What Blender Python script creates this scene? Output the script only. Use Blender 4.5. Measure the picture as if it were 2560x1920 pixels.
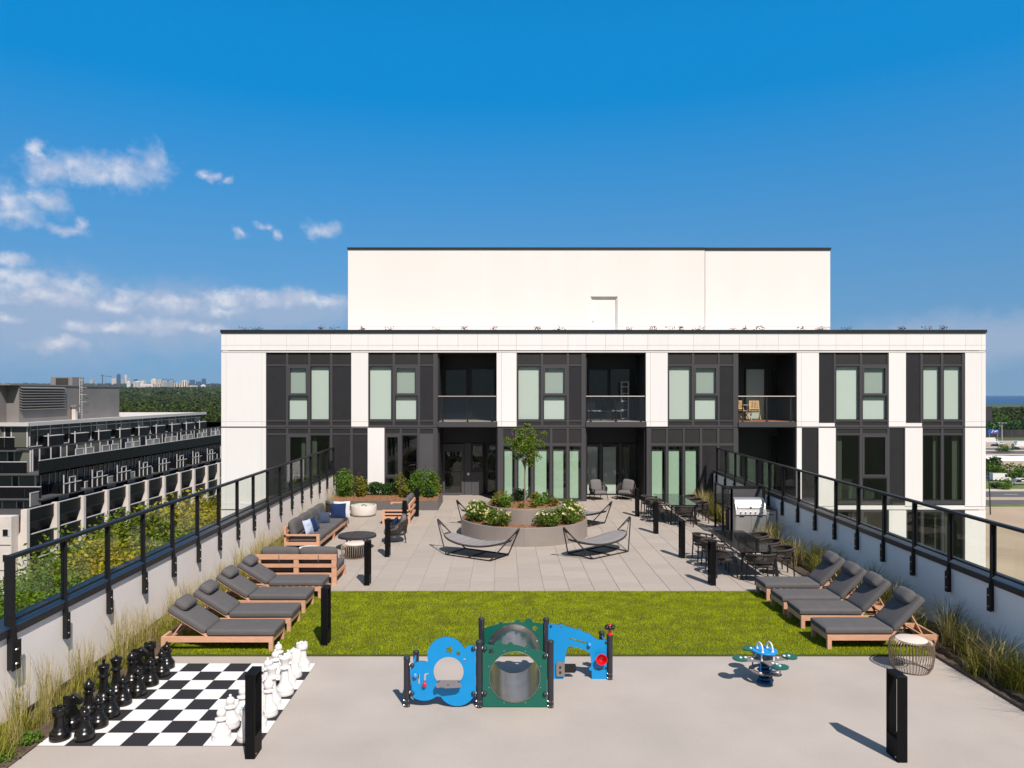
import bpy, math, random
import numpy as np
from mathutils import Vector, Matrix
from mathutils.geometry import tessellate_polygon

# ------------------------------------------------------------------ camera, sky, sun, exposure
for _o in list(bpy.data.objects):
    bpy.data.objects.remove(_o)
sc = bpy.context.scene
C = sc.collection
R = math.radians
PI = math.pi

EYE = 4.7            # height of the camera over the roof terrace
F, CX, CY = 1815.0, 1258.0, 985.0   # focal length and vanishing point, in photograph pixels

cd = bpy.data.cameras.new('camera')
cam = bpy.data.objects.new('camera', cd)
C.objects.link(cam)
cam.location = (0, 0, EYE)
cam.rotation_euler = (R(90), 0, 0)
cd.sensor_width = 36.0
cd.lens = F / 2560 * 36
cd.shift_x = (1280 - CX) / 2560
cd.shift_y = (CY - 960) / 2560
cd.clip_start = 0.1
cd.clip_end = 60000
sc.camera = cam

SUN_DIR = Vector((0.375, -0.86, 1.097)).normalized()     # towards the sun
SUN_EL = math.asin(SUN_DIR.z)
SUN_AZ = math.atan2(SUN_DIR.x, SUN_DIR.y)

world = bpy.data.worlds.new('World')
sc.world = world
world.use_nodes = True
WN = world.node_tree
WN.nodes.clear()


def wnode(t, **kw):
    n = WN.nodes.new(t)
    for k, v in kw.items():
        setattr(n, k, v)
    return n


def build_world():
    L = WN.links.new
    sky = wnode('ShaderNodeTexSky', sky_type='NISHITA')
    sky.sun_disc = False
    sky.sun_elevation = SUN_EL
    sky.sun_rotation = SUN_AZ
    sky.altitude = 100
    sky.air_density = 1.0
    sky.dust_density = 0.5
    sky.ozone_density = 3.0
    tcs = wnode('ShaderNodeTexCoord')
    sps = wnode('ShaderNodeSeparateXYZ')
    L(tcs.outputs['Generated'], sps.inputs[0])
    ab = wnode('ShaderNodeMath', operation='ABSOLUTE')
    L(sps.outputs[2], ab.inputs[0])
    up = wnode('ShaderNodeMath', operation='ADD')
    up.inputs[1].default_value = 0.16          # look a little above the hazy rim of the sky model
    L(ab.outputs[0], up.inputs[0])
    cbs = wnode('ShaderNodeCombineXYZ')
    L(sps.outputs[0], cbs.inputs[0])
    L(sps.outputs[1], cbs.inputs[1])
    L(up.outputs[0], cbs.inputs[2])
    nrm = wnode('ShaderNodeVectorMath', operation='NORMALIZE')
    L(cbs.outputs[0], nrm.inputs[0])
    L(nrm.outputs[0], sky.inputs[0])
    gm = wnode('ShaderNodeGamma')
    gm.inputs[1].default_value = 0.8
    L(sky.outputs[0], gm.inputs[0])
    hs = wnode('ShaderNodeHueSaturation')
    hs.inputs['Hue'].default_value = 0.494
    L(gm.outputs[0], hs.inputs['Color'])

    def by_height(lo, hi, a, c, inp):
        r = wnode('ShaderNodeMapRange')
        r.inputs['From Min'].default_value = lo
        r.inputs['From Max'].default_value = hi
        r.inputs['To Min'].default_value = a
        r.inputs['To Max'].default_value = c
        L(ab.outputs[0], r.inputs['Value'])
        L(r.outputs[0], inp)
    # less saturated towards the sun, as a clear sky is, which neutralises fill light
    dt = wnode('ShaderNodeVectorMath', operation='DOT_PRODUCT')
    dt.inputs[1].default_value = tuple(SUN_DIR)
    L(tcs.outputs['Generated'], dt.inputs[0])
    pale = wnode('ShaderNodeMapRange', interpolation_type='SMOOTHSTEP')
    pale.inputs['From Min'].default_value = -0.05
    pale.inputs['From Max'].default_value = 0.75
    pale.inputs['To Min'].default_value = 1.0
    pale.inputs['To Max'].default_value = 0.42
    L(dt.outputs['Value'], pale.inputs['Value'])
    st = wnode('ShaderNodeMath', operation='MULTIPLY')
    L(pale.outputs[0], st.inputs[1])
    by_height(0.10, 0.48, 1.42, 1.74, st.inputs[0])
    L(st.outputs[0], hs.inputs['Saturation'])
    dim = wnode('ShaderNodeMapRange', interpolation_type='SMOOTHSTEP')  # added darkening of the unseen sun side of the sky, to cut fill light
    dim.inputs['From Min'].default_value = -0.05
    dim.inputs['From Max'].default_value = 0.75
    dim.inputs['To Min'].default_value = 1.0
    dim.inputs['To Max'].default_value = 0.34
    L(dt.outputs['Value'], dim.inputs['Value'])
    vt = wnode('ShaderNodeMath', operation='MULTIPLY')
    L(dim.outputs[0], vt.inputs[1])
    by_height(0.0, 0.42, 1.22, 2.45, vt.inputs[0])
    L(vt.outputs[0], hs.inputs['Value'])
    # clouds: soft puffs at given compass bearings and heights, ragged by noise
    tc = wnode('ShaderNodeTexCoord')
    sep = wnode('ShaderNodeSeparateXYZ')
    L(tc.outputs['Generated'], sep.inputs[0])

    def math_(op, a, b=None):
        n = wnode('ShaderNodeMath', operation=op)
        for i, s in enumerate((a, b)):
            if s is None:
                continue
            if isinstance(s, (int, float)):
                n.inputs[i].default_value = s
            else:
                L(s, n.inputs[i])
        return n.outputs[0]
    az = math_('ARCTAN2', sep.outputs[0], sep.outputs[1])
    el = math_('ARCSINE', sep.outputs[2])
    cmb = wnode('ShaderNodeCombineXYZ')
    L(az, cmb.inputs[0])
    L(el, cmb.inputs[1])
    nz = wnode('ShaderNodeTexNoise')
    nz.inputs['Scale'].default_value = 34
    nz.inputs['Detail'].default_value = 7
    nz.inputs['Roughness'].default_value = 0.55
    L(cmb.outputs[0], nz.inputs['Vector'])
    sub = wnode('ShaderNodeVectorMath', operation='SUBTRACT')
    sub.inputs[1].default_value = (0.5, 0.5, 0.5)
    L(nz.outputs['Color'], sub.inputs[0])
    mul = wnode('ShaderNodeVectorMath', operation='MULTIPLY')
    mul.inputs[1].default_value = (0.05, 0.03, 0)
    L(sub.outputs[0], mul.inputs[0])
    add = wnode('ShaderNodeVectorMath', operation='ADD')
    L(cmb.outputs[0], add.inputs[0])
    L(mul.outputs[0], add.inputs[1])
    nz2 = wnode('ShaderNodeTexNoise')
    nz2.inputs['Scale'].default_value = 60
    nz2.inputs['Detail'].default_value = 6
    nz2.inputs['Roughness'].default_value = 0.6
    L(cmb.outputs[0], nz2.inputs['Vector'])

    def puffs(lst, soft, nk):
        best = None
        for (a, e, sa, se) in lst:
            s = wnode('ShaderNodeVectorMath', operation='SUBTRACT')
            s.inputs[1].default_value = (R(a), R(e), 0)
            L(add.outputs[0], s.inputs[0])
            m = wnode('ShaderNodeVectorMath', operation='MULTIPLY')
            m.inputs[1].default_value = (1 / R(sa), 1 / R(se), 0)
            L(s.outputs[0], m.inputs[0])
            d = wnode('ShaderNodeVectorMath', operation='LENGTH')
            L(m.outputs[0], d.inputs[0])
            best = d.outputs[1] if best is None else math_('MINIMUM', best, d.outputs[1])
        nn = math_('MULTIPLY', math_('SUBTRACT', nz2.outputs[0], 0.5), nk)
        v = math_('ADD', math_('SUBTRACT', 1.0, best), nn)
        mr = wnode('ShaderNodeMapRange', interpolation_type='SMOOTHSTEP')
        mr.inputs['From Min'].default_value = 0.0
        mr.inputs['From Max'].default_value = soft
        L(v, mr.inputs['Value'])
        return mr.outputs[0]
    def bearings(lst):
        out_ = []
        for (px, py, hw, hh) in lst:
            a = math.atan((px - CX) / F)
            out_.append((math.degrees(a), math.degrees(math.atan((CY - py) / F * math.cos(a))),
                         math.degrees(hw / F * math.cos(a) ** 2) * 1.22, math.degrees(hh / F * math.cos(a)) * 1.3))
        return out_
    puff = puffs(bearings([(115, 425, 85, 40), (200, 422, 110, 44), (300, 432, 95, 46), (375, 412, 65, 50), (108, 385, 30, 30),
                           (25, 505, 80, 48), (110, 502, 75, 34), (40, 542, 90, 28), (170, 578, 66, 20), (200, 562, 30, 26),
                           (605, 583, 30, 17), (690, 586, 20, 17), (662, 560, 22, 10), (808, 577, 52, 24), (520, 440, 28, 11), (562, 450, 20, 11),
                           (20, 652, 70, 22), (60, 705, 120, 36), (180, 716, 100, 30), (120, 738, 160, 30), (310, 735, 60, 30), (290, 762, 80, 22),
                           (400, 760, 100, 26), (470, 756, 40, 20), (560, 750, 100, 26), (650, 742, 90, 28), (740, 746, 90, 26), (825, 752, 90, 18),
                           (560, 776, 70, 18), (300, 815, 80, 15), (430, 812, 100, 19), (520, 820, 70, 14), (200, 816, 50, 15), (20, 790, 50, 13), (150, 860, 100, 18),
                           (-220, 600, 220, 60), (-520, 700, 280, 60), (-950, 540, 320, 90)]), 1.3, 1.15)
    veil = puffs(bearings([(120, 800, 420, 130), (430, 800, 330, 100), (700, 780, 260, 60), (-300, 780, 500, 140), (2450, 850, 520, 75), (3000, 840, 500, 90)]), 0.8, 0.5)
    cl = wnode('ShaderNodeMix', data_type='RGBA')
    cl.inputs['A'].default_value = (4.9, 5.3, 6.6, 1)
    cl.inputs['B'].default_value = (7.7, 7.6, 7.9, 1)
    rp = wnode('ShaderNodeMapRange', interpolation_type='SMOOTHSTEP')
    rp.inputs['From Min'].default_value = 0.38
    rp.inputs['From Max'].default_value = 0.66
    L(nz.outputs[0], rp.inputs['Value'])
    L(rp.outputs[0], cl.inputs['Factor'])
    mv = wnode('ShaderNodeMix', data_type='RGBA')
    L(math_('MULTIPLY', veil, 0.72), mv.inputs['Factor'])
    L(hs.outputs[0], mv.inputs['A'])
    mv.inputs['B'].default_value = (3.5, 4.25, 5.7, 1)
    mc = wnode('ShaderNodeMix', data_type='RGBA')
    L(math_('MULTIPLY', puff, 0.88), mc.inputs['Factor'])
    L(mv.outputs['Result'], mc.inputs['A'])
    L(cl.outputs['Result'], mc.inputs['B'])
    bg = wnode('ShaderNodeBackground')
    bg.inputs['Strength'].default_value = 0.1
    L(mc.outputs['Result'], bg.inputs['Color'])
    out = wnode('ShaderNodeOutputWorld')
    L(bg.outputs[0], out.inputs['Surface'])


build_world()

sl = bpy.data.lights.new('sun', 'SUN')
sl.energy = 5.0
sl.angle = R(0.53)
sl.color = (1.0, 0.915, 0.84)
sun = bpy.data.objects.new('sun', sl)
C.objects.link(sun)
sun.rotation_euler = SUN_DIR.to_track_quat('Z', 'Y').to_euler()
sun.location = (10, -20, 60)

sc.view_settings.view_transform = 'Standard'
sc.view_settings.look = 'None'
sc.view_settings.gamma = 1
sc.view_settings.exposure = 0.2
sc.view_settings.use_curve_mapping = False
sc.cycles.max_bounces = 7
sc.cycles.diffuse_bounces = 4
sc.cycles.glossy_bounces = 3
sc.cycles.transmission_bounces = 4
sc.cycles.transparent_max_bounces = 24
sc.cycles.volume_bounces = 0
sc.cycles.use_denoising = True
sc.cycles.caustics_reflective = False
sc.cycles.caustics_refractive = False

# ------------------------------------------------------------------ materials
MATS = {}


def M(name, col, rough=0.6, metal=0.0, var=0.0, vs=4.0, bump=0.0, bs=60.0, rnd=0.0, isl=0.0, col2=None, spec=0.5,
      trans=0.0, stretch=None, var2=0.0, vs2=0.6, coat=0.0, wave=None, bd=0.01):
    """Principled material; var: mottling by noise, rnd: by object, isl: by loose piece, col2: second colour of the mottling."""
    m = bpy.data.materials.new(name)
    m.use_nodes = True
    nt = m.node_tree
    L = nt.links.new
    b = nt.nodes['Principled BSDF']
    out = nt.nodes['Material Output']
    b.inputs['Roughness'].default_value = rough
    b.inputs['Metallic'].default_value = metal
    b.inputs['Specular IOR Level'].default_value = spec
    if coat:
        b.inputs['Coat Weight'].default_value = coat
        b.inputs['Coat Roughness'].default_value = 0.08
    b.inputs['Base Color'].default_value = (*col, 1)
    tc = nt.nodes.new('ShaderNodeTexCoord')
    vec = tc.outputs['Object']
    if stretch:
        mp = nt.nodes.new('ShaderNodeMapping')
        mp.inputs['Scale'].default_value = stretch
        L(vec, mp.inputs['Vector'])
        vec = mp.outputs[0]

    def noise(scale, detail=4):
        n = nt.nodes.new('ShaderNodeTexNoise')
        n.inputs['Scale'].default_value = scale
        n.inputs['Detail'].default_value = detail
        L(vec, n.inputs['Vector'])
        return n.outputs[0]

    def rng(src, a, c, lo=0.3, hi=0.7):
        n = nt.nodes.new('ShaderNodeMapRange')
        n.inputs['From Min'].default_value = lo
        n.inputs['From Max'].default_value = hi
        n.inputs['To Min'].default_value = a
        n.inputs['To Max'].default_value = c
        L(src, n.inputs['Value'])
        return n.outputs[0]
    cur = None

    def base():
        n = nt.nodes.new('ShaderNodeRGB')
        n.outputs[0].default_value = (*col, 1)
        return n.outputs[0]
    facs = []
    if col2:
        mx = nt.nodes.new('ShaderNodeMix')
        mx.data_type = 'RGBA'
        mx.inputs['A'].default_value = (*col, 1)
        mx.inputs['B'].default_value = (*col2, 1)
        if isl:
            g = nt.nodes.new('ShaderNodeNewGeometry')
            s1 = rng(g.outputs['Random Per Island'], 0, 1, 0, 1)
        elif rnd and not var:
            oi = nt.nodes.new('ShaderNodeObjectInfo')
            s1 = oi.outputs['Random']
        else:
            s1 = rng(noise(vs), 0, 1)
        L(s1, mx.inputs['Factor'])
        cur = mx.outputs['Result']
    if var and not (col2 and not isl and not (rnd and not var)):
        facs.append(rng(noise(vs), 1 - var, 1 + var))
    if var2:
        facs.append(rng(noise(vs2, 5), 1 - var2, 1 + var2))
    if rnd:
        oi = nt.nodes.new('ShaderNodeObjectInfo')
        facs.append(rng(oi.outputs['Random'], 1 - rnd, 1 + rnd, 0, 1))
    if isl and not col2:
        g = nt.nodes.new('ShaderNodeNewGeometry')
        facs.append(rng(g.outputs['Random Per Island'], 1 - isl, 1 + isl, 0, 1))
    for fct in facs:
        sv = nt.nodes.new('ShaderNodeVectorMath')
        sv.operation = 'SCALE'
        L(cur if cur is not None else base(), sv.inputs[0])
        L(fct, sv.inputs['Scale'])
        cur = sv.outputs[0]
    if cur is not None:
        L(cur, b.inputs['Base Color'])
    h = None
    if bump:
        h = noise(bs, 5)
    if wave:
        w = nt.nodes.new('ShaderNodeTexWave')
        w.bands_direction = wave[0]
        w.inputs['Scale'].default_value = wave[1]
        w.inputs['Distortion'].default_value = wave[3] if len(wave) > 3 else 0.0
        L(vec, w.inputs['Vector'])
        h = w.outputs[1]
        bump = wave[2]
    if h is not None:
        bn = nt.nodes.new('ShaderNodeBump')
        bn.inputs['Strength'].default_value = bump
        bn.inputs['Distance'].default_value = bd
        L(h, bn.inputs['Height'])
        L(bn.outputs[0], b.inputs['Normal'])
    if trans:
        tr = nt.nodes.new('ShaderNodeBsdfTranslucent')
        if cur is not None:
            L(cur, tr.inputs['Color'])
        else:
            tr.inputs['Color'].default_value = (*col, 1)
        ms = nt.nodes.new('ShaderNodeMixShader')
        ms.inputs[0].default_value = trans
        L(b.outputs[0], ms.inputs[1])
        L(tr.outputs[0], ms.inputs[2])
        L(ms.outputs[0], out.inputs['Surface'])
    MATS[name] = m
    return m


def glass(name, tint, ior=1.5, rough=0.0, boost=1.0):
    m = bpy.data.materials.new(name)
    m.use_nodes = True
    nt = m.node_tree
    nt.nodes.clear()
    L = nt.links.new
    t = nt.nodes.new('ShaderNodeBsdfTransparent')
    t.inputs[0].default_value = (*tint, 1)
    g = nt.nodes.new('ShaderNodeBsdfGlossy')
    g.inputs['Roughness'].default_value = rough
    lw = nt.nodes.new('ShaderNodeLayerWeight')
    lw.inputs[0].default_value = 0.5
    pw = nt.nodes.new('ShaderNodeMath')
    pw.operation = 'POWER'
    pw.inputs[1].default_value = 5.0
    L(lw.outputs['Facing'], pw.inputs[0])
    mm = nt.nodes.new('ShaderNodeMath')
    mm.operation = 'MULTIPLY_ADD'
    mm.inputs[1].default_value = 0.9 * boost
    mm.inputs[2].default_value = 0.045 * boost
    L(pw.outputs[0], mm.inputs[0])
    mx = nt.nodes.new('ShaderNodeMixShader')
    L(mm.outputs[0], mx.inputs[0])
    L(t.outputs[0], mx.inputs[1])
    L(g.outputs[0], mx.inputs[2])
    o = nt.nodes.new('ShaderNodeOutputMaterial')
    L(mx.outputs[0], o.inputs[0])
    MATS[name] = m
    return m


M('concrete', (0.405, 0.362, 0.325), 0.85, var=0.055, vs=42, var2=0.075, vs2=0.75, bump=0.15, bs=180, bd=0.004)
M('paver', (0.372, 0.326, 0.284), 0.8, var=0.05, vs=9, rnd=0.055, bump=0.1, bs=90, stretch=(1, 2.2, 1), bd=0.004)
M('paver_far', (0.372, 0.326, 0.284), 0.8, var=0.05, vs=9, isl=0.055, bump=0.1, bs=90, bd=0.004)
M('grout', (0.33, 0.285, 0.25), 0.9, var=0.1)
M('turf_base', (0.05, 0.07, 0.003), 0.9, var=0.3, vs=3)
M('turf', (0.245, 0.295, 0.002), 0.9, isl=1, col2=(0.37, 0.415, 0.004), spec=0.0, trans=0.2, var2=0.30, vs2=2.6)
M('soil', (0.10, 0.07, 0.045), 0.95, var=0.4, vs=14, bump=0.8, bs=30, bd=0.03)
M('mulch', (0.17, 0.075, 0.032), 0.95, col2=(0.33, 0.165, 0.08), vs=26, bump=1.0, bs=45, bd=0.03)
M('chip', (0.14, 0.06, 0.025), 0.9, isl=1, col2=(0.42, 0.23, 0.12))
M('stucco', (0.90, 0.84, 0.80), 0.9, var=0.03, vs=60, var2=0.05, vs2=0.9, bump=0.15, bs=160, bd=0.004)
M('rail_metal', (0.013, 0.0135, 0.016), 0.45, metal=0.05, spec=0.3, var=0.12, vs=6)
M('coping', (0.022, 0.025, 0.031), 0.38, metal=0.1, var=0.15, vs=5)
M('steel', (0.72, 0.71, 0.70), 0.48, metal=1.0, var=0.08, vs=30, stretch=(1, 1, 12))
M('bolt', (0.6, 0.58, 0.54), 0.35, metal=1.0)
M('black_paint', (0.004, 0.004, 0.0045), 0.55, var=0.2, vs=8, spec=0.14)
M('edging', (0.09, 0.07, 0.06), 0.6, metal=0.5)
M('cladding', (0.79, 0.77, 0.765), 0.55, rnd=0.02, var=0.012, vs=3.0, stretch=(4, 4, 0.3), var2=0.012, vs2=0.7)
M('penthouse', (0.785, 0.75, 0.725), 0.75, rnd=0.01, var=0.006, vs=1.6, stretch=(3, 3, 0.25), var2=0.018, vs2=0.3, bump=0.06, bs=120, bd=0.003)
M('white_door', (0.80, 0.765, 0.73), 0.5)
M('joint', (0.22, 0.20, 0.21), 0.8)
M('mullion', (0.058, 0.056, 0.061), 0.5, metal=0.1)
M('dark_frame', (0.018, 0.019, 0.022), 0.45)
M('dark_panel', (0.026, 0.0245, 0.027), 0.28, spec=0.5, var=0.1, vs=3)
M('spandrel', (0.022, 0.020, 0.022), 0.5, wave=('Z', 20.0, 0.3), var=0.1, vs=3, spec=0.3)
M('metal_panel', (0.070, 0.069, 0.076), 0.5, var=0.05, vs=2)
M('blind', (0.82, 0.845, 0.82), 0.85, rnd=0.05, wave=('X', 3.2, 0.1, 1.0), trans=0.15)
M('interior', (0.055, 0.05, 0.048), 0.9, var=0.3, vs=0.8)
M('curtain', (0.16, 0.15, 0.13), 0.9, wave=('X', 2.6, 0.6))
M('recess_wall', (0.02, 0.019, 0.021), 0.5, var=0.1)
M('roof_membrane', (0.30, 0.29, 0.28), 0.9, var=0.1)
glass('window_glass', (0.915, 0.95, 0.93), 1.5, boost=0.9)
glass('sash_glass', (0.83, 0.87, 0.85), 1.5, boost=1.0)
glass('green_glass', (0.815, 0.895, 0.835), 1.5, boost=1.2)
glass('dark_glass', (0.74, 0.79, 0.76), 1.5, boost=0.9)
glass('rail_glass', (0.935, 0.955, 0.93), 1.5, boost=0.55)
glass('smoked_glass', (0.72, 0.74, 0.74), 1.5, boost=1.3)
M('table_glass', (0.010, 0.012, 0.013), 0.05, spec=0.9, coat=0.6)
M('teak', (0.58, 0.325, 0.21), 0.55, var=0.1, vs=6, stretch=(1, 6, 6), rnd=0.04)
M('cushion', (0.108, 0.104, 0.107), 0.95, var=0.05, vs=30, var2=0.06, vs2=4, bump=0.25, bs=320, spec=0.2, bd=0.003)
M('hammock_fabric', (0.235, 0.22, 0.225), 0.95, var=0.05, vs=30, bump=0.25, bs=320, spec=0.2, bd=0.003)
M('cushion_light', (0.15, 0.142, 0.146), 0.95, var=0.05, vs=30, bump=0.25, bs=320, spec=0.2, bd=0.003)
M('navy', (0.012, 0.028, 0.085), 0.9, var=0.1, vs=30, bump=0.2, bs=300, spec=0.2, bd=0.003)
M('slate_blue', (0.045, 0.062, 0.105), 0.9, var=0.1, vs=30, spec=0.2)
M('pale_blue', (0.26, 0.36, 0.52), 0.9, col2=(0.55, 0.60, 0.68), vs=9, spec=0.2)
M('white_fabric', (0.55, 0.55, 0.57), 0.9, spec=0.2)
M('rope', (0.045, 0.036, 0.03), 0.8, var=0.2, vs=30)
M('dark_metal', (0.022, 0.02, 0.024), 0.42, metal=0.2)
M('dark_table', (0.034, 0.03, 0.032), 0.5, var=0.1, vs=6)
M('wire', (0.25, 0.185, 0.13), 0.45, metal=0.5, var=0.15, vs=20)
M('wire_pale', (0.42, 0.35, 0.27), 0.5, metal=0.3, var=0.15, vs=20)
M('table_cream', (0.68, 0.585, 0.51), 0.7, var=0.04, vs=10)
M('fire_white', (0.66, 0.62, 0.58), 0.75, var=0.05, vs=8)
M('planter_metal', (0.30, 0.265, 0.24), 0.48, metal=0.25, var=0.06, vs=3, var2=0.05, vs2=1.0)
M('planter_dark', (0.14, 0.13, 0.13), 0.55, metal=0.2, var=0.06, vs=3)
M('chess_black', (0.006, 0.006, 0.006), 0.27, spec=0.5)
M('chess_white', (0.72, 0.70, 0.69), 0.42)
M('mat_black', (0.016, 0.015, 0.018), 0.85, var=0.25, vs=40)
M('mat_white', (0.76, 0.735, 0.72), 0.8, var=0.02, vs=8)
M('play_blue', (0.0, 0.25, 0.60), 0.42, var=0.03, vs=6)
M('play_blue_edge', (0.015, 0.05, 0.13), 0.5)
M('play_sky', (0.05, 0.30, 0.70), 0.3, coat=0.4)
M('play_green', (0.004, 0.105, 0.075), 0.42, var=0.05, vs=6)
M('play_post', (0.028, 0.032, 0.042), 0.45, metal=0.2, var=0.1, vs=10)
M('play_red', (0.62, 0.006, 0.012), 0.25, coat=0.5)
M('play_grey', (0.20, 0.18, 0.18), 0.5)
M('play_black', (0.008, 0.008, 0.01), 0.4)
M('play_white', (0.75, 0.74, 0.73), 0.4)
M('spring_blue', (0.0, 0.10, 0.30), 0.35, metal=0.3)
M('tunnel_steel', (0.46, 0.44, 0.42), 0.30, metal=1.0, var=0.1, vs=5)
M('bark', (0.24, 0.17, 0.135), 0.9, var=0.25, vs=20, bump=0.5, bs=60)
M('bark_dark', (0.06, 0.045, 0.035), 0.9, var=0.25, vs=3)
M('leaf_tree', (0.05, 0.11, 0.008), 0.6, isl=1, col2=(0.21, 0.30, 0.025), trans=0.3, spec=0.3)
M('leaf_rose', (0.04, 0.085, 0.008), 0.55, isl=1, col2=(0.17, 0.24, 0.02), trans=0.25, spec=0.35)
M('leaf_shrub', (0.035, 0.10, 0.010), 0.55, isl=1, col2=(0.16, 0.28, 0.02), trans=0.3, spec=0.35)
M('leaf_dark', (0.012, 0.045, 0.008), 0.55, isl=1, col2=(0.045, 0.11, 0.015), trans=0.2, spec=0.35)
M('leaf_olive', (0.10, 0.11, 0.015), 0.6, isl=1, col2=(0.25, 0.24, 0.03), trans=0.3, spec=0.3)
M('leaf_yellow', (0.15, 0.17, 0.006), 0.6, isl=1, col2=(0.50, 0.40, 0.012), trans=0.3, spec=0.3)
M('leaf_locust', (0.05, 0.10, 0.005), 0.6, isl=1, col2=(0.25, 0.30, 0.012), trans=0.3, spec=0.3)
M('leaf_street', (0.03, 0.085, 0.005), 0.6, isl=1, col2=(0.15, 0.25, 0.012), trans=0.25, spec=0.3)
M('leaf_forest', (0.018, 0.036, 0.005), 0.7, isl=1, col2=(0.065, 0.090, 0.012), spec=0.2, trans=0.15)
M('petal', (0.85, 0.82, 0.70), 0.6, isl=1, col2=(0.80, 0.72, 0.22), trans=0.2)
M('sedum', (0.05, 0.008, 0.025), 0.7, isl=1, col2=(0.10, 0.04, 0.035))
M('grass_straw', (0.46, 0.36, 0.17), 0.7, isl=1, col2=(0.66, 0.55, 0.30), spec=0.2, trans=0.3)
M('grass_green', (0.16, 0.17, 0.02), 0.7, isl=1, col2=(0.36, 0.34, 0.06), spec=0.2, trans=0.3)
M('grass_olive', (0.07, 0.085, 0.010), 0.7, isl=1, col2=(0.23, 0.20, 0.035), spec=0.2, trans=0.3)
M('wood_chair', (0.62, 0.40, 0.18), 0.5, var=0.1, vs=20)
M('deck_wood', (0.34, 0.15, 0.07), 0.6, var=0.2, vs=10)

# ------------------------------------------------------------------ mesh helpers


class MB:
    def __init__(s):
        s.v = []
        s.f = []
        s.mi = []
        s.cur = 0

    def add(s, vs, fs):
        o = len(s.v)
        s.v.extend([tuple(p) for p in vs])
        for f in fs:
            s.f.append(tuple(i + o for i in f))
            s.mi.append(s.cur)
        return s

    def box(s, x0, x1, y0, y1, z0, z1):
        x0, x1 = min(x0, x1), max(x0, x1)
        y0, y1 = min(y0, y1), max(y0, y1)
        z0, z1 = min(z0, z1), max(z0, z1)
        return s.add([(x0, y0, z0), (x1, y0, z0), (x1, y1, z0), (x0, y1, z0), (x0, y0, z1), (x1, y0, z1), (x1, y1, z1), (x0, y1, z1)],
                     [(3, 2, 1, 0), (4, 5, 6, 7), (0, 1, 5, 4), (1, 2, 6, 5), (2, 3, 7, 6), (3, 0, 4, 7)])

    def hexa(s, p):
        return s.add(p, [(3, 2, 1, 0), (4, 5, 6, 7), (0, 1, 5, 4), (1, 2, 6, 5), (2, 3, 7, 6), (3, 0, 4, 7)])

    def obox(s, c, sx, sy, sz, rot=None):
        vs = []
        for z in (-.5, .5):
            for (x, y) in ((-.5, -.5), (.5, -.5), (.5, .5), (-.5, .5)):
                p = Vector((x * sx, y * sy, z * sz))
                if rot is not None:
                    p = rot @ p
                vs.append(p + Vector(c))
        return s.hexa(vs)

    def beam(s, p0, p1, w, h, up=(0, 0, 1)):
        p0, p1 = Vector(p0), Vector(p1)
        d = (p1 - p0)
        ln = d.length
        d.normalize()
        u = Vector(up)
        sx = d.cross(u)
        if sx.length < 1e-4:
            sx = d.cross(Vector((1, 0, 0)))
        sx.normalize()
        u = sx.cross(d)
        rot = Matrix((sx, d, u)).transposed()
        return s.obox((p0 + p1) / 2, w, ln, h, rot)

    def tube(s, pts, r, n=6, closed=False, caps=True):
        P = [Vector(p) for p in pts]
        k = len(P)
        rs = r if isinstance(r, (list, tuple)) else [r] * k
        T = []
        for i in range(k):
            if closed:
                t = P[(i + 1) % k] - P[i - 1]
            else:
                t = P[min(i + 1, k - 1)] - P[max(i - 1, 0)]
            T.append(t.normalized() if t.length > 1e-9 else Vector((0, 0, 1)))
        a = Vector((0, 0, 1)) if abs(T[0].z) < 0.9 else Vector((1, 0, 0))
        nrm = (a - T[0] * a.dot(T[0])).normalized()
        vs = []
        for i in range(k):
            nrm = nrm - T[i] * nrm.dot(T[i])
            if nrm.length < 1e-6:
                nrm = T[i].orthogonal()
            nrm.normalize()
            b = T[i].cross(nrm)
            for j in range(n):
                an = 2 * PI * j / n
                vs.append(P[i] + (nrm * math.cos(an) + b * math.sin(an)) * rs[i])
        fs = []
        for i in range(k if closed else k - 1):
            i2 = (i + 1) % k
            for j in range(n):
                j2 = (j + 1) % n
                fs.append((i * n + j, i * n + j2, i2 * n + j2, i2 * n + j))
        if caps and not closed:
            fs.append(tuple(range(n - 1, -1, -1)))
            fs.append(tuple((k - 1) * n + j for j in range(n)))
        return s.add(vs, fs)

    def lathe(s, prof, n=20, c=(0, 0, 0), a0=0.0, sq=None):
        vs = []
        fs = []
        rows = []
        for (r, z) in prof:
            if r < 1e-5:
                rows.append([len(vs)])
                vs.append((c[0], c[1], c[2] + z))
            else:
                row = []
                for j in range(n):
                    an = a0 + 2 * PI * j / n
                    row.append(len(vs))
                    vs.append((c[0] + r * math.cos(an), c[1] + r * math.sin(an), c[2] + z))
                rows.append(row)
        for a, b in zip(rows, rows[1:]):
            for j in range(n):
                j2 = (j + 1) % n
                if len(a) == 1 and len(b) == 1:
                    continue
                if len(a) == 1:
                    fs.append((a[0], b[j2], b[j]))
                elif len(b) == 1:
                    fs.append((a[j], a[j2], b[0]))
                else:
                    fs.append((a[j], a[j2], b[j2], b[j]))
        return s.add(vs, fs)

    def ball(s, c, r, n=12, m=8):
        if not isinstance(r, (tuple, list)):
            r = (r, r, r)
        vs = []
        fs = []
        for i in range(m + 1):
            th = PI * i / m
            for j in range(n):
                an = 2 * PI * j / n
                vs.append((c[0] + r[0] * math.sin(th) * math.cos(an), c[1] + r[1] * math.sin(th) * math.sin(an), c[2] + r[2] * math.cos(th)))
        for i in range(m):
            for j in range(n):
                j2 = (j + 1) % n
                fs.append((i * n + j, (i + 1) * n + j, (i + 1) * n + j2, i * n + j2))
        return s.add(vs, fs)

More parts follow.
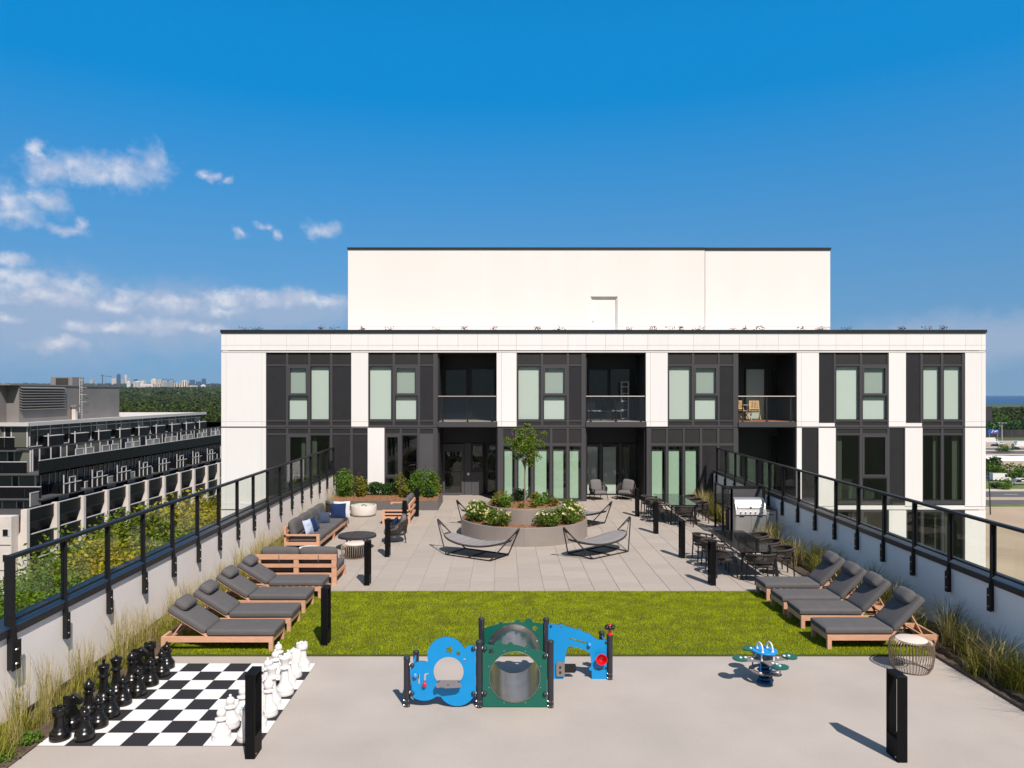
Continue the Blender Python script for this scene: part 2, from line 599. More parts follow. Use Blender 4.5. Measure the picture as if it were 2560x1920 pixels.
    def prism(s, outer, holes, fn, w0, w1, edge_mi=None):
        """outline (u, v) with holes, extruded from w0 to w1; fn(u, v, w) gives the point"""
        loops = [outer] + list(holes)
        tri = tessellate_polygon([[Vector((u, v, 0)) for u, v in lp] for lp in loops])
        flat = [p for lp in loops for p in lp]
        n = len(flat)
        o = len(s.v)
        s.v.extend([tuple(fn(u, v, w0)) for u, v in flat])
        s.v.extend([tuple(fn(u, v, w1)) for u, v in flat])
        for t in tri:
            a, b, c = (flat[i] for i in t)
            ar = (b[0] - a[0]) * (c[1] - a[1]) - (b[1] - a[1]) * (c[0] - a[0])
            t = t if ar > 0 else t[::-1]
            s.f.append(tuple(o + i for i in t))
            s.f.append(tuple(o + n + i for i in t[::-1]))
            s.mi += [s.cur, s.cur]
        k = 0
        em = s.cur if edge_mi is None else edge_mi
        for lp in loops:
            m = len(lp)
            for i in range(m):
                j = (i + 1) % m
                s.f.append((o + k + i, o + n + k + i, o + n + k + j, o + k + j))
                s.mi.append(em)
            k += m
        return s

    def rbox(s, c, size, r, rot=None, puff=0.0, n=5, sag=None):
        """soft box: rounded edges, faces puffed outwards"""
        hx, hy, hz = (q / 2 for q in size)
        r = min(r, hx, hy, hz)
        seen = {}
        vs = []
        fs = []

        def vert(a, b, cc):
            key = (round(a, 4), round(b, 4), round(cc, 4))
            if key in seen:
                return seen[key]
            def mp(t, h):
                return math.copysign((abs(t) ** 0.55) * h, t)
            p = Vector((mp(a, hx), mp(b, hy), mp(cc, hz)))
            q = Vector((max(-hx + r, min(hx - r, p.x)), max(-hy + r, min(hy - r, p.y)), max(-hz + r, min(hz - r, p.z))))
            d = p - q
            if d.length > 1e-6:
                p = q + d.normalized() * r
            fx, fy, fz = 1 - (p.x / hx) ** 2, 1 - (p.y / hy) ** 2, 1 - (p.z / hz) ** 2
            p.z += puff * max(0, fx) * max(0, fy) * (1 if cc > 0 else -1) * (abs(p.z) / hz)
            p.y += puff * 0.4 * max(0, fx) * max(0, fz) * (p.y / hy)
            p.x += puff * 0.4 * max(0, fy) * max(0, fz) * (p.x / hx)
            if sag:
                p.z += sag(p.x / hx, p.y / hy)
            if rot is not None:
                p = rot @ p
            p = p + Vector(c)
            seen[key] = len(vs)
            vs.append(p)
            return seen[key]
        g = [-1 + 2 * i / n for i in range(n + 1)]
        for ax in range(3):
            for sg in (-1, 1):
                for i in range(n):
                    for j in range(n):
                        q = []
                        for (a, b) in ((i, j), (i + 1, j), (i + 1, j + 1), (i, j + 1)):
                            co = [0, 0, 0]
                            co[ax] = sg
                            co[(ax + 1) % 3] = g[a]
                            co[(ax + 2) % 3] = g[b]
                            q.append(vert(*co))
                        if sg < 0:
                            q = q[::-1]
                        if len(set(q)) > 2:
                            fs.append(tuple(q))
        return s.add(vs, fs)

    def mesh(s, name, mats, smooth=40):
        me = bpy.data.meshes.new(name)
        me.from_pydata(s.v, [], s.f)
        mats = mats if isinstance(mats, (list, tuple)) else [mats]
        for m in mats:
            me.materials.append(MATS[m])
        if len(mats) > 1:
            me.polygons.foreach_set('material_index', s.mi)
        if smooth:
            me.polygons.foreach_set('use_smooth', [True] * len(me.polygons))
            me.set_sharp_from_angle(angle=R(smooth))
        me.update()
        return me

    def build(s, name, mats, parent=None, smooth=40, loc=None, rot=None):
        return link(name, s.mesh(name, mats, smooth), parent, loc, rot)


def link(name, me, parent=None, loc=None, rot=None):
    o = bpy.data.objects.new(name, me)
    C.objects.link(o)
    if parent is not None:
        o.parent = parent
    if loc is not None:
        o.location = loc
    if rot is not None:
        o.rotation_euler = rot
    return o


def tag(o, label, cat, group=None, kind=None):
    if label:
        o['label'] = label
    if cat:
        o['category'] = cat
    if group:
        o['group'] = group
    if kind:
        o['kind'] = kind
    return o


def thing(name, label, cat, loc=(0, 0, 0), rz=0.0, group=None):
    o = bpy.data.objects.new(name, None)
    C.objects.link(o)
    o.empty_display_size = 0.1
    o.location = loc
    o.rotation_euler = (0, 0, rz)
    return tag(o, label, cat, group)


def copy_thing(src, loc, rz, label, group=None):
    """a copy of a thing with copies of its parts and sub-parts; mesh data is shared"""
    def cp(o, par):
        n = o.copy()
        C.objects.link(n)
        n.parent = par
        for ch in list(o.children):
            cp(ch, n)
        return n
    r = cp(src, None)
    r.location = loc
    r.rotation_euler = (0, 0, rz)
    r['label'] = label
    if group:
        r['group'] = group
    return r


def box(name, b, mat, parent=None):
    m = MB()
    m.box(*b)
    return m.build(name, mat, parent, smooth=0)


def struct(o, kind='structure'):
    o['kind'] = kind
    return o


def at(px, py, z=0.0):
    """the point at height z seen at a pixel of the photograph (survey helper)"""
    d = F * (EYE - z) / (py - CY)
    return Vector(((px - CX) / F * d, d, z))


def npmesh(name, V, faces, mats, mi=None, smooth=False):
    """mesh from arrays: V (n, 3), faces (m, k) with k = 3 or 4"""
    V = np.asarray(V, dtype=np.float32)
    faces = np.asarray(faces, dtype=np.int32)
    me = bpy.data.meshes.new(name)
    me.vertices.add(len(V))
    me.vertices.foreach_set('co', V.ravel())
    k = faces.shape[1]
    me.loops.add(faces.size)
    me.loops.foreach_set('vertex_index', faces.ravel())
    me.polygons.add(len(faces))
    me.polygons.foreach_set('loop_start', np.arange(0, faces.size, k, dtype=np.int32))
    mats = mats if isinstance(mats, (list, tuple)) else [mats]
    for m in mats:
        me.materials.append(MATS[m])
    if mi is not None:
        me.polygons.foreach_set('material_index', np.asarray(mi, dtype=np.int32))
    if smooth:
        me.polygons.foreach_set('use_smooth', np.ones(len(faces), dtype=bool))
    me.update()
    me.validate()
    return me


def leaf_quads(P, size, rng, flat=0.35, aspect=0.55):
    """one pointed leaf (a folded diamond of 2 triangles as a quad) at each point"""
    n = len(P)
    d = rng.normal(size=(n, 3))
    d[:, 2] *= (1 - flat)
    d /= np.linalg.norm(d, axis=1)[:, None] + 1e-9
    e = rng.normal(size=(n, 3))
    e -= d * np.sum(d * e, axis=1)[:, None]
    e /= np.linalg.norm(e, axis=1)[:, None] + 1e-9
    s = (size * rng.uniform(0.65, 1.35, n))[:, None]
    a = P - d * s * 0.5
    b = P + e * s * aspect * 0.5
    c = P + d * s * 0.5
    f = P - e * s * aspect * 0.5
    V = np.stack([a, b, c, f], axis=1).reshape(-1, 3)
    Fc = np.arange(4 * n).reshape(-1, 4)
    return V, Fc


def crown_points(rng, n, rad, clumps=14, spread=0.30, shell=0.75):
    """points in clumps spread through an ellipsoid of radii rad round the origin"""
    k = clumps
    d = rng.normal(size=(k, 3))
    d /= np.linalg.norm(d, axis=1)[:, None]
    rr = shell * rng.uniform(0.35, 1.0, k) ** 0.5
    cc = d * rr[:, None]
    w = rng.uniform(0.5, 1.5, k)
    w /= w.sum()
    idx = rng.choice(k, n, p=w)
    p = cc[idx] + rng.normal(size=(n, 3)) * spread * rng.uniform(0.5, 1.1, k)[idx][:, None]
    ln = np.linalg.norm(p, axis=1)
    p = np.where((ln > 1.12)[:, None], p / ln[:, None] * 1.05 * rng.uniform(.8, 1, n)[:, None], p)
    return p * np.asarray(rad)

# ------------------------------------------------------------------ the roof terrace
def XL(y):
    return -6.98 - (y - 10.26) * 0.0145


def XR(y):
    return 8.77 + (y - 12.7) * 0.0198


Y_LAWN0, Y_LAWN1, Y_FAC = 13.0, 17.2, 31.6


def strip(m, fa, fb, y0, y1, z0, z1):
    m.hexa([(fa(y0), y0, z0), (fb(y0), y0, z0), (fb(y1), y1, z0), (fa(y1), y1, z0),
            (fa(y0), y0, z1), (fb(y0), y0, z1), (fb(y1), y1, z1), (fa(y1), y1, z1)])


def terrace():
    m = MB()
    strip(m, lambda y: XL(y) - 0.30, lambda y: XR(y) + 0.30, 2.0, 33.8, -0.6, 0.0)
    struct(m.build('terrace_floor', 'concrete', smooth=0))
    # wing of the building under the terrace
    m = MB()
    strip(m, lambda y: XL(y) - 0.28, lambda y: XR(y) + 0.28, 2.2, 31.5, -25, -0.6)
    w = m.build('building_wing', 'stucco', smooth=0)
    tag(w, 'pale building wing that carries the roof terrace', 'building')
    # planting beds along the walls
    rng = np.random.default_rng(3)
    for nm, fa, fb in (('planting_bed_left', XL, lambda y: -6.22), ('planting_bed_right', lambda y: 7.74, XR)):
        ny, nx = 160, 8
        V = []
        for j in range(ny + 1):
            y = 8.0 + (31.4 - 8.0) * j / ny
            for i in range(nx + 1):
                t = i / nx
                x = fa(y) * (1 - t) + fb(y) * t
                V.append((x, y, 0.012 + 0.05 * rng.random() * (0.3 if i in (0, nx) else 1)))
        Fc = [(j * (nx + 1) + i, j * (nx + 1) + i + 1, (j + 1) * (nx + 1) + i + 1, (j + 1) * (nx + 1) + i) for j in range(ny) for i in range(nx)]
        struct(link(nm, npmesh(nm, V, Fc, 'soil', smooth=True)))
        m = MB()
        if nm.endswith('left'):
            strip(m, lambda y: XL(y) + 0.002, lambda y: XL(y) + 0.03, 8.0, 31.3, 0.0, 0.10)
        else:
            strip(m, lambda y: 7.715, lambda y: 7.735, 8.0, 31.3, 0.0, 0.045)
        struct(m.build('kerb_' + nm.split('_')[-1], 'edging', smooth=0))
    # lawn
    x0, x1 = -6.22, 7.74
    m = MB()
    m.box(x0, x1, Y_LAWN0, Y_LAWN1, 0.004, 0.030)
    struct(m.build('lawn', 'turf_base', smooth=0))
    n = 260000
    x = rng.uniform(x0, x1, n)
    y = rng.uniform(Y_LAWN0 + 0.01, Y_LAWN1 - 0.01, n)
    an = rng.uniform(0, 2 * PI, n)
    w = rng.uniform(0.0025, 0.0055, n)
    h = rng.uniform(0.018, 0.034, n)
    lean_dir = rng.normal(0.6, 0.9, n)
    lx, ly = np.cos(lean_dir) * h * 0.7, np.sin(lean_dir) * h * 0.7
    z = np.full(n, 0.027)
    a = np.stack([x - np.cos(an) * w, y - np.sin(an) * w, z], 1)
    b = np.stack([x + np.cos(an) * w, y + np.sin(an) * w, z], 1)
    c = np.stack([x + lx, y + ly, z + h], 1)
    V = np.stack([a, b, c], 1).reshape(-1, 3)
    o = link('grass', npmesh('grass', V, np.arange(3 * n).reshape(-1, 3), 'turf'))
    tag(o, 'short bright green artificial turf between the two rows of loungers', 'grass', kind='stuff')
    # paved patio: slabs laid in columns
    m = MB()
    m.box(-6.22, 7.74, Y_LAWN1, 33.7, 0.003, 0.010)
    patio = struct(m.build('patio', 'grout', smooth=0))
    t = 0.6
    sb = MB()
    g, hh = 0.004, 0.012
    e = 0.004
    s2 = t / 2 - g
    sb.add([(-s2, -s2, 0), (s2, -s2, 0), (s2, s2, 0), (-s2, s2, 0), (-s2, -s2, hh - e), (s2, -s2, hh - e), (s2, s2, hh - e), (-s2, s2, hh - e),
            (-s2 + e, -s2 + e, hh), (s2 - e, -s2 + e, hh), (s2 - e, s2 - e, hh), (-s2 + e, s2 - e, hh)],
           [(8, 9, 10, 11), (0, 1, 5, 4), (1, 2, 6, 5), (2, 3, 7, 6), (3, 0, 4, 7), (4, 5, 9, 8), (5, 6, 10, 9), (6, 7, 11, 10), (7, 4, 8, 11)])
    sm = sb.mesh('paving_slab', 'paver', 0)
    far = MB()
    rnd = random.Random(8)
    near = 0
    cols = [(-5.92 + t * i) for i in range(23)]
    rows = []
    for ci, x in enumerate(cols):
        off = (ci * 0.37 % 1.0) * t
        y = Y_LAWN1 + t / 2 - off
        while y < 33.5:
            yy0, yy1 = max(y - t / 2, Y_LAWN1), min(y + t / 2, 33.69)
            rows.append((yy0, yy1, x))
            y += t
    rows.sort()
    for (a, b, x) in rows:
        if b - a < 0.05:
            continue
        under_planter = math.hypot(x - 0.70, (a + b) / 2 - 24.3) < 1.6
        if near < 285 and not under_planter and -5.9 < x < 7.6:
            o = link('paving_slab', sm, patio, (x, (a + b) / 2, 0.010))
            o.scale = (1, (b - a) / t, 1)
            near += 1
        else:
            far.box(x - s2, x + s2, a + g, b - g, 0.010, 0.022)
    o = far.build('paving_slab', 'paver_far', patio, 0)
    o['kind'] = 'stuff'


terrace()


def parapets():
    for side, fx, s, lab in (('left', XL, -1, 'sunlit white'), ('right', XR, 1, 'shaded grey')):
        y0, y1 = 2.0, 31.55
        w = thing('parapet_wall', ('sunlit white rendered parapet wall with dark coping beside the chess mat' if side == 'left'
                                   else 'shaded grey parapet wall with dark coping beside the grill'), 'wall', (0, 0, 0))
        m = MB()
        strip(m, (lambda y: fx(y)) if s > 0 else (lambda y: fx(y) - 0.28), (lambda y: fx(y) + 0.28) if s > 0 else (lambda y: fx(y)), y0, y1, -0.02, 1.30)
        m.build('wall_face', 'stucco', w, 0)
        m = MB()
        a, b = -0.035 * s, 0.31 * s
        fa = lambda y: fx(y) + min(a, b)
        fb = lambda y: fx(y) + max(a, b)
        # sloping metal coping in lengths, falling towards the terrace
        yy = y0
        while yy < y1 - 0.1:
            ye = min(yy + 2.56, y1)
            zin, zout = 1.395, 1.43
            zl, zr = (zout, zin) if s < 0 else (zin, zout)
            m = MB()
            m.hexa([(fa(yy), yy, 1.285), (fb(yy), yy, 1.285), (fb(ye - .006), ye - .006, 1.285), (fa(ye - .006), ye - .006, 1.285),
                    (fa(yy), yy, zl), (fb(yy), yy, zr), (fb(ye - .006), ye - .006, zr), (fa(ye - .006), ye - .006, zl)])
            m.build('coping', 'coping', w, 0)
            yy = ye
        # glass guard rail
        ys = [10.25 + 1.303 * i for i in range(17)] if side == 'left' else [30.95 - 1.282 * i for i in range(18)]
        ys = sorted(ys)
        rl = thing('glass_railing', ('dark metal railing with glass panes over the yellow green trees' if side == 'left'
                                     else 'dark metal railing with glass panes behind the stainless grill'), 'railing', (0, 0, 0))
        prof = [(-0.02, 0.81), (0.075, 0.81), (0.075, 1.20), (0.05, 1.46), (0.05, 2.37), (-0.03, 2.37), (-0.03, 1.44), (0.035, 1.42), (0.035, 1.27), (-0.02, 1.27)]
        pm = MB()
        pm.prism([(-s * u, v) for u, v in prof], [], lambda u, v, w_: (u, w_, v), -0.022, 0.022)
        # cover flange towards the terrace
        pm.box(-s * 0.075, -s * 0.085, -0.05, 0.05, 0.81, 1.22)
        pmesh = pm.mesh('post', 'rail_metal', 0)
        bm = MB()
        bm.lathe([(0, 0.012), (0.014, 0.010), (0.017, 0.0), (0, 0)], 8)
        bmesh_ = bm.mesh('bolt', 'bolt')
        for i, y in enumerate(ys):
            p = link('post', pmesh, rl, (fx(y), y, 0))
            if side == 'left' and i == 0:
                p.scale = (1.35, 1.9, 1)
            for z in (0.90, 1.10):
                link('bolt', bmesh_, p, (-s * 0.085, 0, z), (0, -s * PI / 2, 0))
        m = MB()
        ya, yb = ys[0] - 0.04, ys[-1] + 0.04
        strip(m, lambda y: fx(y) - s * 0.065 if s > 0 else fx(y) - 0.04, lambda y: fx(y) + 0.04 if s > 0 else fx(y) + 0.065, ya, yb, 2.37, 2.42)
        m.build('top_rail', 'rail_metal', rl, 0)
        for a, b in zip(ys, ys[1:]):
            m = MB()
            strip(m, lambda y: fx(y) + 0.002, lambda y: fx(y) + 0.014, a + 0.055, b - 0.055, 1.50, 2.355)
            m.build('glass_pane', 'rail_glass', rl, 0)
            m = MB()
            for (q0, q1, z0, z1) in ((a + 0.03, b - 0.03, 1.47, 1.505), (a + 0.03, a + 0.06, 1.505, 2.365), (b - 0.06, b - 0.03, 1.505, 2.365)):
                strip(m, lambda y: fx(y) - 0.006, lambda y: fx(y) + 0.022, q0, q1, z0, z1)
            m.build('pane_frame', 'rail_metal', rl, 0)


parapets()

# ------------------------------------------------------------------ the apartment building behind the terrace
FS = Y_FAC / F


def fx(px):
    return (px - CX) * FS


def fz(py):
    return EYE - (py - CY) * FS


BLD = thing('apartment_building', 'white and charcoal apartment building with balconies at the end of the terrace', 'building', (0, Y_FAC, 0))


def pb(name, x0, x1, ya, yb, y0, y1, mat, parent=None):
    """box given by facade survey pixels (x, y of the elevation) and depth behind the facade"""
    return box(name, (fx(x0), fx(x1), y0, y1, fz(yb), fz(ya)), mat, parent or BLD)


def ring(m, x0, x1, ya, yb, w, y0, y1):
    X0, X1, Z0, Z1 = fx(x0), fx(x1), fz(yb), fz(ya)
    m.box(X0, X0 + w, y0, y1, Z0, Z1)
    m.box(X1 - w, X1, y0, y1, Z0, Z1)
    m.box(X0 + w, X1 - w, y0, y1, Z0, Z0 + w)
    m.box(X0 + w, X1 - w, y0, y1, Z1 - w, Z1)


BRND = random.Random(4)


def window(x0, x1, ya, yb, kind):
    op = kind in 'oG'
    w = 0.085 if op else 0.04
    m = MB()
    ring(m, x0, x1, ya, yb, w, 0.02 if op else 0.05, 0.12)
    win = m.build('window', 'mullion' if op else 'dark_frame', BLD, 0)
    X0, X1, Z0, Z1 = fx(x0) + w, fx(x1) - w, fz(yb) + w, fz(ya) - w
    box('pane', (X0, X1, 0.075, 0.083, Z0, Z1), 'sash_glass' if kind == 'o' else 'window_glass' if kind == 'b' else 'green_glass' if kind == 'n' else 'dark_glass', win)
    if kind in 'gG' and BRND.random() < .65:
        wd = (X1 - X0) * BRND.uniform(.2, .42)
        xs = X0 if BRND.random() < .5 else X1 - wd
        box('curtain', (xs, xs + wd, 0.24, 0.27, Z0 - .03, Z1 + .03), 'curtain', win)
    if kind in 'obn':
        inset = 0.0 if kind != 'n' else 0.10
        m = MB()
        nn = 14
        top = Z1 + w * 0.9
        bot = Z0 - w * 0.5 + BRND.choice((0, 0, 0.02))
        xa, xb = X0 - 0.01, X1 + 0.01
        if kind == 'n':
            xa, xb = X0 + 0.02, X1 - (X1 - X0) * 0.17
            top = Z1 - 0.20
        m.box(xa, xb, 0.17, 0.176, bot, top)
        m.build('blind', 'blind', win, 0)
        if kind == 'n':
            m = MB()
            m.box(xa - 0.01, xb + 0.01, 0.16, 0.2, top, top + 0.06)
            m.build('blind_cassette', 'mullion', win, 0)
    return win


def bay(X0, X1, Y0, Y1, cols, back=True):
    """a curtain-wall bay: columns (x0, x1, [(ya, yb, kind), ...]); what is left between them are mullions and transoms"""
    prev = X0
    for (x0, x1, cells) in cols + [(X1, X1, None)]:
        if x0 - prev > 0.4:
            pb('mullion', prev, x0, Y0, Y1, 0.03, 0.16, 'mullion')
        prev = x1
        if cells is None:
            break
        py = Y0
        for (ya, yb, k) in cells + [(Y1, Y1, None)]:
            if ya - py > 0.3:
                pb('transom', x0 + 0.02, x1 - 0.02, py, ya, 0.035, 0.155, 'mullion')
            py = yb
            if k is None:
                break
            if k == 'p':
                pb('spandrel_panel', x0, x1, ya, yb, 0.055, 0.10, 'dark_panel')
            elif k == 's':
                pb('louvre_panel', x0, x1, ya, yb, 0.06, 0.10, 'spandrel')
            elif k == 'm':
                pb('metal_panel', x0, x1, ya, yb, 0.04, 0.10, 'metal_panel')
            else:
                window(x0, x1, ya, yb, k)
    if back:
        z0, z1 = fz(Y1), fz(Y0)
        m = MB()
        m.box(fx(X0), fx(X1), 1.6, 1.7, z0, z1)
        m.box(fx(X0), fx(X0) + 0.03, 0.2, 1.6, z0, z1)
        m.box(fx(X1) - 0.03, fx(X1), 0.2, 1.6, z0, z1)
        m.box(fx(X0), fx(X1), 0.2, 1.6, z0, z0 + 0.03)
        m.box(fx(X0), fx(X1), 0.2, 1.6, z1 - 0.03, z1)
        m.build('room', 'interior', BLD, 0)


def panel(x0, x1, ya, yb, y0=0.0, mat='cladding', gap=0.24):
    return pb('cladding_panel', x0 + gap, x1 - gap, ya + gap, yb - gap, y0, 0.05, mat)


def backing(x0, x1, ya, yb):
    pb('sheathing', x0, x1, ya, yb, 0.055, 0.30, 'joint')


def facade():
    # parapet band
    backing(553.5, 2464, 832.5, 876)
    cuts = [553, 565, 652, 716, 771, 826, 878, 920, 982, 1046, 1093, 1145, 1194, 1246, 1291, 1355, 1420, 1465, 1514, 1559, 1619.5, 1670,
            1734, 1799, 1848, 1892, 1946, 1998, 2047, 2090, 2156, 2223, 2265, 2308, 2360, 2414, 2454, 2464.5]
    for a, b in zip(cuts, cuts[1:]):
        panel(a, b, 832.5, 863.2)
        panel(a, b, 863.2, 876)
    pb('cornice', 556, 2462, 878, 881, -0.015, 0.28, 'cladding')
    pb('parapet_cap', 551.5, 2466, 824.5, 832.3, -0.05, 0.34, 'coping')
    # white piers: (x0, x1, joint lines) upper and lower storey
    U0, U1, UJ = 881, 1066.5, 1054
    L0 = 1069.5
    for (x0, x1, js) in ((553, 664.8, (565, 654.8)), (878, 920.5, ()), (1241.5, 1291.5, (1253.5,)), (1614.5, 1669.3, (1626,)), (1992, 2047.5, (2004,)),
                         (2222, 2265, ()), (2412.8, 2464.5, (2454,))):
        backing(x0 + .5, x1 - .5, U0, U1)
        e = [x0, *js, x1]
        for a, b in zip(e, e[1:]):
            panel(a, b, U0, UJ)
            panel(a, b, UJ, U1)
    for (x0, x1) in ((2047.5, 2087), (2265, 2305)):          # white strip under the dark panels
        panel(x0, x1, 1057.5, U1)
        backing(x0, x1, 1057.5, U1)
    LB = 1266
    for (x0, x1, js, bot) in ((553, 664.8, (565, 654.8), 1600), (919, 961, (), 1262), (1992, 2004.5, (), LB), (2046.5, 2089.5, (), LB),
                              (2263, 2306.7, (), LB), (2412.8, 2464.5, (2454,), LB)):
        backing(x0 + .5, x1 - .5, L0, bot)
        e = [x0, *js, x1]
        for a, b in zip(e, e[1:]):
            if bot > 1500:
                for ya, yb in ((L0, 1260), (1260, 1273), (1276, 1450), (1453, 1640), (1643, 1830)):
                    panel(a, b, ya, yb)
            else:
                panel(a, b, L0, bot)
    pb('string_course', 553.5, 664.5, 1066.8, 1069.2, 0.02, 0.06, 'mullion')
    for (x0, x1) in ((878, 920.5), (1992, 2048), (2222, 2307), (2412.8, 2464)):
        pb('string_course', x0, x1, 1066.8, 1069.2, 0.02, 0.06, 'joint')
    S, Wn, S2 = (881.5, 911, 's'), (914.7, 1050.5), (1054, 1063, 's')
    O = [S, (915.5, 988, 'o'), (990.5, 1050.5, 'b'), S2]
    B_ = [S, (*Wn, 'b'), S2]
    P = [S, (*Wn, 'p'), S2]
    bay(664.8, 878, 881, 1068, [(666, 714.5, P), (720, 770, O), (775, 824.5, B_), (830.5, 876.5, P)])
    bay(920.5, 1094, 881, 1068, [(922, 981, B_), (987, 1044, O), (1050, 1082.5, P)])
    bay(1291.5, 1464.5, 881, 1068, [(1294, 1352, B_), (1358, 1416.5, O), (1422.5, 1453.5, P)])
    bay(1669.3, 1846, 881, 1068, [(1671.5, 1729.7, B_), (1736, 1795, O), (1799.5, 1833.7, P)])
    bay(2047.5, 2087, 881, 1057, [(2048.5, 2085, [(882, 1056, 'p')])], False)
    bay(2087, 2222, 881, 1068, [(2090, 2150, B_), (2156.5, 2219, O)])
    bay(2265, 2305, 881, 1057, [(2266, 2302, [(882, 1056, 'p')])], False)
    bay(2305, 2412.8, 881, 1068, [(2308, 2353, B_), (2359.5, 2406, B_)])
    # lower storey
    s1 = (1072, 1083.5, 's')
    G = [s1, (1087.5, 1252, 'g')]
    Go = [s1, (1088, 1192, 'G'), (1195, 1252, 'g')]
    Pd = [s1, (1087.5, 1252, 'p')]
    bay(664.8, 919, 1069, 1256, [(666, 714.5, Pd), (720, 770, Go), (775, 824.5, G), (830.5, 875, Pd), (881.5, 918, Pd)])
    bay(961, 1094, 1069, 1256, [(963, 999, Go), (1004, 1043, G), (1049, 1082.5, [s1, (1085, 1252, 'm')])])
    t1 = (1072, 1108, 's')
    N = [t1, (1114.5, 1249, 'n')]
    bay(1244, 1464.5, 1069, 1255, [(1258, 1287, N), (1293, 1328, N), (1334, 1375, N), (1381, 1416.5, N), (1422, 1453.5, N)])
    bay(1617, 1846, 1069, 1255, [(1628, 1665, N), (1670, 1707.5, N), (1712, 1750, N), (1756, 1793, [t1, (1114.5, 1249, 'p')]), (1799, 1834, [t1, (1114.5, 1249, 'p')])])
    bay(2004.5, 2046.5, 1069, 1262, [(2006, 2045.5, [(1071, 1260, 'p')])], False)
    bay(2089.5, 2222.5, 1069, 1262, [(2092, 2150, G), (2157, 2218.5, Go)])
    bay(2222.5, 2263, 1069, 1262, [(2225, 2261.5, [(1071, 1260, 'p')])], False)
    bay(2306.7, 2412.8, 1069, 1262, [(2308, 2354, G), (2360, 2408, G)])
    # storeys below terrace level on the far right and left
    for k in range(4):
        ya = 1276 + 190 * k
        pb('slab_edge', 1770, 2464, ya - 12, ya - 2, 0.02, 0.3, 'mullion' if k else 'cladding')
        for (x0, x1) in ((2046.5, 2089.5), (2222.5, 2266), (2412.8, 2464.5)):
            backing(x0, x1, ya, ya + 176)
            panel(x0, x1, ya, ya + 176)
        for (x0, x1) in ((2089.5, 2156), (2156, 2222.5), (2266, 2306.7), (2306.7, 2358), (2358, 2412.8)):
            bay(x0, x1, ya, ya + 176, [(x0 + 3, x1 - 3, [(ya + 3, ya + 170, 'g')])])
        bay(1770, 2046.5, ya, ya + 176, [(1780 + 53 * i, 1780 + 53 * i + 47, [(ya + 3, ya + 170, 'g' if i % 2 else 'p')]) for i in range(5)])
    # interior core, roof
    m = MB()
    m.box(fx(560), fx(2458), 2.35, 18, -25, fz(840))
    m.box(fx(553.6), fx(553.6) + 0.25, 0.06, 18, -25, fz(835))
    m.box(fx(2464.3) - 0.25, fx(2464.3), 0.06, 18, -25, fz(835))
    m.box(fx(560), fx(664), 0.31, 2.36, -25, fz(840))
    m.build('core_wall', 'stucco', BLD, 0)
    pb('roof_slab', 560, 2458, 838, 880.5, 0.31, 2.345, 'roof_membrane')


facade()


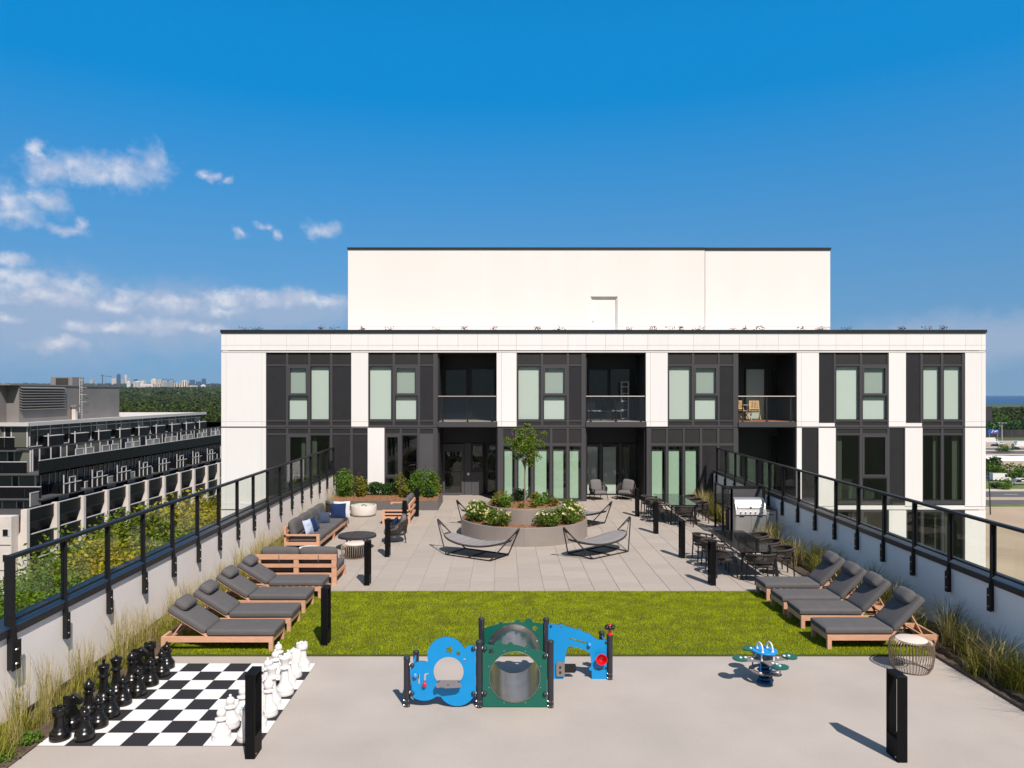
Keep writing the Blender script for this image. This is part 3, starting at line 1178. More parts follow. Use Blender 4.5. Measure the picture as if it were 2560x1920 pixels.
def recesses():
    k2 = (Y_FAC + 2.0) / F

    def gx(px):
        return (px - CX) * k2

    def gz(py):
        return EYE - (py - CY) * k2
    for i, (x0, x1) in enumerate(((1094, 1243.5), (1464.7, 1616), (1846, 1991.5))):
        X0, X1 = fx(x0), fx(x1)
        for lev in (0, 1):
            zt = fz(881) if lev else fz(1067.5)
            zb = fz(1054.5) if lev else 0.0
            m = MB()
            m.box(X0, X0 + 0.06, 0.17, 2.2, zb, zt)
            m.box(X1 - 0.06, X1, 0.17, 2.2, zb, zt)
            m.box(X0 + .06, X1 - .06, 0.10, 2.2, zt - 0.05, zt)
            m.build('recess_lining', 'recess_wall', BLD, 0)
            m = MB()
            m.box(X0 + .06, X1 - .06, 2.1, 2.2, zb, zt - .05)
            if lev or i == 2:
                m.build('recess_back_wall', 'recess_wall', BLD, 0)
            else:
                m = MB()
                m.box(X0 + .06, X1 - .06, 2.1, 2.2, gz(1108), zt - .05)
                m.build('recess_back_wall', 'recess_wall', BLD, 0)

        def door_window(a, b, ya, yb, glass_, blind=None, fr='recess_wall'):
            m = MB()
            x_0, x_1, z0, z1 = gx(a), gx(b), gz(yb), gz(ya)
            w = 0.06
            for bb in ((x_0, x_0 + w, z0, z1), (x_1 - w, x_1, z0, z1), (x_0 + w, x_1 - w, z0, z0 + w), (x_0 + w, x_1 - w, z1 - w, z1)):
                m.box(bb[0], bb[1], 2.02, 2.095, bb[2], bb[3])
            wi = m.build('window', fr, BLD, 0)
            box('pane', (x_0 + w, x_1 - w, 2.05, 2.058, z0 + w, z1 - w), glass_, wi)
            if blind:
                box('blind', (x_0 + w, x_0 + w + (x_1 - x_0 - 2 * w) * blind, 2.075, 2.08, z0 + w, z1 - w), 'blind', wi)
            return wi
        if i == 0:
            door_window(1106, 1168, 922, 1050, 'dark_glass')
            door_window(1176, 1238, 920, 1050, 'dark_glass')
        elif i == 1:
            door_window(1470, 1522, 922, 1050, 'dark_glass')
            w = door_window(1524, 1606, 920, 1050, 'dark_glass')
            m = MB()
            m.box(gx(1590), gx(1602), 2.07, 2.09, gz(1050), gz(922))
            m.build('curtain', 'curtain', w, 0)
        else:
            door_window(1863, 1916, 920, 1050, 'window_glass', 0.98)
            door_window(1924, 1985, 920, 1050, 'dark_glass')
            door_window(1924, 1960, 1085, 1245, 'dark_glass')
            door_window(1964, 1990, 1085, 1245, 'dark_glass')
        # balcony slab and guard
        pb('balcony_slab', x0, x1, 1054.5, 1067.5, -0.03, 2.09, 'mullion')
        m = MB()
        m.box(X0 + .06, X1 - .06, 0.08, 2.05, fz(1054.5) + 0.002, fz(1054.5) + 0.02)
        m.build('balcony_floor', 'deck_wood' if i == 2 else 'concrete', BLD, 0)
        g = MB()
        zt, zb = fz(991), fz(1054.5)
        g.tube([(X0 + .02, 0.10, zt), (X1 - .02, 0.10, zt)], 0.025, 8)
        gd = g.build('balcony_railing', 'planter_metal', BLD)
        n = 2
        ps = [X0 + 0.22, (X0 + X1) / 2, X1 - 0.22]
        for q in ps:
            m = MB()
            m.box(q - .025, q + .025, 0.085, 0.115, zb, zt - .02)
            m.box(q - .045, q + .045, 0.06, 0.14, zb, zb + .05)
            m.build('baluster', 'rail_metal' if i != 2 else 'dark_frame', gd, 0)
        for a, b in ((X0 + .03, ps[1] - .03), (ps[1] + .03, X1 - .03)):
            box('glass_pane', (a, b, 0.094, 0.104, zb + .06, zt - .05), 'smoked_glass' if i < 2 else 'rail_glass', gd)
        # small ceiling lamp
    # entrance in the first recess
    z0 = 0.022
    zt = gz(1108)
    x = gx
    pb2 = lambda nm, a, b, ya, yb, y0, y1, mt, par=BLD: box(nm, (gx(a), gx(b), y0, y1, max(gz(yb), z0), gz(ya)), mt, par)
    pb2('metal_panel', 1094, 1098, 1108, 1240, 2.05, 2.15, 'metal_panel')
    m = MB()
    for (a, b, ya, yb) in ((1098.5, 1112, 1110, 1239.5), (1154, 1160, 1110, 1239.5), (1112, 1154, 1110, 1129), (1112, 1154, 1232, 1239.5), (1112, 1154, 1179, 1181.5)):
        m.box(gx(a), gx(b), 2.03, 2.1, max(gz(yb), z0), gz(ya))
    dr = m.build('door', 'metal_panel', BLD, 0)
    pb2('pane', 1112, 1154, 1129, 1179, 2.06, 2.068, 'dark_glass', dr)
    pb2('pane', 1112, 1154, 1181.5, 1232, 2.06, 2.068, 'dark_glass', dr)
    for zz in (1145, 1180, 1215):
        pb2('hinge', 1099.5, 1100.8, zz - 3, zz + 3, 2.015, 2.03, 'steel', dr)
    mm = MB()
    mm.tube([(gx(1156.5), 2.03, gz(1188)), (gx(1156.5), 1.97, gz(1188)), (gx(1156.5), 1.97, gz(1178)), (gx(1156.5), 2.03, gz(1178))], 0.012, 6)
    mm.build('handle', 'steel', dr)
    pb2('metal_panel', 1161, 1178, 1108, 1240, 2.04, 2.1, 'metal_panel')
    pb2('metal_panel', 1178.5, 1208, 1180, 1240, 2.04, 2.1, 'metal_panel')
    pb2('access_keypad', 1168, 1173.5, 1182, 1188, 1.99, 2.04, 'steel')
    for (a, b, ya, yb) in ((1179, 1208, 1109, 1179), (1217, 1241, 1109, 1236)):
        m = MB()
        w = 0.05
        x_0, x_1, q0, q1 = gx(a), gx(b), max(gz(yb), z0), gz(ya)
        for bb in ((x_0, x_0 + w, q0, q1), (x_1 - w, x_1, q0, q1), (x_0 + w, x_1 - w, q0, q0 + w), (x_0 + w, x_1 - w, q1 - w, q1)):
            m.box(bb[0], bb[1], 2.02, 2.095, bb[2], bb[3])
        wi = m.build('window', 'dark_frame', BLD, 0)
        box('pane', (x_0 + w, x_1 - w, 2.05, 2.058, q0 + w, q1 - w), 'dark_glass', wi)
        if a > 1200:
            box('blind', (x_0 + w, x_1 - w, 2.085, 2.09, q0 + w, q1 - w), 'curtain', wi)
    # glazing of the second recess
    for (a, b) in ((fx(1094) + .07, fx(1243.5) - .07), (fx(1464.7) + .07, fx(1616) - .07)):
        box('room', (a, b, 2.22, 2.33, .02, 3.2), 'interior', BLD)
    for (a, b, bl) in ((1466, 1500, .92), (1505, 1549, .86), (1554, 1597, .0)):
        m = MB()
        w = 0.05
        x_0, x_1, q0, q1 = gx(a), gx(b), z0, gz(1110)
        for bb in ((x_0, x_0 + w, q0, q1), (x_1 - w, x_1, q0, q1), (x_0 + w, x_1 - w, q0, q0 + w), (x_0 + w, x_1 - w, q1 - w, q1)):
            m.box(bb[0], bb[1], 2.02, 2.1, bb[2], bb[3])
        wi = m.build('window', 'dark_frame', BLD, 0)
        box('pane', (x_0 + w, x_1 - w, 2.05, 2.058, q0 + w, q1 - w), 'window_glass', wi)
        if bl:
            box('blind', (x_0 + w, x_0 + w + bl * (x_1 - x_0 - 2 * w), 2.15, 2.155, q0 + w, q1 - .15), 'blind', wi)
        else:
            box('blind', (x_0 + w, x_0 + w + .4 * (x_1 - x_0), 2.15, 2.155, q0 + w, q1 - .15), 'curtain', wi)
    pb2('metal_panel', 1500, 1505, 1108, 1240, 2.03, 2.12, 'metal_panel')
    pb2('metal_panel', 1549, 1554, 1108, 1240, 2.03, 2.12, 'metal_panel')
    pb2('metal_panel', 1597, 1606, 1108, 1240, 2.03, 2.12, 'metal_panel')


recesses()


def penthouse():
    yb = 3.0
    k = (Y_FAC + yb) / F
    hx = lambda px: (px - CX) * k
    hz = lambda py: EYE - (py - CY) * k
    zr = fz(840) + 0.002
    zt = hz(624)
    xa, xd0, xd1, xj, xe = hx(870), hx(1477), hx(1543.5), hx(1762.5), hx(2075.5)
    y1 = 14.0
    dtop = hz(741)
    # wall sheets with fine joints
    e = [xa, hx(1201), hx(1477), hx(1543.5), xj - 0.012]
    for a, b in zip(e, e[1:]):
        g = 0.0012
        if abs(a - hx(1477)) < .01:
            box('penthouse_wall', (a, b, yb, yb + .2, dtop, zt), 'penthouse', BLD)
        else:
            box('penthouse_wall', (a + g, b - g, yb, yb + .2, hz(816) + .004, zt), 'penthouse', BLD)
            box('penthouse_base', (a + g, b - g, yb, yb + .2, zr, hz(816) - .004), 'penthouse', BLD)
    box('penthouse_wall', (xj + 0.012, xe, yb + 0.0, yb + .2, hz(816) + .004, zt - 0.03), 'penthouse', BLD)
    box('penthouse_base', (xj + 0.012, xe, yb, yb + .2, zr, hz(816) - .004), 'penthouse', BLD)
    m = MB()
    m.box(xa + .01, xe - .01, yb + .32, y1, zr, zt - .05)
    m.build('penthouse_core', 'penthouse', BLD, 0)
    box('parapet_cap', (xa - .03, xj - .01, yb - .04, yb + .4, zt, zt + .10), 'coping', BLD)
    box('parapet_cap', (xj + .01, xe + .03, yb - .04, yb + .4, zt - .03, zt + .09), 'coping', BLD)
    d = box('door', (xd0 + .04, xd1 - .05, yb + .12, yb + .17, zr, dtop - .05), 'white_door', BLD)
    m = MB()
    m.box(xd0, xd0 + .04, yb + .06, yb + .2, zr, dtop)
    m.box(xd1 - .05, xd1, yb + .06, yb + .2, zr, dtop)
    m.box(xd0 + .04, xd1 - .05, yb + .06, yb + .2, dtop - .05, dtop)
    m.build('door_frame', 'white_door', d, 0)
    m = MB()
    zz = hz(802)
    m.lathe([(0, .05), (.022, .05), (.03, .03), (.03, 0)], 8)
    h = m.build('handle', 'steel', d, loc=(xd0 + .13, yb + .12, zz), rot=(PI / 2, 0, 0))
    for zq in (hz(757), hz(798)):
        box('hinge', (xd1 - .075, xd1 - .05, yb + .105, yb + .12, zq - .06, zq + .06), 'steel', d)


penthouse()

# ------------------------------------------------------------------ light bollards
def bollards():
    hx, hy, h = 0.062, 0.14, 1.097
    m = MB()
    # portal frame: two uprights, cap and plinth; the opening runs through it sideways
    e = 0.006
    out = [(-hy, 0), (hy, 0), (hy, h - e), (hy - e, h), (-hy + e, h), (-hy, h - e)]
    hole = [(-hy + .022, .28), (hy - .022, .28), (hy - .022, h - .04), (-hy + .022, h - .04)]
    m.prism(out, [hole], lambda u, v, w: (w, u, v), hx, -hx)
    me = m.mesh('bollard_frame', 'black_paint', 30)
    lm = MB()
    lm.box(-hx + .012, hx - .012, -hy + .03, hy - .03, h - .046, h - .0405)
    lme = lm.mesh('lamp_strip', 'dark_frame', 0)
    bm = MB()
    bm.lathe([(0, .006), (.009, .005), (.011, 0)], 8)
    bme = bm.mesh('screw', 'bolt')
    L = [(-3.26, 9.48, 'black portal light bollard standing between the chess mat and the open concrete'),
         (-3.32, 13.6, 'black portal light bollard on the turf beside the front grey loungers'),
         (-3.33, 17.85, 'black portal light bollard on the pavers before the back of the wooden sofa'),
         (-3.33, 20.95, 'black portal light bollard in front of the woven rope armchair'),
         (-3.32, 24.45, 'black portal light bollard between the rope armchair and the wooden loveseat'),
         (-3.30, 27.8, 'black portal light bollard behind the wooden loveseat near the planting bed'),
         (5.09, 9.39, 'black portal light bollard alone on the open concrete near the wire table'),
         (5.13, 17.85, 'black portal light bollard at the turf edge beside the near dining table'),
         (5.12, 20.8, 'black portal light bollard at the far end of the near dining table'),
         (5.13, 24.4, 'black portal light bollard between the hammocks and the far dining table'),
         (5.13, 27.8, 'black portal light bollard by the facade beside the far dining table')]
    for x, y, lab in L:
        b = thing('light_bollard', lab, 'bollard', (x, y, 0.0), 0, 'light bollards in two rows')
        link('bollard_frame', me, b)
        link('lamp_strip', lme, b)
        s = 1 if x < 0 else -1
        link('screw', bme, b, (s * hx, -.09, .05), (0, s * PI / 2, 0))


bollards()


# ------------------------------------------------------------------ sun loungers
def make_lounger(name, ang):
    """foot end at x = 0, head end at x = 2.03; width along y"""
    t = thing(name, 'x', 'lounger', group='sun loungers on the turf')
    W, Ln = 0.72, 2.03
    hw = W / 2
    m = MB()
    for s in (-1, 1):
        m.box(0.0, Ln, s * hw, s * (hw - .05), .165, .262)
    m.box(.0, .05, -hw + .05, hw - .05, .165, .262)
    m.box(Ln - .05, Ln, -hw + .05, hw - .05, .165, .262)
    m.box(1.16, 1.21, -hw + .05, hw - .05, .175, .255)
    m.build('frame', 'teak', t, 0)
    for x in (0.0, Ln - .075):
        for s in (-1, 1):
            b = MB()
            b.box(x, x + .075, s * hw, s * (hw - .06), 0.0, .165)
            b.build('leg', 'teak', t, 0)
    for i in range(7):
        x = .10 + i * .15
        b = MB()
        b.box(x, x + .09, -hw + .05, hw - .05, .235, .255)
        b.build('slat', 'teak', t, 0)
    hxp, hz = 1.20, .262
    ca, sa = math.cos(ang), math.sin(ang)
    rot = Matrix.Rotation(-ang, 3, 'Y')
    b = MB()
    for s in (-1, 1):
        b.beam((hxp, s * (hw - .045), hz), (hxp + .80 * ca, s * (hw - .045), hz + .80 * sa), .04, .035)
    for q in (.05, .3, .55, .77):
        b.beam((hxp + q * ca, -hw + .06, hz + q * sa), (hxp + q * ca, hw - .06, hz + q * sa), .05, .02)
    b.build('back_frame', 'teak', t, 0)
    b = MB()
    for s in (-1, 1):
        b.beam((hxp + .52 * ca, s * (hw - .08), hz + .52 * sa), (hxp + .52 * ca + .24, s * (hw - .08), .22), .03, .02)
    b.beam((hxp + .52 * ca + .24, -hw + .06, .22), (hxp + .52 * ca + .24, hw - .06, .22), .03, .03)
    b.build('back_prop', 'teak', t, 0)
    b = MB()
    b.rbox((.595, 0, hz + .065), (1.25, W - .02, .115), .035, puff=.010, n=8)
    b.build('seat_cushion', 'cushion', t, 60)
    b = MB()
    cx = .405
    c = Vector((hxp + .03, 0, hz + .075)) + rot @ Vector((cx, 0, 0.0))
    b.rbox(c, (.80, W - .02, .115), .035, rot, puff=.012, n=8)
    b.build('back_cushion', 'cushion', t, 60)
    b = MB()
    c = Vector((hxp + .03, 0, hz + .075)) + rot @ Vector((.665, 0, .118))
    b.rbox(c, (.27, .50, .15), .075, rot, puff=.02, n=7)
    pl = b.build('head_pillow', 'cushion', t, 70)
    b = MB()
    for s in (-1, 1):
        c1 = Vector((hxp + .03, s * .12, hz + .075)) + rot @ Vector((.74, 0, .10))
        c2 = Vector((hxp + .03, s * .12, hz + .075)) + rot @ Vector((.82, 0, .0))
        b.beam(c1, c2, .03, .008)
    b.build('strap', 'cushion', pl, 0)
    return t


def loungers():
    a = make_lounger('sun_lounger', R(32))
    spots = [(-4.18, 13.53, 'wooden lounger with grey cushions closest to the chess mat, its back half raised'),
             (-4.18, 14.62, 'wooden grey lounger second from the chess mat, its back half raised'),
             (-4.22, 15.83, 'wooden grey lounger third from the chess mat, its back half raised'),
             (-4.16, 16.95, 'wooden grey lounger just in front of the back of the wooden sofa')]
    for i, (x, y, lab) in enumerate(spots):
        if i == 0:
            a.location = (x, y, .030)
            a.rotation_euler = (0, 0, PI)
            a['label'] = lab
        else:
            copy_thing(a, (x, y, .030), PI + R((0, .6, -.5, .4)[i]), lab)
    b = make_lounger('sun_lounger', R(47))
    spots = [(5.93, 13.63, 'wooden lounger with grey cushions and steep back beside the round wire table'),
             (5.93, 14.79, 'wooden grey lounger with steep back, second from the round wire table'),
             (5.92, 15.68, 'wooden grey lounger with steep back, third from the round wire table'),
             (5.95, 16.75, 'wooden grey lounger with steep back just in front of the near dining table')]
    for i, (x, y, lab) in enumerate(spots):
        if i == 0:
            b.location = (x, y, .030)
            b['label'] = lab
        else:
            copy_thing(b, (x, y, .030), R((0, -.6, .5, -.3)[i]), lab)


loungers()


# ------------------------------------------------------------------ sofas
def make_sofa(label, L, seats, loc, rz, arms=(1, 1), D=1.02, back_parts=True, bars=True):
    """length along x, back at +y, facing -y; origin under the middle"""
    t = thing('sofa', label, 'sofa', loc, rz)
    h, d = L / 2, D / 2
    w = .075
    m = MB()
    m.box(-h, h, -d, -d + w, .19, .28)
    m.box(-h, h, d - w, d, .19, .28)
    m.box(-h, -h + w, -d + w, d - w, .19, .28)
    m.box(h - w, h, -d + w, d - w, .19, .28)
    m.build('base_frame', 'teak', t, 0)
    nleg = max(2, int(round(L / 1.9)) + 1)
    for i in range(nleg):
        x = -h + (L - .12) * i / (nleg - 1)
        b = MB()
        b.box(x, x + .12, -d, -d + .07, 0, .19)
        b.build('leg', 'teak', t, 0)
        b = MB()
        b.box(x, x + .12, d - .07, d, 0, .19)
        b.build('leg', 'teak', t, 0)
    # back: posts and rails
    npost = seats // 2 + 1 if seats > 2 else 3
    for i in range(npost):
        x = -h + (L - .12) * i / (npost - 1)
        b = MB()
        b.box(x, x + .12, d - .06, d - .002, .28, .62)
        b.build('back_post', 'teak', t, 0)
    for z0, z1, y in ((.62, .735, .062), (.425, .505, .055)):
        b = MB()
        b.box(-h, h, d - y, d + .004, z0, z1)
        b.build('back_rail', 'teak', t, 0)
    for k, s in enumerate((-1, 1)):
        if not arms[k]:
            continue
        x0, x1 = (s * h, s * (h - .07))
        b = MB()
        b.box(x0, x1, -d, -d + .09, .28, .47)
        b.box(x0, x1, -d, d - .06, .47, .515)
        if bars:
            b.box(x0, x1, -d + .09, d - .06, .34, .39)
        b.build('arm', 'teak', t, 0)
    m = MB()
    m.box(-h + w, h - w, -d + w, d - w, .24, .265)
    m.build('slat_base', 'dark_metal', t, 0)
    cw = (L - .02 - .07 * sum(arms)) / seats
    x0 = -h + .01 + .07 * arms[0]
    for i in range(seats):
        b = MB()
        b.rbox((x0 + cw * (i + .5), -.06, .36), (cw - .012, D - .12, .17), .05, puff=.012, n=7)
        b.build('seat_cushion', 'cushion', t, 60)
        b = MB()
        rot = Matrix.Rotation(R(-12), 3, 'X')
        b.rbox((x0 + cw * (i + .5), d - .20, .655), (cw - .02, .20, .46), .085, rot, puff=.03, n=7)
        b.build('back_cushion', 'cushion', t, 60)
    for i in range(2 if back_parts else 0):
        x = -h + L * (i + .45) / 2.05
        b = MB()
        b.box(x, x + .015, d + .004, d + .009, .55, .735)
        b.build('strap', 'cushion', t, 0)
    return t


def pillow(label, mat, loc, rz, tilt, s=.46, th=.16, name='throw_pillow'):
    m = MB()
    rot = Matrix.Rotation(R(tilt), 3, 'X')
    # square pillow standing on its edge, corners drawn out
    n = 9
    V, Fc = [], []
    for side in (-1, 1):
        for i in range(n + 1):
            for j in range(n + 1):
                u, v = -1 + 2 * i / n, -1 + 2 * j / n
                e = (1 - abs(u) ** 2.2) * (1 - abs(v) ** 2.2)
                k = 1 - .07 * (1 - abs(u * v))
                V.append(Vector((u * s / 2 * k, side * th / 2 * max(e, 0) ** .6, v * s / 2 * k + s / 2)))
    nn = (n + 1) ** 2
    for side in (0, 1):
        for i in range(n):
            for j in range(n):
                q = (side * nn + i * (n + 1) + j, side * nn + (i + 1) * (n + 1) + j, side * nn + (i + 1) * (n + 1) + j + 1, side * nn + i * (n + 1) + j + 1)
                Fc.append(q if side == 0 else q[::-1])
    m.add([rot @ p for p in V], Fc)
    o = m.build(name, mat, None, 80, loc, (0, 0, rz))
    return tag(o, label, 'pillow', 'throw pillows')


def lounge_set():
    make_sofa('wooden sofa seen from behind, its slatted back turned to the loungers', 1.98, 2, (-5.08, 18.32, .022), PI, (0, 1), 1.04)
    s = make_sofa('long grey cushioned wooden sofa along the sunlit parapet wall', 3.9, 4, (-5.97, 23.45, .022), PI / 2, (1, 1), 1.05, False, False)
    make_sofa('small wooden loveseat beside the round white fire pit', 2.0, 2, (-3.84, 27.05, .022), -PI / 2, (1, 1), 1.0, False)
    zt = .455
    pillow('pale blue patterned pillow leaning at the near arm of the long sofa', 'pale_blue', (-5.83, 21.95, zt), R(75), -18, .46)
    pillow('navy pillow tucked behind the pale blue one on the long sofa', 'navy', (-5.78, 22.22, zt), R(68), -20, .46)
    pillow('small slate blue pillow beside the navy one at the near end of the sofa', 'slate_blue', (-5.83, 22.62, zt), R(62), -22, .40)
    pillow('small slate blue pillow alone in the middle of the long sofa', 'slate_blue', (-5.85, 23.75, zt), R(20), -15, .38)
    pillow('square navy pillow propped at the far end of the long sofa', 'navy', (-5.62, 24.72, zt), R(8), -14, .52)
    pillow('white pillow behind the square navy one on the long sofa', 'white_fabric', (-5.55, 24.94, zt), R(8), -12, .56)


lounge_set()


# ------------------------------------------------------------------ woven rope armchairs
def make_rope_chair(label, loc, rz, group='woven rope lounge chairs', tilt=0):
    """faces -y"""
    t = thing('rope_armchair', label, 'armchair', loc, rz, group)
    for (x, y) in ((-.31, -.30), (.31, -.30), (-.26, .30), (.26, .30)):
        b = MB()
        b.tube([(x * 1.1, y * 1.12, 0), (x * .92, y * .9, .34), (x * .86, y * .8, .5 if y < 0 else .36)], [.014, .018, .016], 7)
        b.build('leg', 'dark_metal', t)

    def bot(a):
        return Vector((.33 * math.sin(a), .31 * math.cos(a), .25))

    def top(a):
        k = (1 + math.cos(a)) / 2
        return Vector((.40 * math.sin(a), .40 * math.cos(a) - .02, .42 + .33 * k ** 1.2))
    A = R(128)
    b = MB()
    arc = [top(-A + 2 * A * i / 24) for i in range(25)]
    b.tube([bot(-A)] + arc + [bot(A)], .02, 7)
    b.tube([bot(2 * PI * i / 24) for i in range(24)], .018, 6, closed=True)
    b.build('seat_frame', 'rope', t)
    b = MB()
    n = 34
    for i in range(n + 1):
        for s in (-1, 1):
            a0 = -A + 2 * A * i / n
            a1 = a0 + s * R(24)
            if abs(a1) > A:
                continue
            p, q = bot(a0), top(a1)
            mid = (p + q) / 2
            mid += Vector((mid.x, mid.y, 0)).normalized() * (.035 + .006 * s)
            b.tube([p, mid, q], .0105, 4, caps=False)
    b.build('rope_weave', 'rope', t, 60)
    b = MB()
    b.lathe([(0, .235), (.32, .235), (.33, .25), (0, .25)], 20)
    b.build('seat_base', 'rope', t)
    b = MB()
    b.rbox((0, -.04, .33), (.60, .62, .14), .07, puff=.02, n=8)
    b.build('seat_cushion', 'cushion_light', t, 70)
    b = MB()
    b.rbox((0, .22, .60), (.52, .16, .50), .08, Matrix.Rotation(R(-16), 3, 'X') @ Matrix.Rotation(R(tilt), 3, 'Y'), puff=.03, n=7)
    b.build('back_cushion', 'cushion_light', t, 70)
    return t


make_rope_chair('woven rope armchair seen from behind, beside the dark round coffee table', (-3.42, 23.0, .022), R(-82))
pillow('navy pillow lying on the seat of the rope armchair', 'navy', (-3.55, 23.1, .435), R(-80), -30, .40)
make_rope_chair('woven rope armchair half hidden behind the far end of the long sofa', (-6.05, 26.35, .022), R(125))
make_rope_chair('rope armchair with grey cushions by the facade, on the planter side', (4.20, 32.2, .022), R(18))
make_rope_chair('rope armchair with grey cushions by the facade, on the dining side', (5.47, 32.25, .022), R(-28), tilt=6)


# ------------------------------------------------------------------ tables, fire pit, wire tables
def small_tables():
    t = thing('coffee_table', 'dark round slatted coffee table in front of the long sofa', 'table', (-4.42, 21.98, .022))
    m = MB()
    n = 5
    r = .57
    for i in range(n):
        a, b = -r + 2 * r * i / n + .004, -r + 2 * r * (i + 1) / n - .004
        pts = []
        for k in range(9):
            x = a + (b - a) * k / 8
            pts.append((x, -math.sqrt(max(r * r - x * x, 1e-6))))
        for k in range(8, -1, -1):
            x = a + (b - a) * k / 8
            pts.append((x, math.sqrt(max(r * r - x * x, 1e-6))))
        q = MB()
        q.prism(pts, [], lambda u, v, w: (u, v, w), .425, .395)
        q.build('slat', 'dark_table', t, 0)
    m = MB()
    m.lathe([(r - .05, .36), (r + .004, .36), (r + .004, .405), (r - .004, .405)], 40)
    m.build('rim', 'dark_table', t)
    for k in range(4):
        a = PI / 4 + k * PI / 2
        q = MB()
        q.tube([(.34 * math.cos(a), .34 * math.sin(a), .375), (.42 * math.cos(a), .42 * math.sin(a), 0)], [.03, .018], 8)
        q.build('leg', 'dark_table', t)
    # fire pit
    t = thing('fire_pit', 'round white fire pit bowl near the shrubs', 'fire pit', (-5.38, 28.0, .022))
    m = MB()
    m.lathe([(0, .02), (.44, .02), (.47, .04), (.49, .10), (.49, .38), (.485, .40), (.44, .40), (.435, .36), (.0, .345)], 40)
    m.build('bowl', 'fire_white', t)
    m = MB()
    m.lathe([(.43, .0), (.45, .0), (.45, .022), (.43, .022)], 32)
    m.build('plinth', 'dark_metal', t)
    m = MB()
    m.lathe([(.405, .36), (.405, .50), (.40, .50), (.40, .36)], 32)
    m.build('glass_guard', 'rail_glass', t)
    rng = random.Random(2)
    m = MB()
    for i in range(46):
        a, rr = rng.uniform(0, 6.28), .36 * math.sqrt(rng.random())
        s = rng.uniform(.018, .035)
        m.ball((rr * math.cos(a), rr * math.sin(a), .36 + s * .4), (s, s * .8, s * .7), 6, 4)
    o = m.build('lava_stones', 'fire_white', t)
    o['kind'] = 'stuff'
    m = MB()
    m.tube([(-.1, .05, .38), (0, .0, .42), (.12, -.04, .385)], .012, 6)
    m.build('burner', 'dark_metal', t)

    def wire_table(label, loc, R0, h, rtop, mat, n, group='round wire side tables'):
        t = thing('wire_table', label, 'side table', loc, 0, group)
        for i in range(n):
            a = 2 * PI * i / n
            pts = []
            for (q, z) in ((rtop + .01, h - .005), (R0 * .86, h - .006), (R0 * .97, h - .05), (R0, h * .72), (R0, h * .5), (R0 * .93, h * .2), (R0 * .78, .012)):
                pts.append((q * math.cos(a), q * math.sin(a), z))
            b = MB()
            b.tube(pts, .0062, 4)
            b.build('rib', mat, t, 60) if i == 0 else None
            if i == 0:
                rib = t.children[0].data
            else:
                link('rib', rib, t, None, (0, 0, a))
        for (q, z) in ((R0 * .78, .012), (R0 * .86, h - .012)):
            b = MB()
            b.tube([(q * math.cos(2 * PI * k / 36), q * math.sin(2 * PI * k / 36), z) for k in range(36)], .008, 5, closed=True)
            b.build('ring', mat, t)
        b = MB()
        b.lathe([(0, h - .03), (rtop, h - .03), (rtop + .012, h - .02), (rtop + .012, h + .006), (rtop, h + .014), (0, h + .014)], 36)
        b.build('table_top', 'table_cream', t)
        return t

    def infill(t):  # dark solid that fills the inside of the low wire table
        b = MB()
        b.lathe([(0, .02), (.24, .02), (.30, .12), (.30, .30), (.26, .36), (0, .36)], 28)
        b.build('dark_infill', 'dark_metal', t)
    wire_table('round wire table with cream top standing alone by the loungers with steep backs', (6.96, 12.38, 0), .345, .52, .235, 'wire', 44)
    infill(wire_table('low round wire table with cream top in front of the dark coffee table', (-4.24, 20.82, .022), .40, .40, .29, 'wire_pale', 40))
    t = thing('side_table', 'small pale round table half hidden behind the back of the wooden sofa', 'side table', (-5.35, 20.0, .022))
    m = MB()
    m.lathe([(0, .43), (.26, .43), (.27, .44), (.27, .455), (0, .46)], 28)
    m.build('table_top', 'fire_white', t)
    m = MB()
    m.lathe([(0, 0), (.17, 0), (.17, .012), (.02, .02), (.018, .43)], 20)
    m.build('pedestal', 'steel', t)


small_tables()


# ------------------------------------------------------------------ dining sets
def make_dining_chair():
    """faces -y (towards the table)"""
    t = thing('dining_chair', 'x', 'chair')
    for (x, y) in ((-.23, -.22), (.23, -.22), (-.22, .22), (.22, .22)):
        b = MB()
        top_z = .63
        b.tube([(x * 1.12, y * 1.12, 0), (x * 1.03, y * 1.02, .44), (x * 1.10, y * (1.02 if y > 0 else .55), top_z)], [.016, .020, .018], 6)
        b.build('leg', 'dark_metal', t)
    b = MB()
    b.lathe([(0, .415), (.235, .415), (.25, .43), (.245, .455), (.20, .468), (0, .462)], 24)
    b.build('seat', 'rope', t)
    b = MB()
    for (p, q) in (((-.24, -.22, .40), (.24, -.22, .40)), ((-.24, .22, .40), (.24, .22, .40)), ((-.24, -.22, .40), (-.24, .22, .40)), ((.24, -.22, .40), (.24, .22, .40))):
        b.tube([p, q], .010, 5)
    b.build('seat_frame', 'dark_metal', t)
    A = R(150)

    def rim(a, z, k=1.0):
        return Vector((.30 * k * math.sin(a), .29 * k * math.cos(a), z))
    b = MB()
    pts = [rim(-A + 2 * A * i / 28, .63 + .075 * ((1 + math.cos(-A + 2 * A * i / 28)) / 2)) for i in range(29)]
    b.tube(pts, .026, 7)
    b.build('top_rail', 'rope', t)
    # woven back band: vertical cords between the rim and a lower hoop
    b = MB()
    B = R(88)
    lower = [rim(-B + 2 * B * i / 16, .515, .97) for i in range(17)]
    b.tube(lower, .010, 5)
    for i in range(57):
        a = -B + 2 * B * i / 56
        z = .63 + .075 * ((1 + math.cos(a)) / 2)
        b.tube([rim(a, z), rim(a, .515, .97)], .0075, 4, caps=False)
    b.build('woven_back', 'rope', t, 60)
    return t


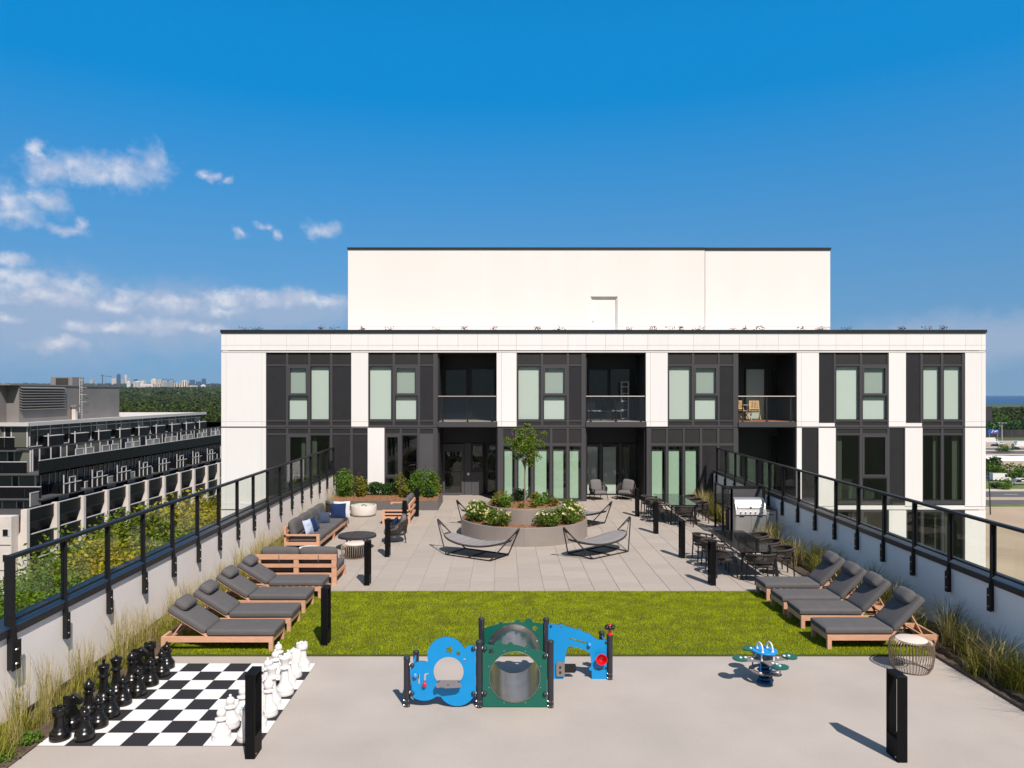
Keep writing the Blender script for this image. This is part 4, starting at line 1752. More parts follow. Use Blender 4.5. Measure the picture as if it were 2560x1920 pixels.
def dining():
    ch = make_dining_chair()
    first = [True]
    ch.scale = (1.08, 1.08, 1.03)

    def put(x, y, rz, lab, grp):
        if first[0]:
            first[0] = False
            ch.location = (x, y, .022)
            ch.rotation_euler = (0, 0, rz)
            ch['label'] = lab
            ch['group'] = grp
        else:
            copy_thing(ch, (x, y, .022), rz, lab, grp)
    for (y0, y1, lab, nm) in ((18.2, 21.1, 'long dark glass dining table in front of the grill', 'near'),
                              (25.9, 28.8, 'long dark glass dining table by the facade windows', 'far')):
        t = thing('dining_table', lab, 'table', (6.45, (y0 + y1) / 2, .022), 0)
        hl = (y1 - y0) / 2
        m = MB()
        m.box(-.5, .5, -hl, -.004, .704, .72)
        m.build('glass_top', 'table_glass', t, 0)
        m = MB()
        m.box(-.5, .5, .004, hl, .704, .72)
        m.build('glass_top', 'table_glass', t, 0)
        m = MB()
        m.box(-.42, .42, -hl + .1, hl - .1, .68, .707)
        m.build('under_frame', 'dark_metal', t, 0) if False else None
        m = MB()
        for s in (-1, 1):
            m.box(s * .40, s * .44, -hl + .12, hl - .12, .665, .704)
            m.box(-.40, .40, s * (hl - .16), s * (hl - .12), .665, .704)
        m.build('under_frame', 'dark_metal', t, 0)
        for sx in (-1, 1):
            for sy in (-1, 1):
                m = MB()
                m.beam((sx * .40, sy * (hl - .14), .67), (sx * .46, sy * (hl - .06), 0), .05, .05)
                m.build('leg', 'dark_metal', t, 0)
        m = MB()
        m.beam((0, -hl + .3, .30), (0, hl - .3, .30), .04, .04)
        m.beam((-.38, -hl + .2, .67), (0, -hl + .45, .30), .035, .035)
        m.beam((.38, hl - .2, .67), (0, hl - .45, .30), .035, .035)
        m.beam((.38, -hl + .2, .67), (0, -hl + .45, .30), .035, .035)
        m.beam((-.38, hl - .2, .67), (0, hl - .45, .30), .035, .035)
        m.build('brace', 'dark_metal', t, 0)
        where = 'near dining table' if nm == 'near' else 'far dining table'
        for k, f in enumerate((.52, 1.38, 2.28)):
            yy = y0 + f
            pos = ('at its turf end', 'in the middle', 'at its building end')[k]
            put(5.67, yy, PI / 2 + R((4, -3, 2)[k]), 'dark woven chair, planter side of the %s, %s' % (where, pos), 'chairs round the ' + where)
            put(7.17, yy + .05, -PI / 2 + R((-4, 3, 5)[k]), 'dark woven chair, parapet side of the %s, %s' % (where, pos), 'chairs round the ' + where)
        put(6.43, y0 - .12, PI + R(3 if nm == 'near' else -4), 'dark woven chair at the head of the %s, its back to the turf' % where, 'chairs round the ' + where)


dining()


# ------------------------------------------------------------------ grill, counter and wind screens
def grill_area():
    x0, x1, y0 = 7.60, 8.60, 23.75
    t = thing('gas_grill', 'stainless steel gas grill with closed hood and a row of knobs', 'grill', ((x0 + x1) / 2, y0, .022))
    w = (x1 - x0) / 2
    m = MB()
    m.box(-w, w, 0.0, .66, .08, .80)
    m.box(-w + .04, w - .04, .05, .62, .0, .08)
    m.build('cabinet', 'steel', t, 0)
    for s in (-1, 1):
        m = MB()
        m.box(s * .012, s * (w - .02), -.018, -.001, .10, .70)
        d = m.build('door', 'steel', t, 0)
        m = MB()
        m.box(s * .22, s * .38, -.028, -.018, .655, .69)
        m.build('handle', 'dark_metal', d, 0)
    m = MB()
    m.hexa([(-w, -.06, .74), (w, -.06, .74), (w, 0, .74), (-w, 0, .74), (-w, -.03, .90), (w, -.03, .90), (w, .0, .90), (-w, .0, .90)])
    m.build('control_panel', 'steel', t, 0)
    m = MB()
    m.lathe([(0, .05), (.022, .05), (.026, .02), (.034, .0), (0, 0)], 14)
    km = m.mesh('knob', 'steel')
    for i, x in enumerate((-.34, -.18, -.02, .14, .29, .37)):
        link('knob', km, t, (x, -.045, .815), (R(90), 0, 0))
    prof = [(.0, .905), (.62, .905), (.62, 1.06), (.50, 1.235), (.30, 1.245), (.13, 1.20), (.03, 1.03)]
    m = MB()
    m.prism([(v[0], v[1]) for v in prof], [], lambda u, v, q: (q, u, v), -w + .01, w - .01)
    hd = m.build('hood', 'steel', t, 50)
    m = MB()
    m.tube([(-w + .08, -.055, 1.0), (w - .08, -.055, 1.0)], .016, 8)
    for s in (-1, 1):
        m.box(s * (w - .08) - .012, s * (w - .08) + .012, -.055, .03, .985, 1.015)
    m.build('handle', 'steel', hd)
    m = MB()
    m.lathe([(0, .012), (.030, .010), (.036, 0), (0, 0)], 16)
    m.build('thermometer', 'dark_metal', hd, loc=(0, -.002, 1.035 - .07), rot=(R(78), 0, 0))
    m = MB()
    m.box(-w, w, .0, .66, .80, .905)
    m.build('firebox', 'steel', t, 0)
    # side counter
    t = thing('grill_counter', 'stainless counter cabinet between the grill and the parapet', 'counter', (8.78, y0 + .02, .022))
    m = MB()
    m.box(-.16, .16, 0, .66, .0, .86)
    m.build('cabinet', 'steel', t, 0)
    m = MB()
    m.box(-.165, .165, -.03, .68, .86, .89)
    m.build('counter_top', 'planter_dark', t, 0)
    m = MB()
    m.box(-.14, .14, -.015, -.001, .06, .80)
    d = m.build('door', 'steel', t, 0)
    m = MB()
    m.box(-.09, .07, -.03, -.015, .72, .745)
    m.build('handle', 'dark_metal', d, 0)
    m = MB()
    m.tube([(-.06, .1, .90), (.06, .18, .92), (.02, .32, .93), (-.08, .25, .91)], .03, 6, closed=True)
    m.lathe([(0, .89), (.09, .89), (.11, .93), (.10, .94), (0, .92)], 12, (0.0, .42, 0))
    o = m.build('grill_tray', 'dark_metal', None, loc=(8.78, y0 + .02, .022))
    tag(o, 'dark tray and hose lying on the counter beside the grill', 'tray')
    # screens
    t = thing('wind_screen', 'dark framed glass wind screen round the grill', 'screen', (7.45, 24.5, .022))
    ys = (-.82, 0.12, 1.0)
    for y in ys:
        m = MB()
        m.box(-.03, .03, y - .03, y + .03, 0, 1.58)
        m.build('post', 'rail_metal', t, 0)
    for a, b in zip(ys, ys[1:]):
        m = MB()
        m.box(-.022, .022, a + .03, b - .03, 1.54, 1.578)
        m.box(-.022, .022, a + .03, b - .03, .88, .92)
        m.build('rail', 'rail_metal', t, 0)
        m = MB()
        m.box(-.005, .005, a + .03, b - .03, .92, 1.54)
        m.build('glass_pane', 'smoked_glass', t, 0)
    m = MB()
    m.box(.10, 1.34, .10, .13, .0, 1.50)
    m.build('back_panel', 'metal_panel', t, 0)
    m = MB()
    m.box(.06, 1.42, .07, .15, 1.50, 1.56)
    m.box(1.34, 1.42, .07, .15, 0, 1.50)
    m.build('back_frame', 'rail_metal', t, 0)
    m = MB()
    m.box(-.03, .05, -.85, -.79, 0, 1.58)
    m.build('end_panel', 'metal_panel', t, 0)


grill_area()


# ------------------------------------------------------------------ hammock loungers
def make_hammock():
    """long axis along x; origin on the ground under the middle"""
    t = thing('hammock', 'x', 'hammock', group='hammock loungers round the planter')
    hl, hw = .77, .49
    ap, az = 1.46, .95
    m = MB()
    r = .019

    def rounded(p, q, s_, rad=.09, k=5):
        p, q, s_ = Vector(p), Vector(q), Vector(s_)
        a = q + (p - q).normalized() * rad
        b = q + (s_ - q).normalized() * rad
        return [a * (1 - i / k) ** 2 + q * 2 * (i / k) * (1 - i / k) + b * (i / k) ** 2 for i in range(k + 1)]
    loop = []
    corners = [(-hl, -hw, r), (hl, -hw, r), (ap, 0, az), (hl, hw, r), (-hl, hw, r), (-ap, 0, az)]
    n = len(corners)
    for i in range(n):
        loop += rounded(corners[i - 1], corners[i], corners[(i + 1) % n], .08 if abs(corners[i][2]) < .1 else .12, 6)
    m.tube(loop, r, 8, closed=True)
    m.tube([(-hl, -hw, r), (-hl, hw, r)], r, 8)
    m.tube([(hl, -hw, r), (hl, hw, r)], r, 8)
    m.tube([(0, -hw, r), (0, hw, r)], r, 8)
    for s in (-1, 1):
        f = .30
        p = Vector((s * ap, 0, az)).lerp(Vector((s * hl, -hw, r)), f * .55)
        q = Vector((s * ap, 0, az)).lerp(Vector((s * hl, hw, r)), f * .55)
        m.tube([p, q], .013, 6)
    m.build('frame', 'dark_metal', t)
    # bed: an oval sheet that sags, with a rolled rim
    bl, bw = 1.12, .43

    def bed(u, v):
        x = u * bl
        y = v * bw * (1 - abs(u) ** 3.2) ** .5
        return x, y

    def zz(u, v):
        return .285 + .23 * abs(u) ** 2.0 + .045 * v * v * (1 - u * u)
    nu, nv = 90, 10
    for nm, top, mat, k in (('sling', 0.0, 'rope', 1.0), ('pad', .035, 'hammock_fabric', .93)):
        b = MB()
        V = []
        for side in (0, 1):
            for i in range(nu + 1):
                u = math.sin((-.5 + i / nu) * PI) * .999
                for j in range(nv + 1):
                    v = -1 + 2 * j / nv
                    x, y = bed(u * k, v)
                    y *= k
                    th = 0
                    if nm == 'pad':
                        groove = abs(math.sin(PI * 4.5 * (x / bl + 1)))
                        th = (.055 * min(1, groove * 2.2 + .05)) * (1 - abs(v) ** 5) * (1 - abs(u) ** 8) if side else 0
                    else:
                        th = .03 if side else 0
                    V.append((x, y, zz(u * k, v * k) + (top if nm == 'pad' else 0) - (0 if side or nm == 'pad' else .02) + th))
        nn = (nu + 1) * (nv + 1)
        Fc = []
        for side in (0, 1):
            for i in range(nu):
                for j in range(nv):
                    q = (side * nn + i * (nv + 1) + j, side * nn + (i + 1) * (nv + 1) + j, side * nn + (i + 1) * (nv + 1) + j + 1, side * nn + i * (nv + 1) + j + 1)
                    Fc.append(q if side else q[::-1])
        for i in range(nu):
            for j in (0, nv):
                a, c = i * (nv + 1) + j, (i + 1) * (nv + 1) + j
                q = (a, c, nn + c, nn + a)
                Fc.append(q if j == 0 else q[::-1])
        b.add(V, Fc)
        b.build(nm, mat, t, 50)
    b = MB()
    rim = []
    for i in range(48):
        a = 2 * PI * i / 48
        u = math.sin(a)
        v = math.copysign(1, math.cos(a))
        x, y = bed(u * .999, v)
        rim.append((x, y, zz(u, v) + .01))
    b.tube(rim, .018, 6, closed=True)
    b.build('rim', 'rope', t)
    for s in (-1, 1):
        b = MB()
        top_ = Vector((s * ap * .955, 0, az * .87))
        for sy in (-1, 1):
            x, y = bed(s * .93, sy)
            b.tube([top_, (x, y, zz(.93, sy) + .01)], .009, 5)
        b.tube([top_ + Vector((0, 0, .09)), top_ + Vector((0, 0, .02)), top_ + Vector((-s * .07, 0, -.07))], [.018, .026, .016], 6)
        b.build('rope', 'rope', t)
    return t


def hammocks():
    h = make_hammock()
    L = [(-.76, 21.1, R(-32), 'grey hammock lounger in front of the planter, toward the sofas'),
         (2.80, 21.38, R(40), 'grey hammock lounger in front of the planter, toward the dining tables'),
         (2.78, 26.45, R(-44), 'grey hammock lounger behind the planter, toward the dining tables'),
         (-.62, 26.75, R(44), 'hammock lounger mostly hidden behind the planter, toward the shrub bed')]
    for i, (x, y, a, lab) in enumerate(L):
        if i == 0:
            h.location = (x, y, .022)
            h.rotation_euler = (0, 0, a)
            h['label'] = lab
        else:
            copy_thing(h, (x, y, .022), a, lab)


hammocks()


# ------------------------------------------------------------------ things on the upper balconies
def balcony_things():
    zf = fz(1054.5) + .021

    def folding_chair(label, x, y, rz):
        t = thing('folding_chair', label, 'chair', (x, Y_FAC + y, zf), rz, 'wooden balcony chairs')
        for s in (-1, 1):
            b = MB()
            b.beam((s * .20, -.24, 0), (s * .20, .20, .44), .022, .035)
            b.build('leg', 'wood_chair', t, 0)
            b = MB()
            b.beam((s * .175, .22, 0), (s * .175, -.20, .43), .022, .035)
            b.build('leg', 'wood_chair', t, 0)
            b = MB()
            b.beam((s * .20, .16, .40), (s * .20, .30, .88), .025, .035)
            b.build('back_post', 'wood_chair', t, 0)
        for i in range(6):
            b = MB()
            b.box(-.22, .22, -.22 + i * .073, -.16 + i * .073, .435, .455)
            b.build('seat_slat', 'wood_chair', t, 0)
        for i in range(6):
            x_ = -.16 + i * .064
            b = MB()
            b.beam((x_, .215, .54), (x_, .29, .85), .034, .014)
            b.build('back_slat', 'wood_chair', t, 0)
        b = MB()
        b.beam((-.21, .30, .87), (.21, .30, .87), .03, .05)
        b.beam((-.21, .21, .53), (.21, .21, .53), .03, .04)
        b.build('back_rail', 'wood_chair', t, 0)
    folding_chair('wooden folding chair in the corner of the balcony with a clear railing', fx(1872), .75, R(25))
    folding_chair('wooden folding chair in the middle of the balcony with a clear railing', fx(1902), .70, R(-8))
    t = thing('bistro_table', 'small metal table behind the two wooden balcony chairs', 'table', (fx(1888), Y_FAC + 1.3, zf))
    m = MB()
    m.lathe([(0, .68), (.28, .68), (.29, .69), (.28, .70), (0, .70)], 20)
    m.build('table_top', 'white_fabric', t)
    m = MB()
    m.lathe([(0, 0), (.18, 0), (.18, .015), (.02, .03), (.02, .68)], 12)
    m.build('pedestal', 'dark_metal', t)

    def patio_chair(label, x, y, rz):
        t = thing('balcony_chair', label, 'chair', (x, Y_FAC + y, zf), rz, 'dark balcony chairs')
        for (a, b_) in ((-.22, -.22), (.22, -.22), (-.22, .22), (.22, .22)):
            b = MB()
            b.tube([(a, b_, 0), (a, b_, .42 if b_ < 0 else .82)], .014, 6)
            b.build('leg', 'dark_metal', t)
        b = MB()
        b.rbox((0, 0, .43), (.48, .46, .06), .025, n=4)
        b.build('seat', 'white_fabric', t)
        b = MB()
        b.box(-.22, .22, .205, .235, .50, .82)
        b.build('backrest', 'dark_metal', t, 0)
    patio_chair('dark balcony chair with pale seat at the recess end of the middle balcony', fx(1491), .8, R(30))
    patio_chair('dark balcony chair with pale seat in the centre of the middle balcony', fx(1552), .8, R(-20))
    t = thing('balcony_table', 'low table between the pale seated chairs of the middle balcony', 'table', (fx(1522), Y_FAC + .9, zf))
    m = MB()
    m.box(-.3, .3, -.2, .2, .40, .43)
    m.build('table_top', 'dark_table', t, 0)
    for sx in (-1, 1):
        for sy in (-1, 1):
            m = MB()
            m.tube([(sx * .27, sy * .17, 0), (sx * .27, sy * .17, .40)], .012, 6)
            m.build('leg', 'dark_metal', t)
    t = thing('shelf_unit', 'white shelf unit standing on the middle balcony', 'shelf', (fx(1570), Y_FAC + 1.75, zf))
    m = MB()
    m.box(-.02, .0, -.15, .15, 0, 1.75)
    m.box(.30, .32, -.15, .15, 0, 1.75)
    m.build('side_panel', 'white_door', t, 0)
    for z in (.05, .45, .85, 1.2, 1.5, 1.72):
        box('shelf', (0, .30, -.15, .15, z, z + .03), 'white_door', t)


balcony_things()

# ------------------------------------------------------------------ giant chess
MX0, MY0, SQ = -6.23, 9.69, 0.37


def chess():
    m = MB()
    for r in range(8):
        for c in range(8):
            m.cur = (r + c) % 2
            x, y = MX0 + c * SQ, MY0 + r * SQ
            m.add([(x, y, .006), (x + SQ, y, .006), (x + SQ, y + SQ, .006), (x, y + SQ, .006)], [(0, 1, 2, 3)])
    m.cur = 1
    X1, Y1 = MX0 + 8 * SQ, MY0 + 8 * SQ
    for a, b in (((MX0, MY0), (X1, MY0)), ((X1, MY0), (X1, Y1)), ((X1, Y1), (MX0, Y1)), ((MX0, Y1), (MX0, MY0))):
        m.add([(*a, .001), (*b, .001), (*b, .006), (*a, .006)], [(0, 1, 2, 3)])
    o = m.build('chess_mat', ['mat_white', 'mat_black'], None, 0)
    tag(o, 'black and white checkered floor mat under the giant chess pieces', 'mat')

    def base(r, k=1.0):
        return [(0, 0), (r, 0), (r * 1.02, .012), (r, .05), (r * .98, .062), (r * .99, .066), (r * .985, .085), (r * .93, .105), (r * .80, .118), (r * .78, .124),
                (r * .76, .14), (r * .64, .155)]

    def ballp(r, z, k=10):
        return [(r * math.sin(PI * i / k), z - r * math.cos(PI * i / k)) for i in range(1, k + 1)]
    meshes = {}
    for col in ('black', 'white'):
        mt = 'chess_' + col
        b = MB()
        b.lathe(base(.128) + [(.070, .19), (.058, .235), (.055, .255), (.083, .268), (.083, .282), (.052, .294), (.046, .302)] + ballp(.062, .352)[2:-1] + [(.016, .414)] + ballp(.020, .430)[2:], 28)
        meshes[col, 'pawn'] = b.mesh('pawn', mt)
        b = MB()
        b.lathe(base(.132) + [(.078, .20), (.070, .29), (.068, .315), (.088, .325), (.095, .335), (.098, .35), (.098, .405), (.092, .415), (.07, .41), (0, .405)], 28)
        for i in range(6):
            a = 2 * PI * i / 6
            a1 = a + PI / 6
            p = []
            for rr in (.072, .094):
                for an in (a - .32, a + .32):
                    p.append((rr * math.cos(an), rr * math.sin(an)))
            q = [p[0], p[2], p[3], p[1]]
            b.hexa([(*v, .40) for v in q] + [(*v, .432) for v in q])
        b.ball((0, 0, .432), .016, 8, 6)
        meshes[col, 'rook'] = b.mesh('rook', mt)
        b = MB()
        b.lathe(base(.132) + [(.070, .20), (.055, .30), (.052, .33), (.082, .345), (.082, .358), (.056, .368), (.05, .376), (.066, .40), (.073, .43), (.066, .465), (.045, .497), (.020, .517), (.016, .522)]
                + ballp(.020, .54)[2:], 28)
        meshes[col, 'bishop'] = b.mesh('bishop', mt)
        s_ = MB()
        s_.obox((.055, 0, .455), .012, .09, .075, Matrix.Rotation(R(35), 3, 'Y'))
        meshes[col, 'slit'] = s_.mesh('mitre_slit', 'joint' if col == 'white' else 'mat_black', 0)
        b = MB()
        b.lathe(base(.136) + [(.072, .20), (.055, .33), (.052, .385), (.088, .40), (.092, .412), (.075, .428), (.06, .44), (.058, .455), (.070, .50), (.088, .555), (.092, .565), (.088, .572), (.06, .585), (.02, .592), (.016, .596)]
                + ballp(.020, .612)[2:], 28)
        meshes[col, 'queen'] = b.mesh('queen', mt)
        b = MB()
        b.lathe(base(.138) + [(.074, .20), (.056, .34), (.054, .40), (.090, .415), (.094, .428), (.075, .445), (.060, .457), (.058, .47), (.070, .52), (.086, .575), (.082, .582), (.05, .595), (.018, .602), (.017, .612), (0, .612)], 28)
        b.box(-.014, .014, -.014, .014, .60, .668)
        b.box(-.014, .014, -.032, .032, .625, .648)
        meshes[col, 'king'] = b.mesh('king', mt)
        b = MB()
        b.lathe(base(.132) + [(.085, .17), (.082, .18), (0, .18)], 28)
        prof = [(-.075, .16), (.07, .16), (.075, .20), (.045, .245), (.035, .29), (.05, .325), (.075, .33), (.098, .315), (.125, .325), (.132, .355), (.118, .385), (.07, .43),
                (.035, .452), (.01, .478), (-.008, .452), (-.05, .44), (-.085, .40), (-.10, .34), (-.098, .27), (-.085, .21)]
        b.prism(prof, [], lambda u, v, w: (u, w * (1 - .35 * max(0, (v - .30) / .17)), v), -.052, .052)
        b.box(-.115, -.05, -.018, .018, .22, .44)
        b.ball((.02, .0, .415), (.05, .058, .038), 10, 6)
        b.ball((.112, 0, .355), (.032, .048, .034), 10, 6)
        meshes[col, 'knight'] = b.mesh('knight', mt, 50)
    order = ['rook', 'knight', 'bishop', 'king', 'queen', 'bishop', 'knight', 'rook']
    ends = ['farther from the turf', 'farther from the turf', 'farther from the turf', None, None, 'nearer the turf', 'nearer the turf', 'nearer the turf']
    rnd = random.Random(5)
    for col, cb, cp, rz in (('black', 0, 1, 0.0), ('white', 7, 6, PI)):
        for r in range(8):
            kind = order[r]
            e = ends[r]
            lab = ('%s giant chess %s %s' % (col, kind, e)) if e else ('%s chess %s in the middle of the %s back row' % (col, kind, col))
            x, y = MX0 + (cb + .5) * SQ + rnd.uniform(-.035, .035), MY0 + (r + .5) * SQ + rnd.uniform(-.035, .035)
            p = link(kind, meshes[col, kind], None, (x, y, .006), (0, 0, rz + rnd.uniform(-.25, .25)))
            tag(p, lab, 'chess piece', col + ' giant chess pieces')
            if kind == 'bishop':
                link('mitre_slit', meshes[col, 'slit'], p)
            x, y = MX0 + (cp + .5) * SQ + rnd.uniform(-.04, .04) - (.06 if col == 'black' else 0), MY0 + (r + .5) * SQ + rnd.uniform(-.025, .025)
            p = link('pawn', meshes[col, 'pawn'], None, (x, y, .006), (0, 0, rnd.uniform(0, 6)))
            w = ('%s %s' % (col, kind)) + ((' ' + e) if e else '')
            tag(p, '%s chess pawn in front of the %s' % (col, w), 'chess piece', col + ' giant chess pieces')
    b = MB()
    b.lathe([(0, 0), (.074, 0), (.080, .006)], 24)
    b.cur = 1
    b.lathe([(.080, .006), (.092, .004), (.095, .02), (.09, .06), (.06, .09), (.03, .12), (0, .12)], 24)
    o = b.build('round_disc', ['fire_white', 'chess_black'], None, 40, (-6.05, 13.02, .112), (R(94), 0, R(6)))
    tag(o, 'pale round disc with black rim standing in the bed behind the black pawns', 'disc')


chess()


# ------------------------------------------------------------------ play structure
def arc(cx, cy, r, a0, a1, n=10, ry=None):
    ry = ry or r
    return [(cx + r * math.cos(R(a0 + (a1 - a0) * i / n)), cy - ry * math.sin(R(a0 + (a1 - a0) * i / n))) for i in range(n + 1)]


def flower(cx, cy, r, n=5):
    pts = []
    for i in range(n * 6):
        a = 2 * PI * i / (n * 6)
        pts.append((cx + r * (1 + .22 * math.cos(n * a)) * math.cos(a), cy + r * (1 + .22 * math.cos(n * a)) * math.sin(a)))
    return pts


def play_structure():
    o0 = Vector((0.17, 11.4, 0))
    T = thing('play_structure', 'blue and green playground panels with a steel crawl tunnel and dark posts', 'playground', o0)

    def conv(zx, zy, D, reg=(980, 1520, 3.814)):
        px, py = reg[0] + zx / reg[2], reg[1] + zy / reg[2]
        return (px - CX) / F * D - o0.x, EYE - (py - CY) / F * D

    def outline(pts, D, reg=(980, 1520, 3.814)):
        return [conv(x, y, D, reg) for x, y in pts]
    # posts: (x, y, top)
    P = [(-1.45, 10.93, .745), (-.36, 10.90, 1.0), (.71, 10.90, 1.0), (-.36, 12.0, 1.0), (.71, 12.0, 1.0), (-1.44, 12.0, .46), (1.757, 11.97, .735), (1.757, 12.95, .47)]
    cm = MB()
    cm.lathe([(0, .022), (.03, .020), (.034, .0)], 10)
    clamp = cm.mesh('clamp', 'play_post')
    scm = MB()
    scm.lathe([(0, .008), (.008, .007), (.010, 0)], 7)
    screw = scm.mesh('screw', 'bolt')
    for i, (x, y, h) in enumerate(P):
        m = MB()
        m.lathe([(0, 0), (.048, 0), (.048, h - .035), (.052, h - .034), (.052, h - .01), (.045, h), (0, h + .004)], 20)
        p = m.build('post', 'play_post', T, loc=(x - o0.x, y - o0.y, 0))
        for a in (-60, -15, 35):
            for z in (.03, .10):
                aa = R(a - 90)
                link('screw', screw, p, (.048 * math.cos(aa), .048 * math.sin(aa), z), (0, PI / 2, aa))

    def clampat(x, y, z, s):
        c = MB()
        c.tube([(0, 0, 0), (s * .022, -.004, 0)], .022, 10)
        k = c.build('clamp', 'play_white', T, loc=(x + s * .045 - o0.x, y - o0.y, z))
        c = MB()
        c.ball((s * .04, -.03, 0), (.036, .032, .032), 10, 6)
        c.build('cap', 'play_post', k)
    # blue cloud panel with counter
    D = 10.90
    y = D - o0.y
    out = []
    out += arc(285, 620, 118, 152, 62, 8)            # left shoulder
    out += arc(520, 452, 182, 192, 22, 20)           # big lobe
    out += arc(760, 420, 72, 125, 60, 6)
    out += [(800, 372), (800, 838)]
    out += arc(622, 748, 181, -28, -150, 16)         # lower right lobe
    out += arc(308, 690, 188, -52, -128, 10)
    out = [p for p in out if True]
    holes = [arc(540, 605, 143, 0, 360, 36)[:-1], flower(548, 393, 30), arc(633, 427, 20, 0, 360, 14)[:-1], arc(692, 488, 12, 0, 360, 12)[:-1],
             [(249, 640), (255, 622), (264, 626), (268, 712), (262, 726), (251, 722)],
             [(306, 692), (306, 640), (316, 620), (345, 616), (354, 626), (345, 634), (328, 636), (324, 650), (324, 692)]]
    m = MB()
    m.prism(outline(out, D), [outline(h, D) for h in holes], lambda u, v, w: (u, w, v), y + .0, y - .022, edge_mi=1)
    pn = m.build('cloud_panel', ['play_blue', 'play_blue_edge'], T, 0)
    for (zx, zy, mt, nm) in ((225, 632, 'play_sky', 'sliding_ball'), (314, 720, 'play_red', 'sliding_ball')):
        u, v = conv(zx, zy, D)
        m = MB()
        m.ball((u, y - .05, v), (.034, .034, .040), 14, 10)
        m.build(nm, mt, pn)
    # counter shelf through the round hole
    u0, v0 = conv(415, 725, D)
    u1, _ = conv(665, 725, D)
    m = MB()
    shelf = [(u0, -.11), (u0 + .03, -.15), (u0 + .08, -.13), (u0 + .16, -.16), (u1 - .04, -.14), (u1, -.11), (u1 - .02, .03), (u1, .10), (u0 + .02, .10), (u0 + .03, .03)]
    m.prism(shelf, [], lambda a, b, w: (a, y + b, w), v0 + .02, v0)
    ct = m.build('counter', 'play_grey', T, 0)
    for (a, b) in ((u0 + .05, .04), ((u0 + u1) / 2, -.09), (u1 - .05, .04)):
        m = MB()
        m.lathe([(0, .008), (.014, .006), (.018, 0)], 8, (a, y + b, v0 + .02))
        m.build('screw', 'play_post', ct)
    for x_, s, zs in ((-1.45, 1, (540, 805)), (-.36, -1, (380, 808))):
        for zz in zs:
            clampat(x_, D, conv(0, zz, D)[1], s)
    # front green panel
    out = [(865, 372)] + arc(905, 385, 40, 120, 60, 4) + [(965, 356)] + arc(1015, 345, 36, 170, 10, 8) + [(1080, 346)] + arc(1130, 349, 25, 170, 10, 6) + [(1200, 352), (1262, 372)] + \
        arc(1298, 376, 27, 165, -25, 8) + [(1390, 398), (1450, 420), (1478, 436), (1478, 938), (865, 936)]
    hole = arc(1170, 652, 243, 0, 360, 48)[:-1]
    m = MB()
    m.prism(outline(out, D), [outline(hole, D), outline(arc(1298, 376, 13, 0, 360, 12)[:-1], D), outline(flower(948, 411, 26), D)], lambda u, v, w: (u, w, v), y + .0, y - .022)
    m.build('tunnel_panel', 'play_green', T, 0)
    for zz in (382, 808):
        clampat(-.36, D, conv(0, zz, D)[1], 1)
    for zz in (450, 815):
        clampat(.71, D, conv(0, zz, D)[1], -1)
    uc, vc = conv(1170, 652, D)
    rad = 243 / 3.814 / F * D
    y2 = 12.0 - o0.y
    # steel tunnel
    m = MB()
    n = 48
    for (r_, s) in ((rad, 1), (rad - .006, -1)):
        V = []
        for k in range(2):
            for j in range(n):
                a = 2 * PI * j / n
                V.append((uc + r_ * math.cos(a), (y - .026, y2 - .0)[k], vc + r_ * math.sin(a)))
        m.add(V, [((j, (j + 1) % n, n + (j + 1) % n, n + j) if s > 0 else (n + j, n + (j + 1) % n, (j + 1) % n, j)) for j in range(n)])
    tn = m.build('tunnel', 'tunnel_steel', T)
    m = MB()
    m.tube([(uc + (rad - .002) * math.cos(2 * PI * j / 40), y - .024, vc + (rad - .002) * math.sin(2 * PI * j / 40)) for j in range(40)], .007, 6, closed=True)
    m.build('rim', 'tunnel_steel', tn)
    for k in range(8):
        a = PI / 8 + k * PI / 4
        link('screw', screw, tn, (uc + (rad + .035) * math.cos(a), y - .022, vc + (rad + .035) * math.sin(a)), (PI / 2, 0, 0))
    # back green panel with steel flange
    D2 = 12.0
    reg = (980, 1520, 3.814)
    out = [(866, 196), (950, 172), (1015, 155)] + arc(1040, 156, 22, 165, 15, 6) + [(1075, 145), (1165, 140)] + arc(1198, 139, 26, 170, 10, 6) + [(1240, 138), (1262, 136)] + \
        arc(1303, 140, 40, 170, 5, 8) + [(1352, 140), (1445, 150), (1445, 690), (866, 690)]
    hc = [(uc + rad * 1.0 * math.cos(2 * PI * j / 48), vc + rad * 1.0 * math.sin(2 * PI * j / 48)) for j in range(48)]
    m = MB()
    m.prism(outline(out, D2), [hc, outline(flower(1362, 195, 24), D2)], lambda u, v, w: (u, w, v), y2 + .022, y2)
    m.build('tunnel_panel', 'play_green', T, 0)
    m = MB()
    ro = rad * 1.14
    m.prism([(uc + ro * math.cos(2 * PI * j / 48), vc + ro * math.sin(2 * PI * j / 48)) for j in range(48)],
            [[(uc + (rad + .002) * math.cos(2 * PI * j / 48), vc + (rad + .002) * math.sin(2 * PI * j / 48)) for j in range(48)]], lambda u, v, w: (u, w, v), y2 - .001, y2 - .008)
    m.build('flange', 'tunnel_steel', tn, 0)
    for k in range(8):
        a = PI / 8 + k * PI / 4
        link('screw', screw, tn, (uc + rad * 1.08 * math.cos(a), y2 - .008, vc + rad * 1.08 * math.sin(a)), (PI / 2, 0, 0))
    # right blue arch panel
    rg = (1360, 1530, 8.73)
    D3 = 11.99
    y3 = D3 - o0.y
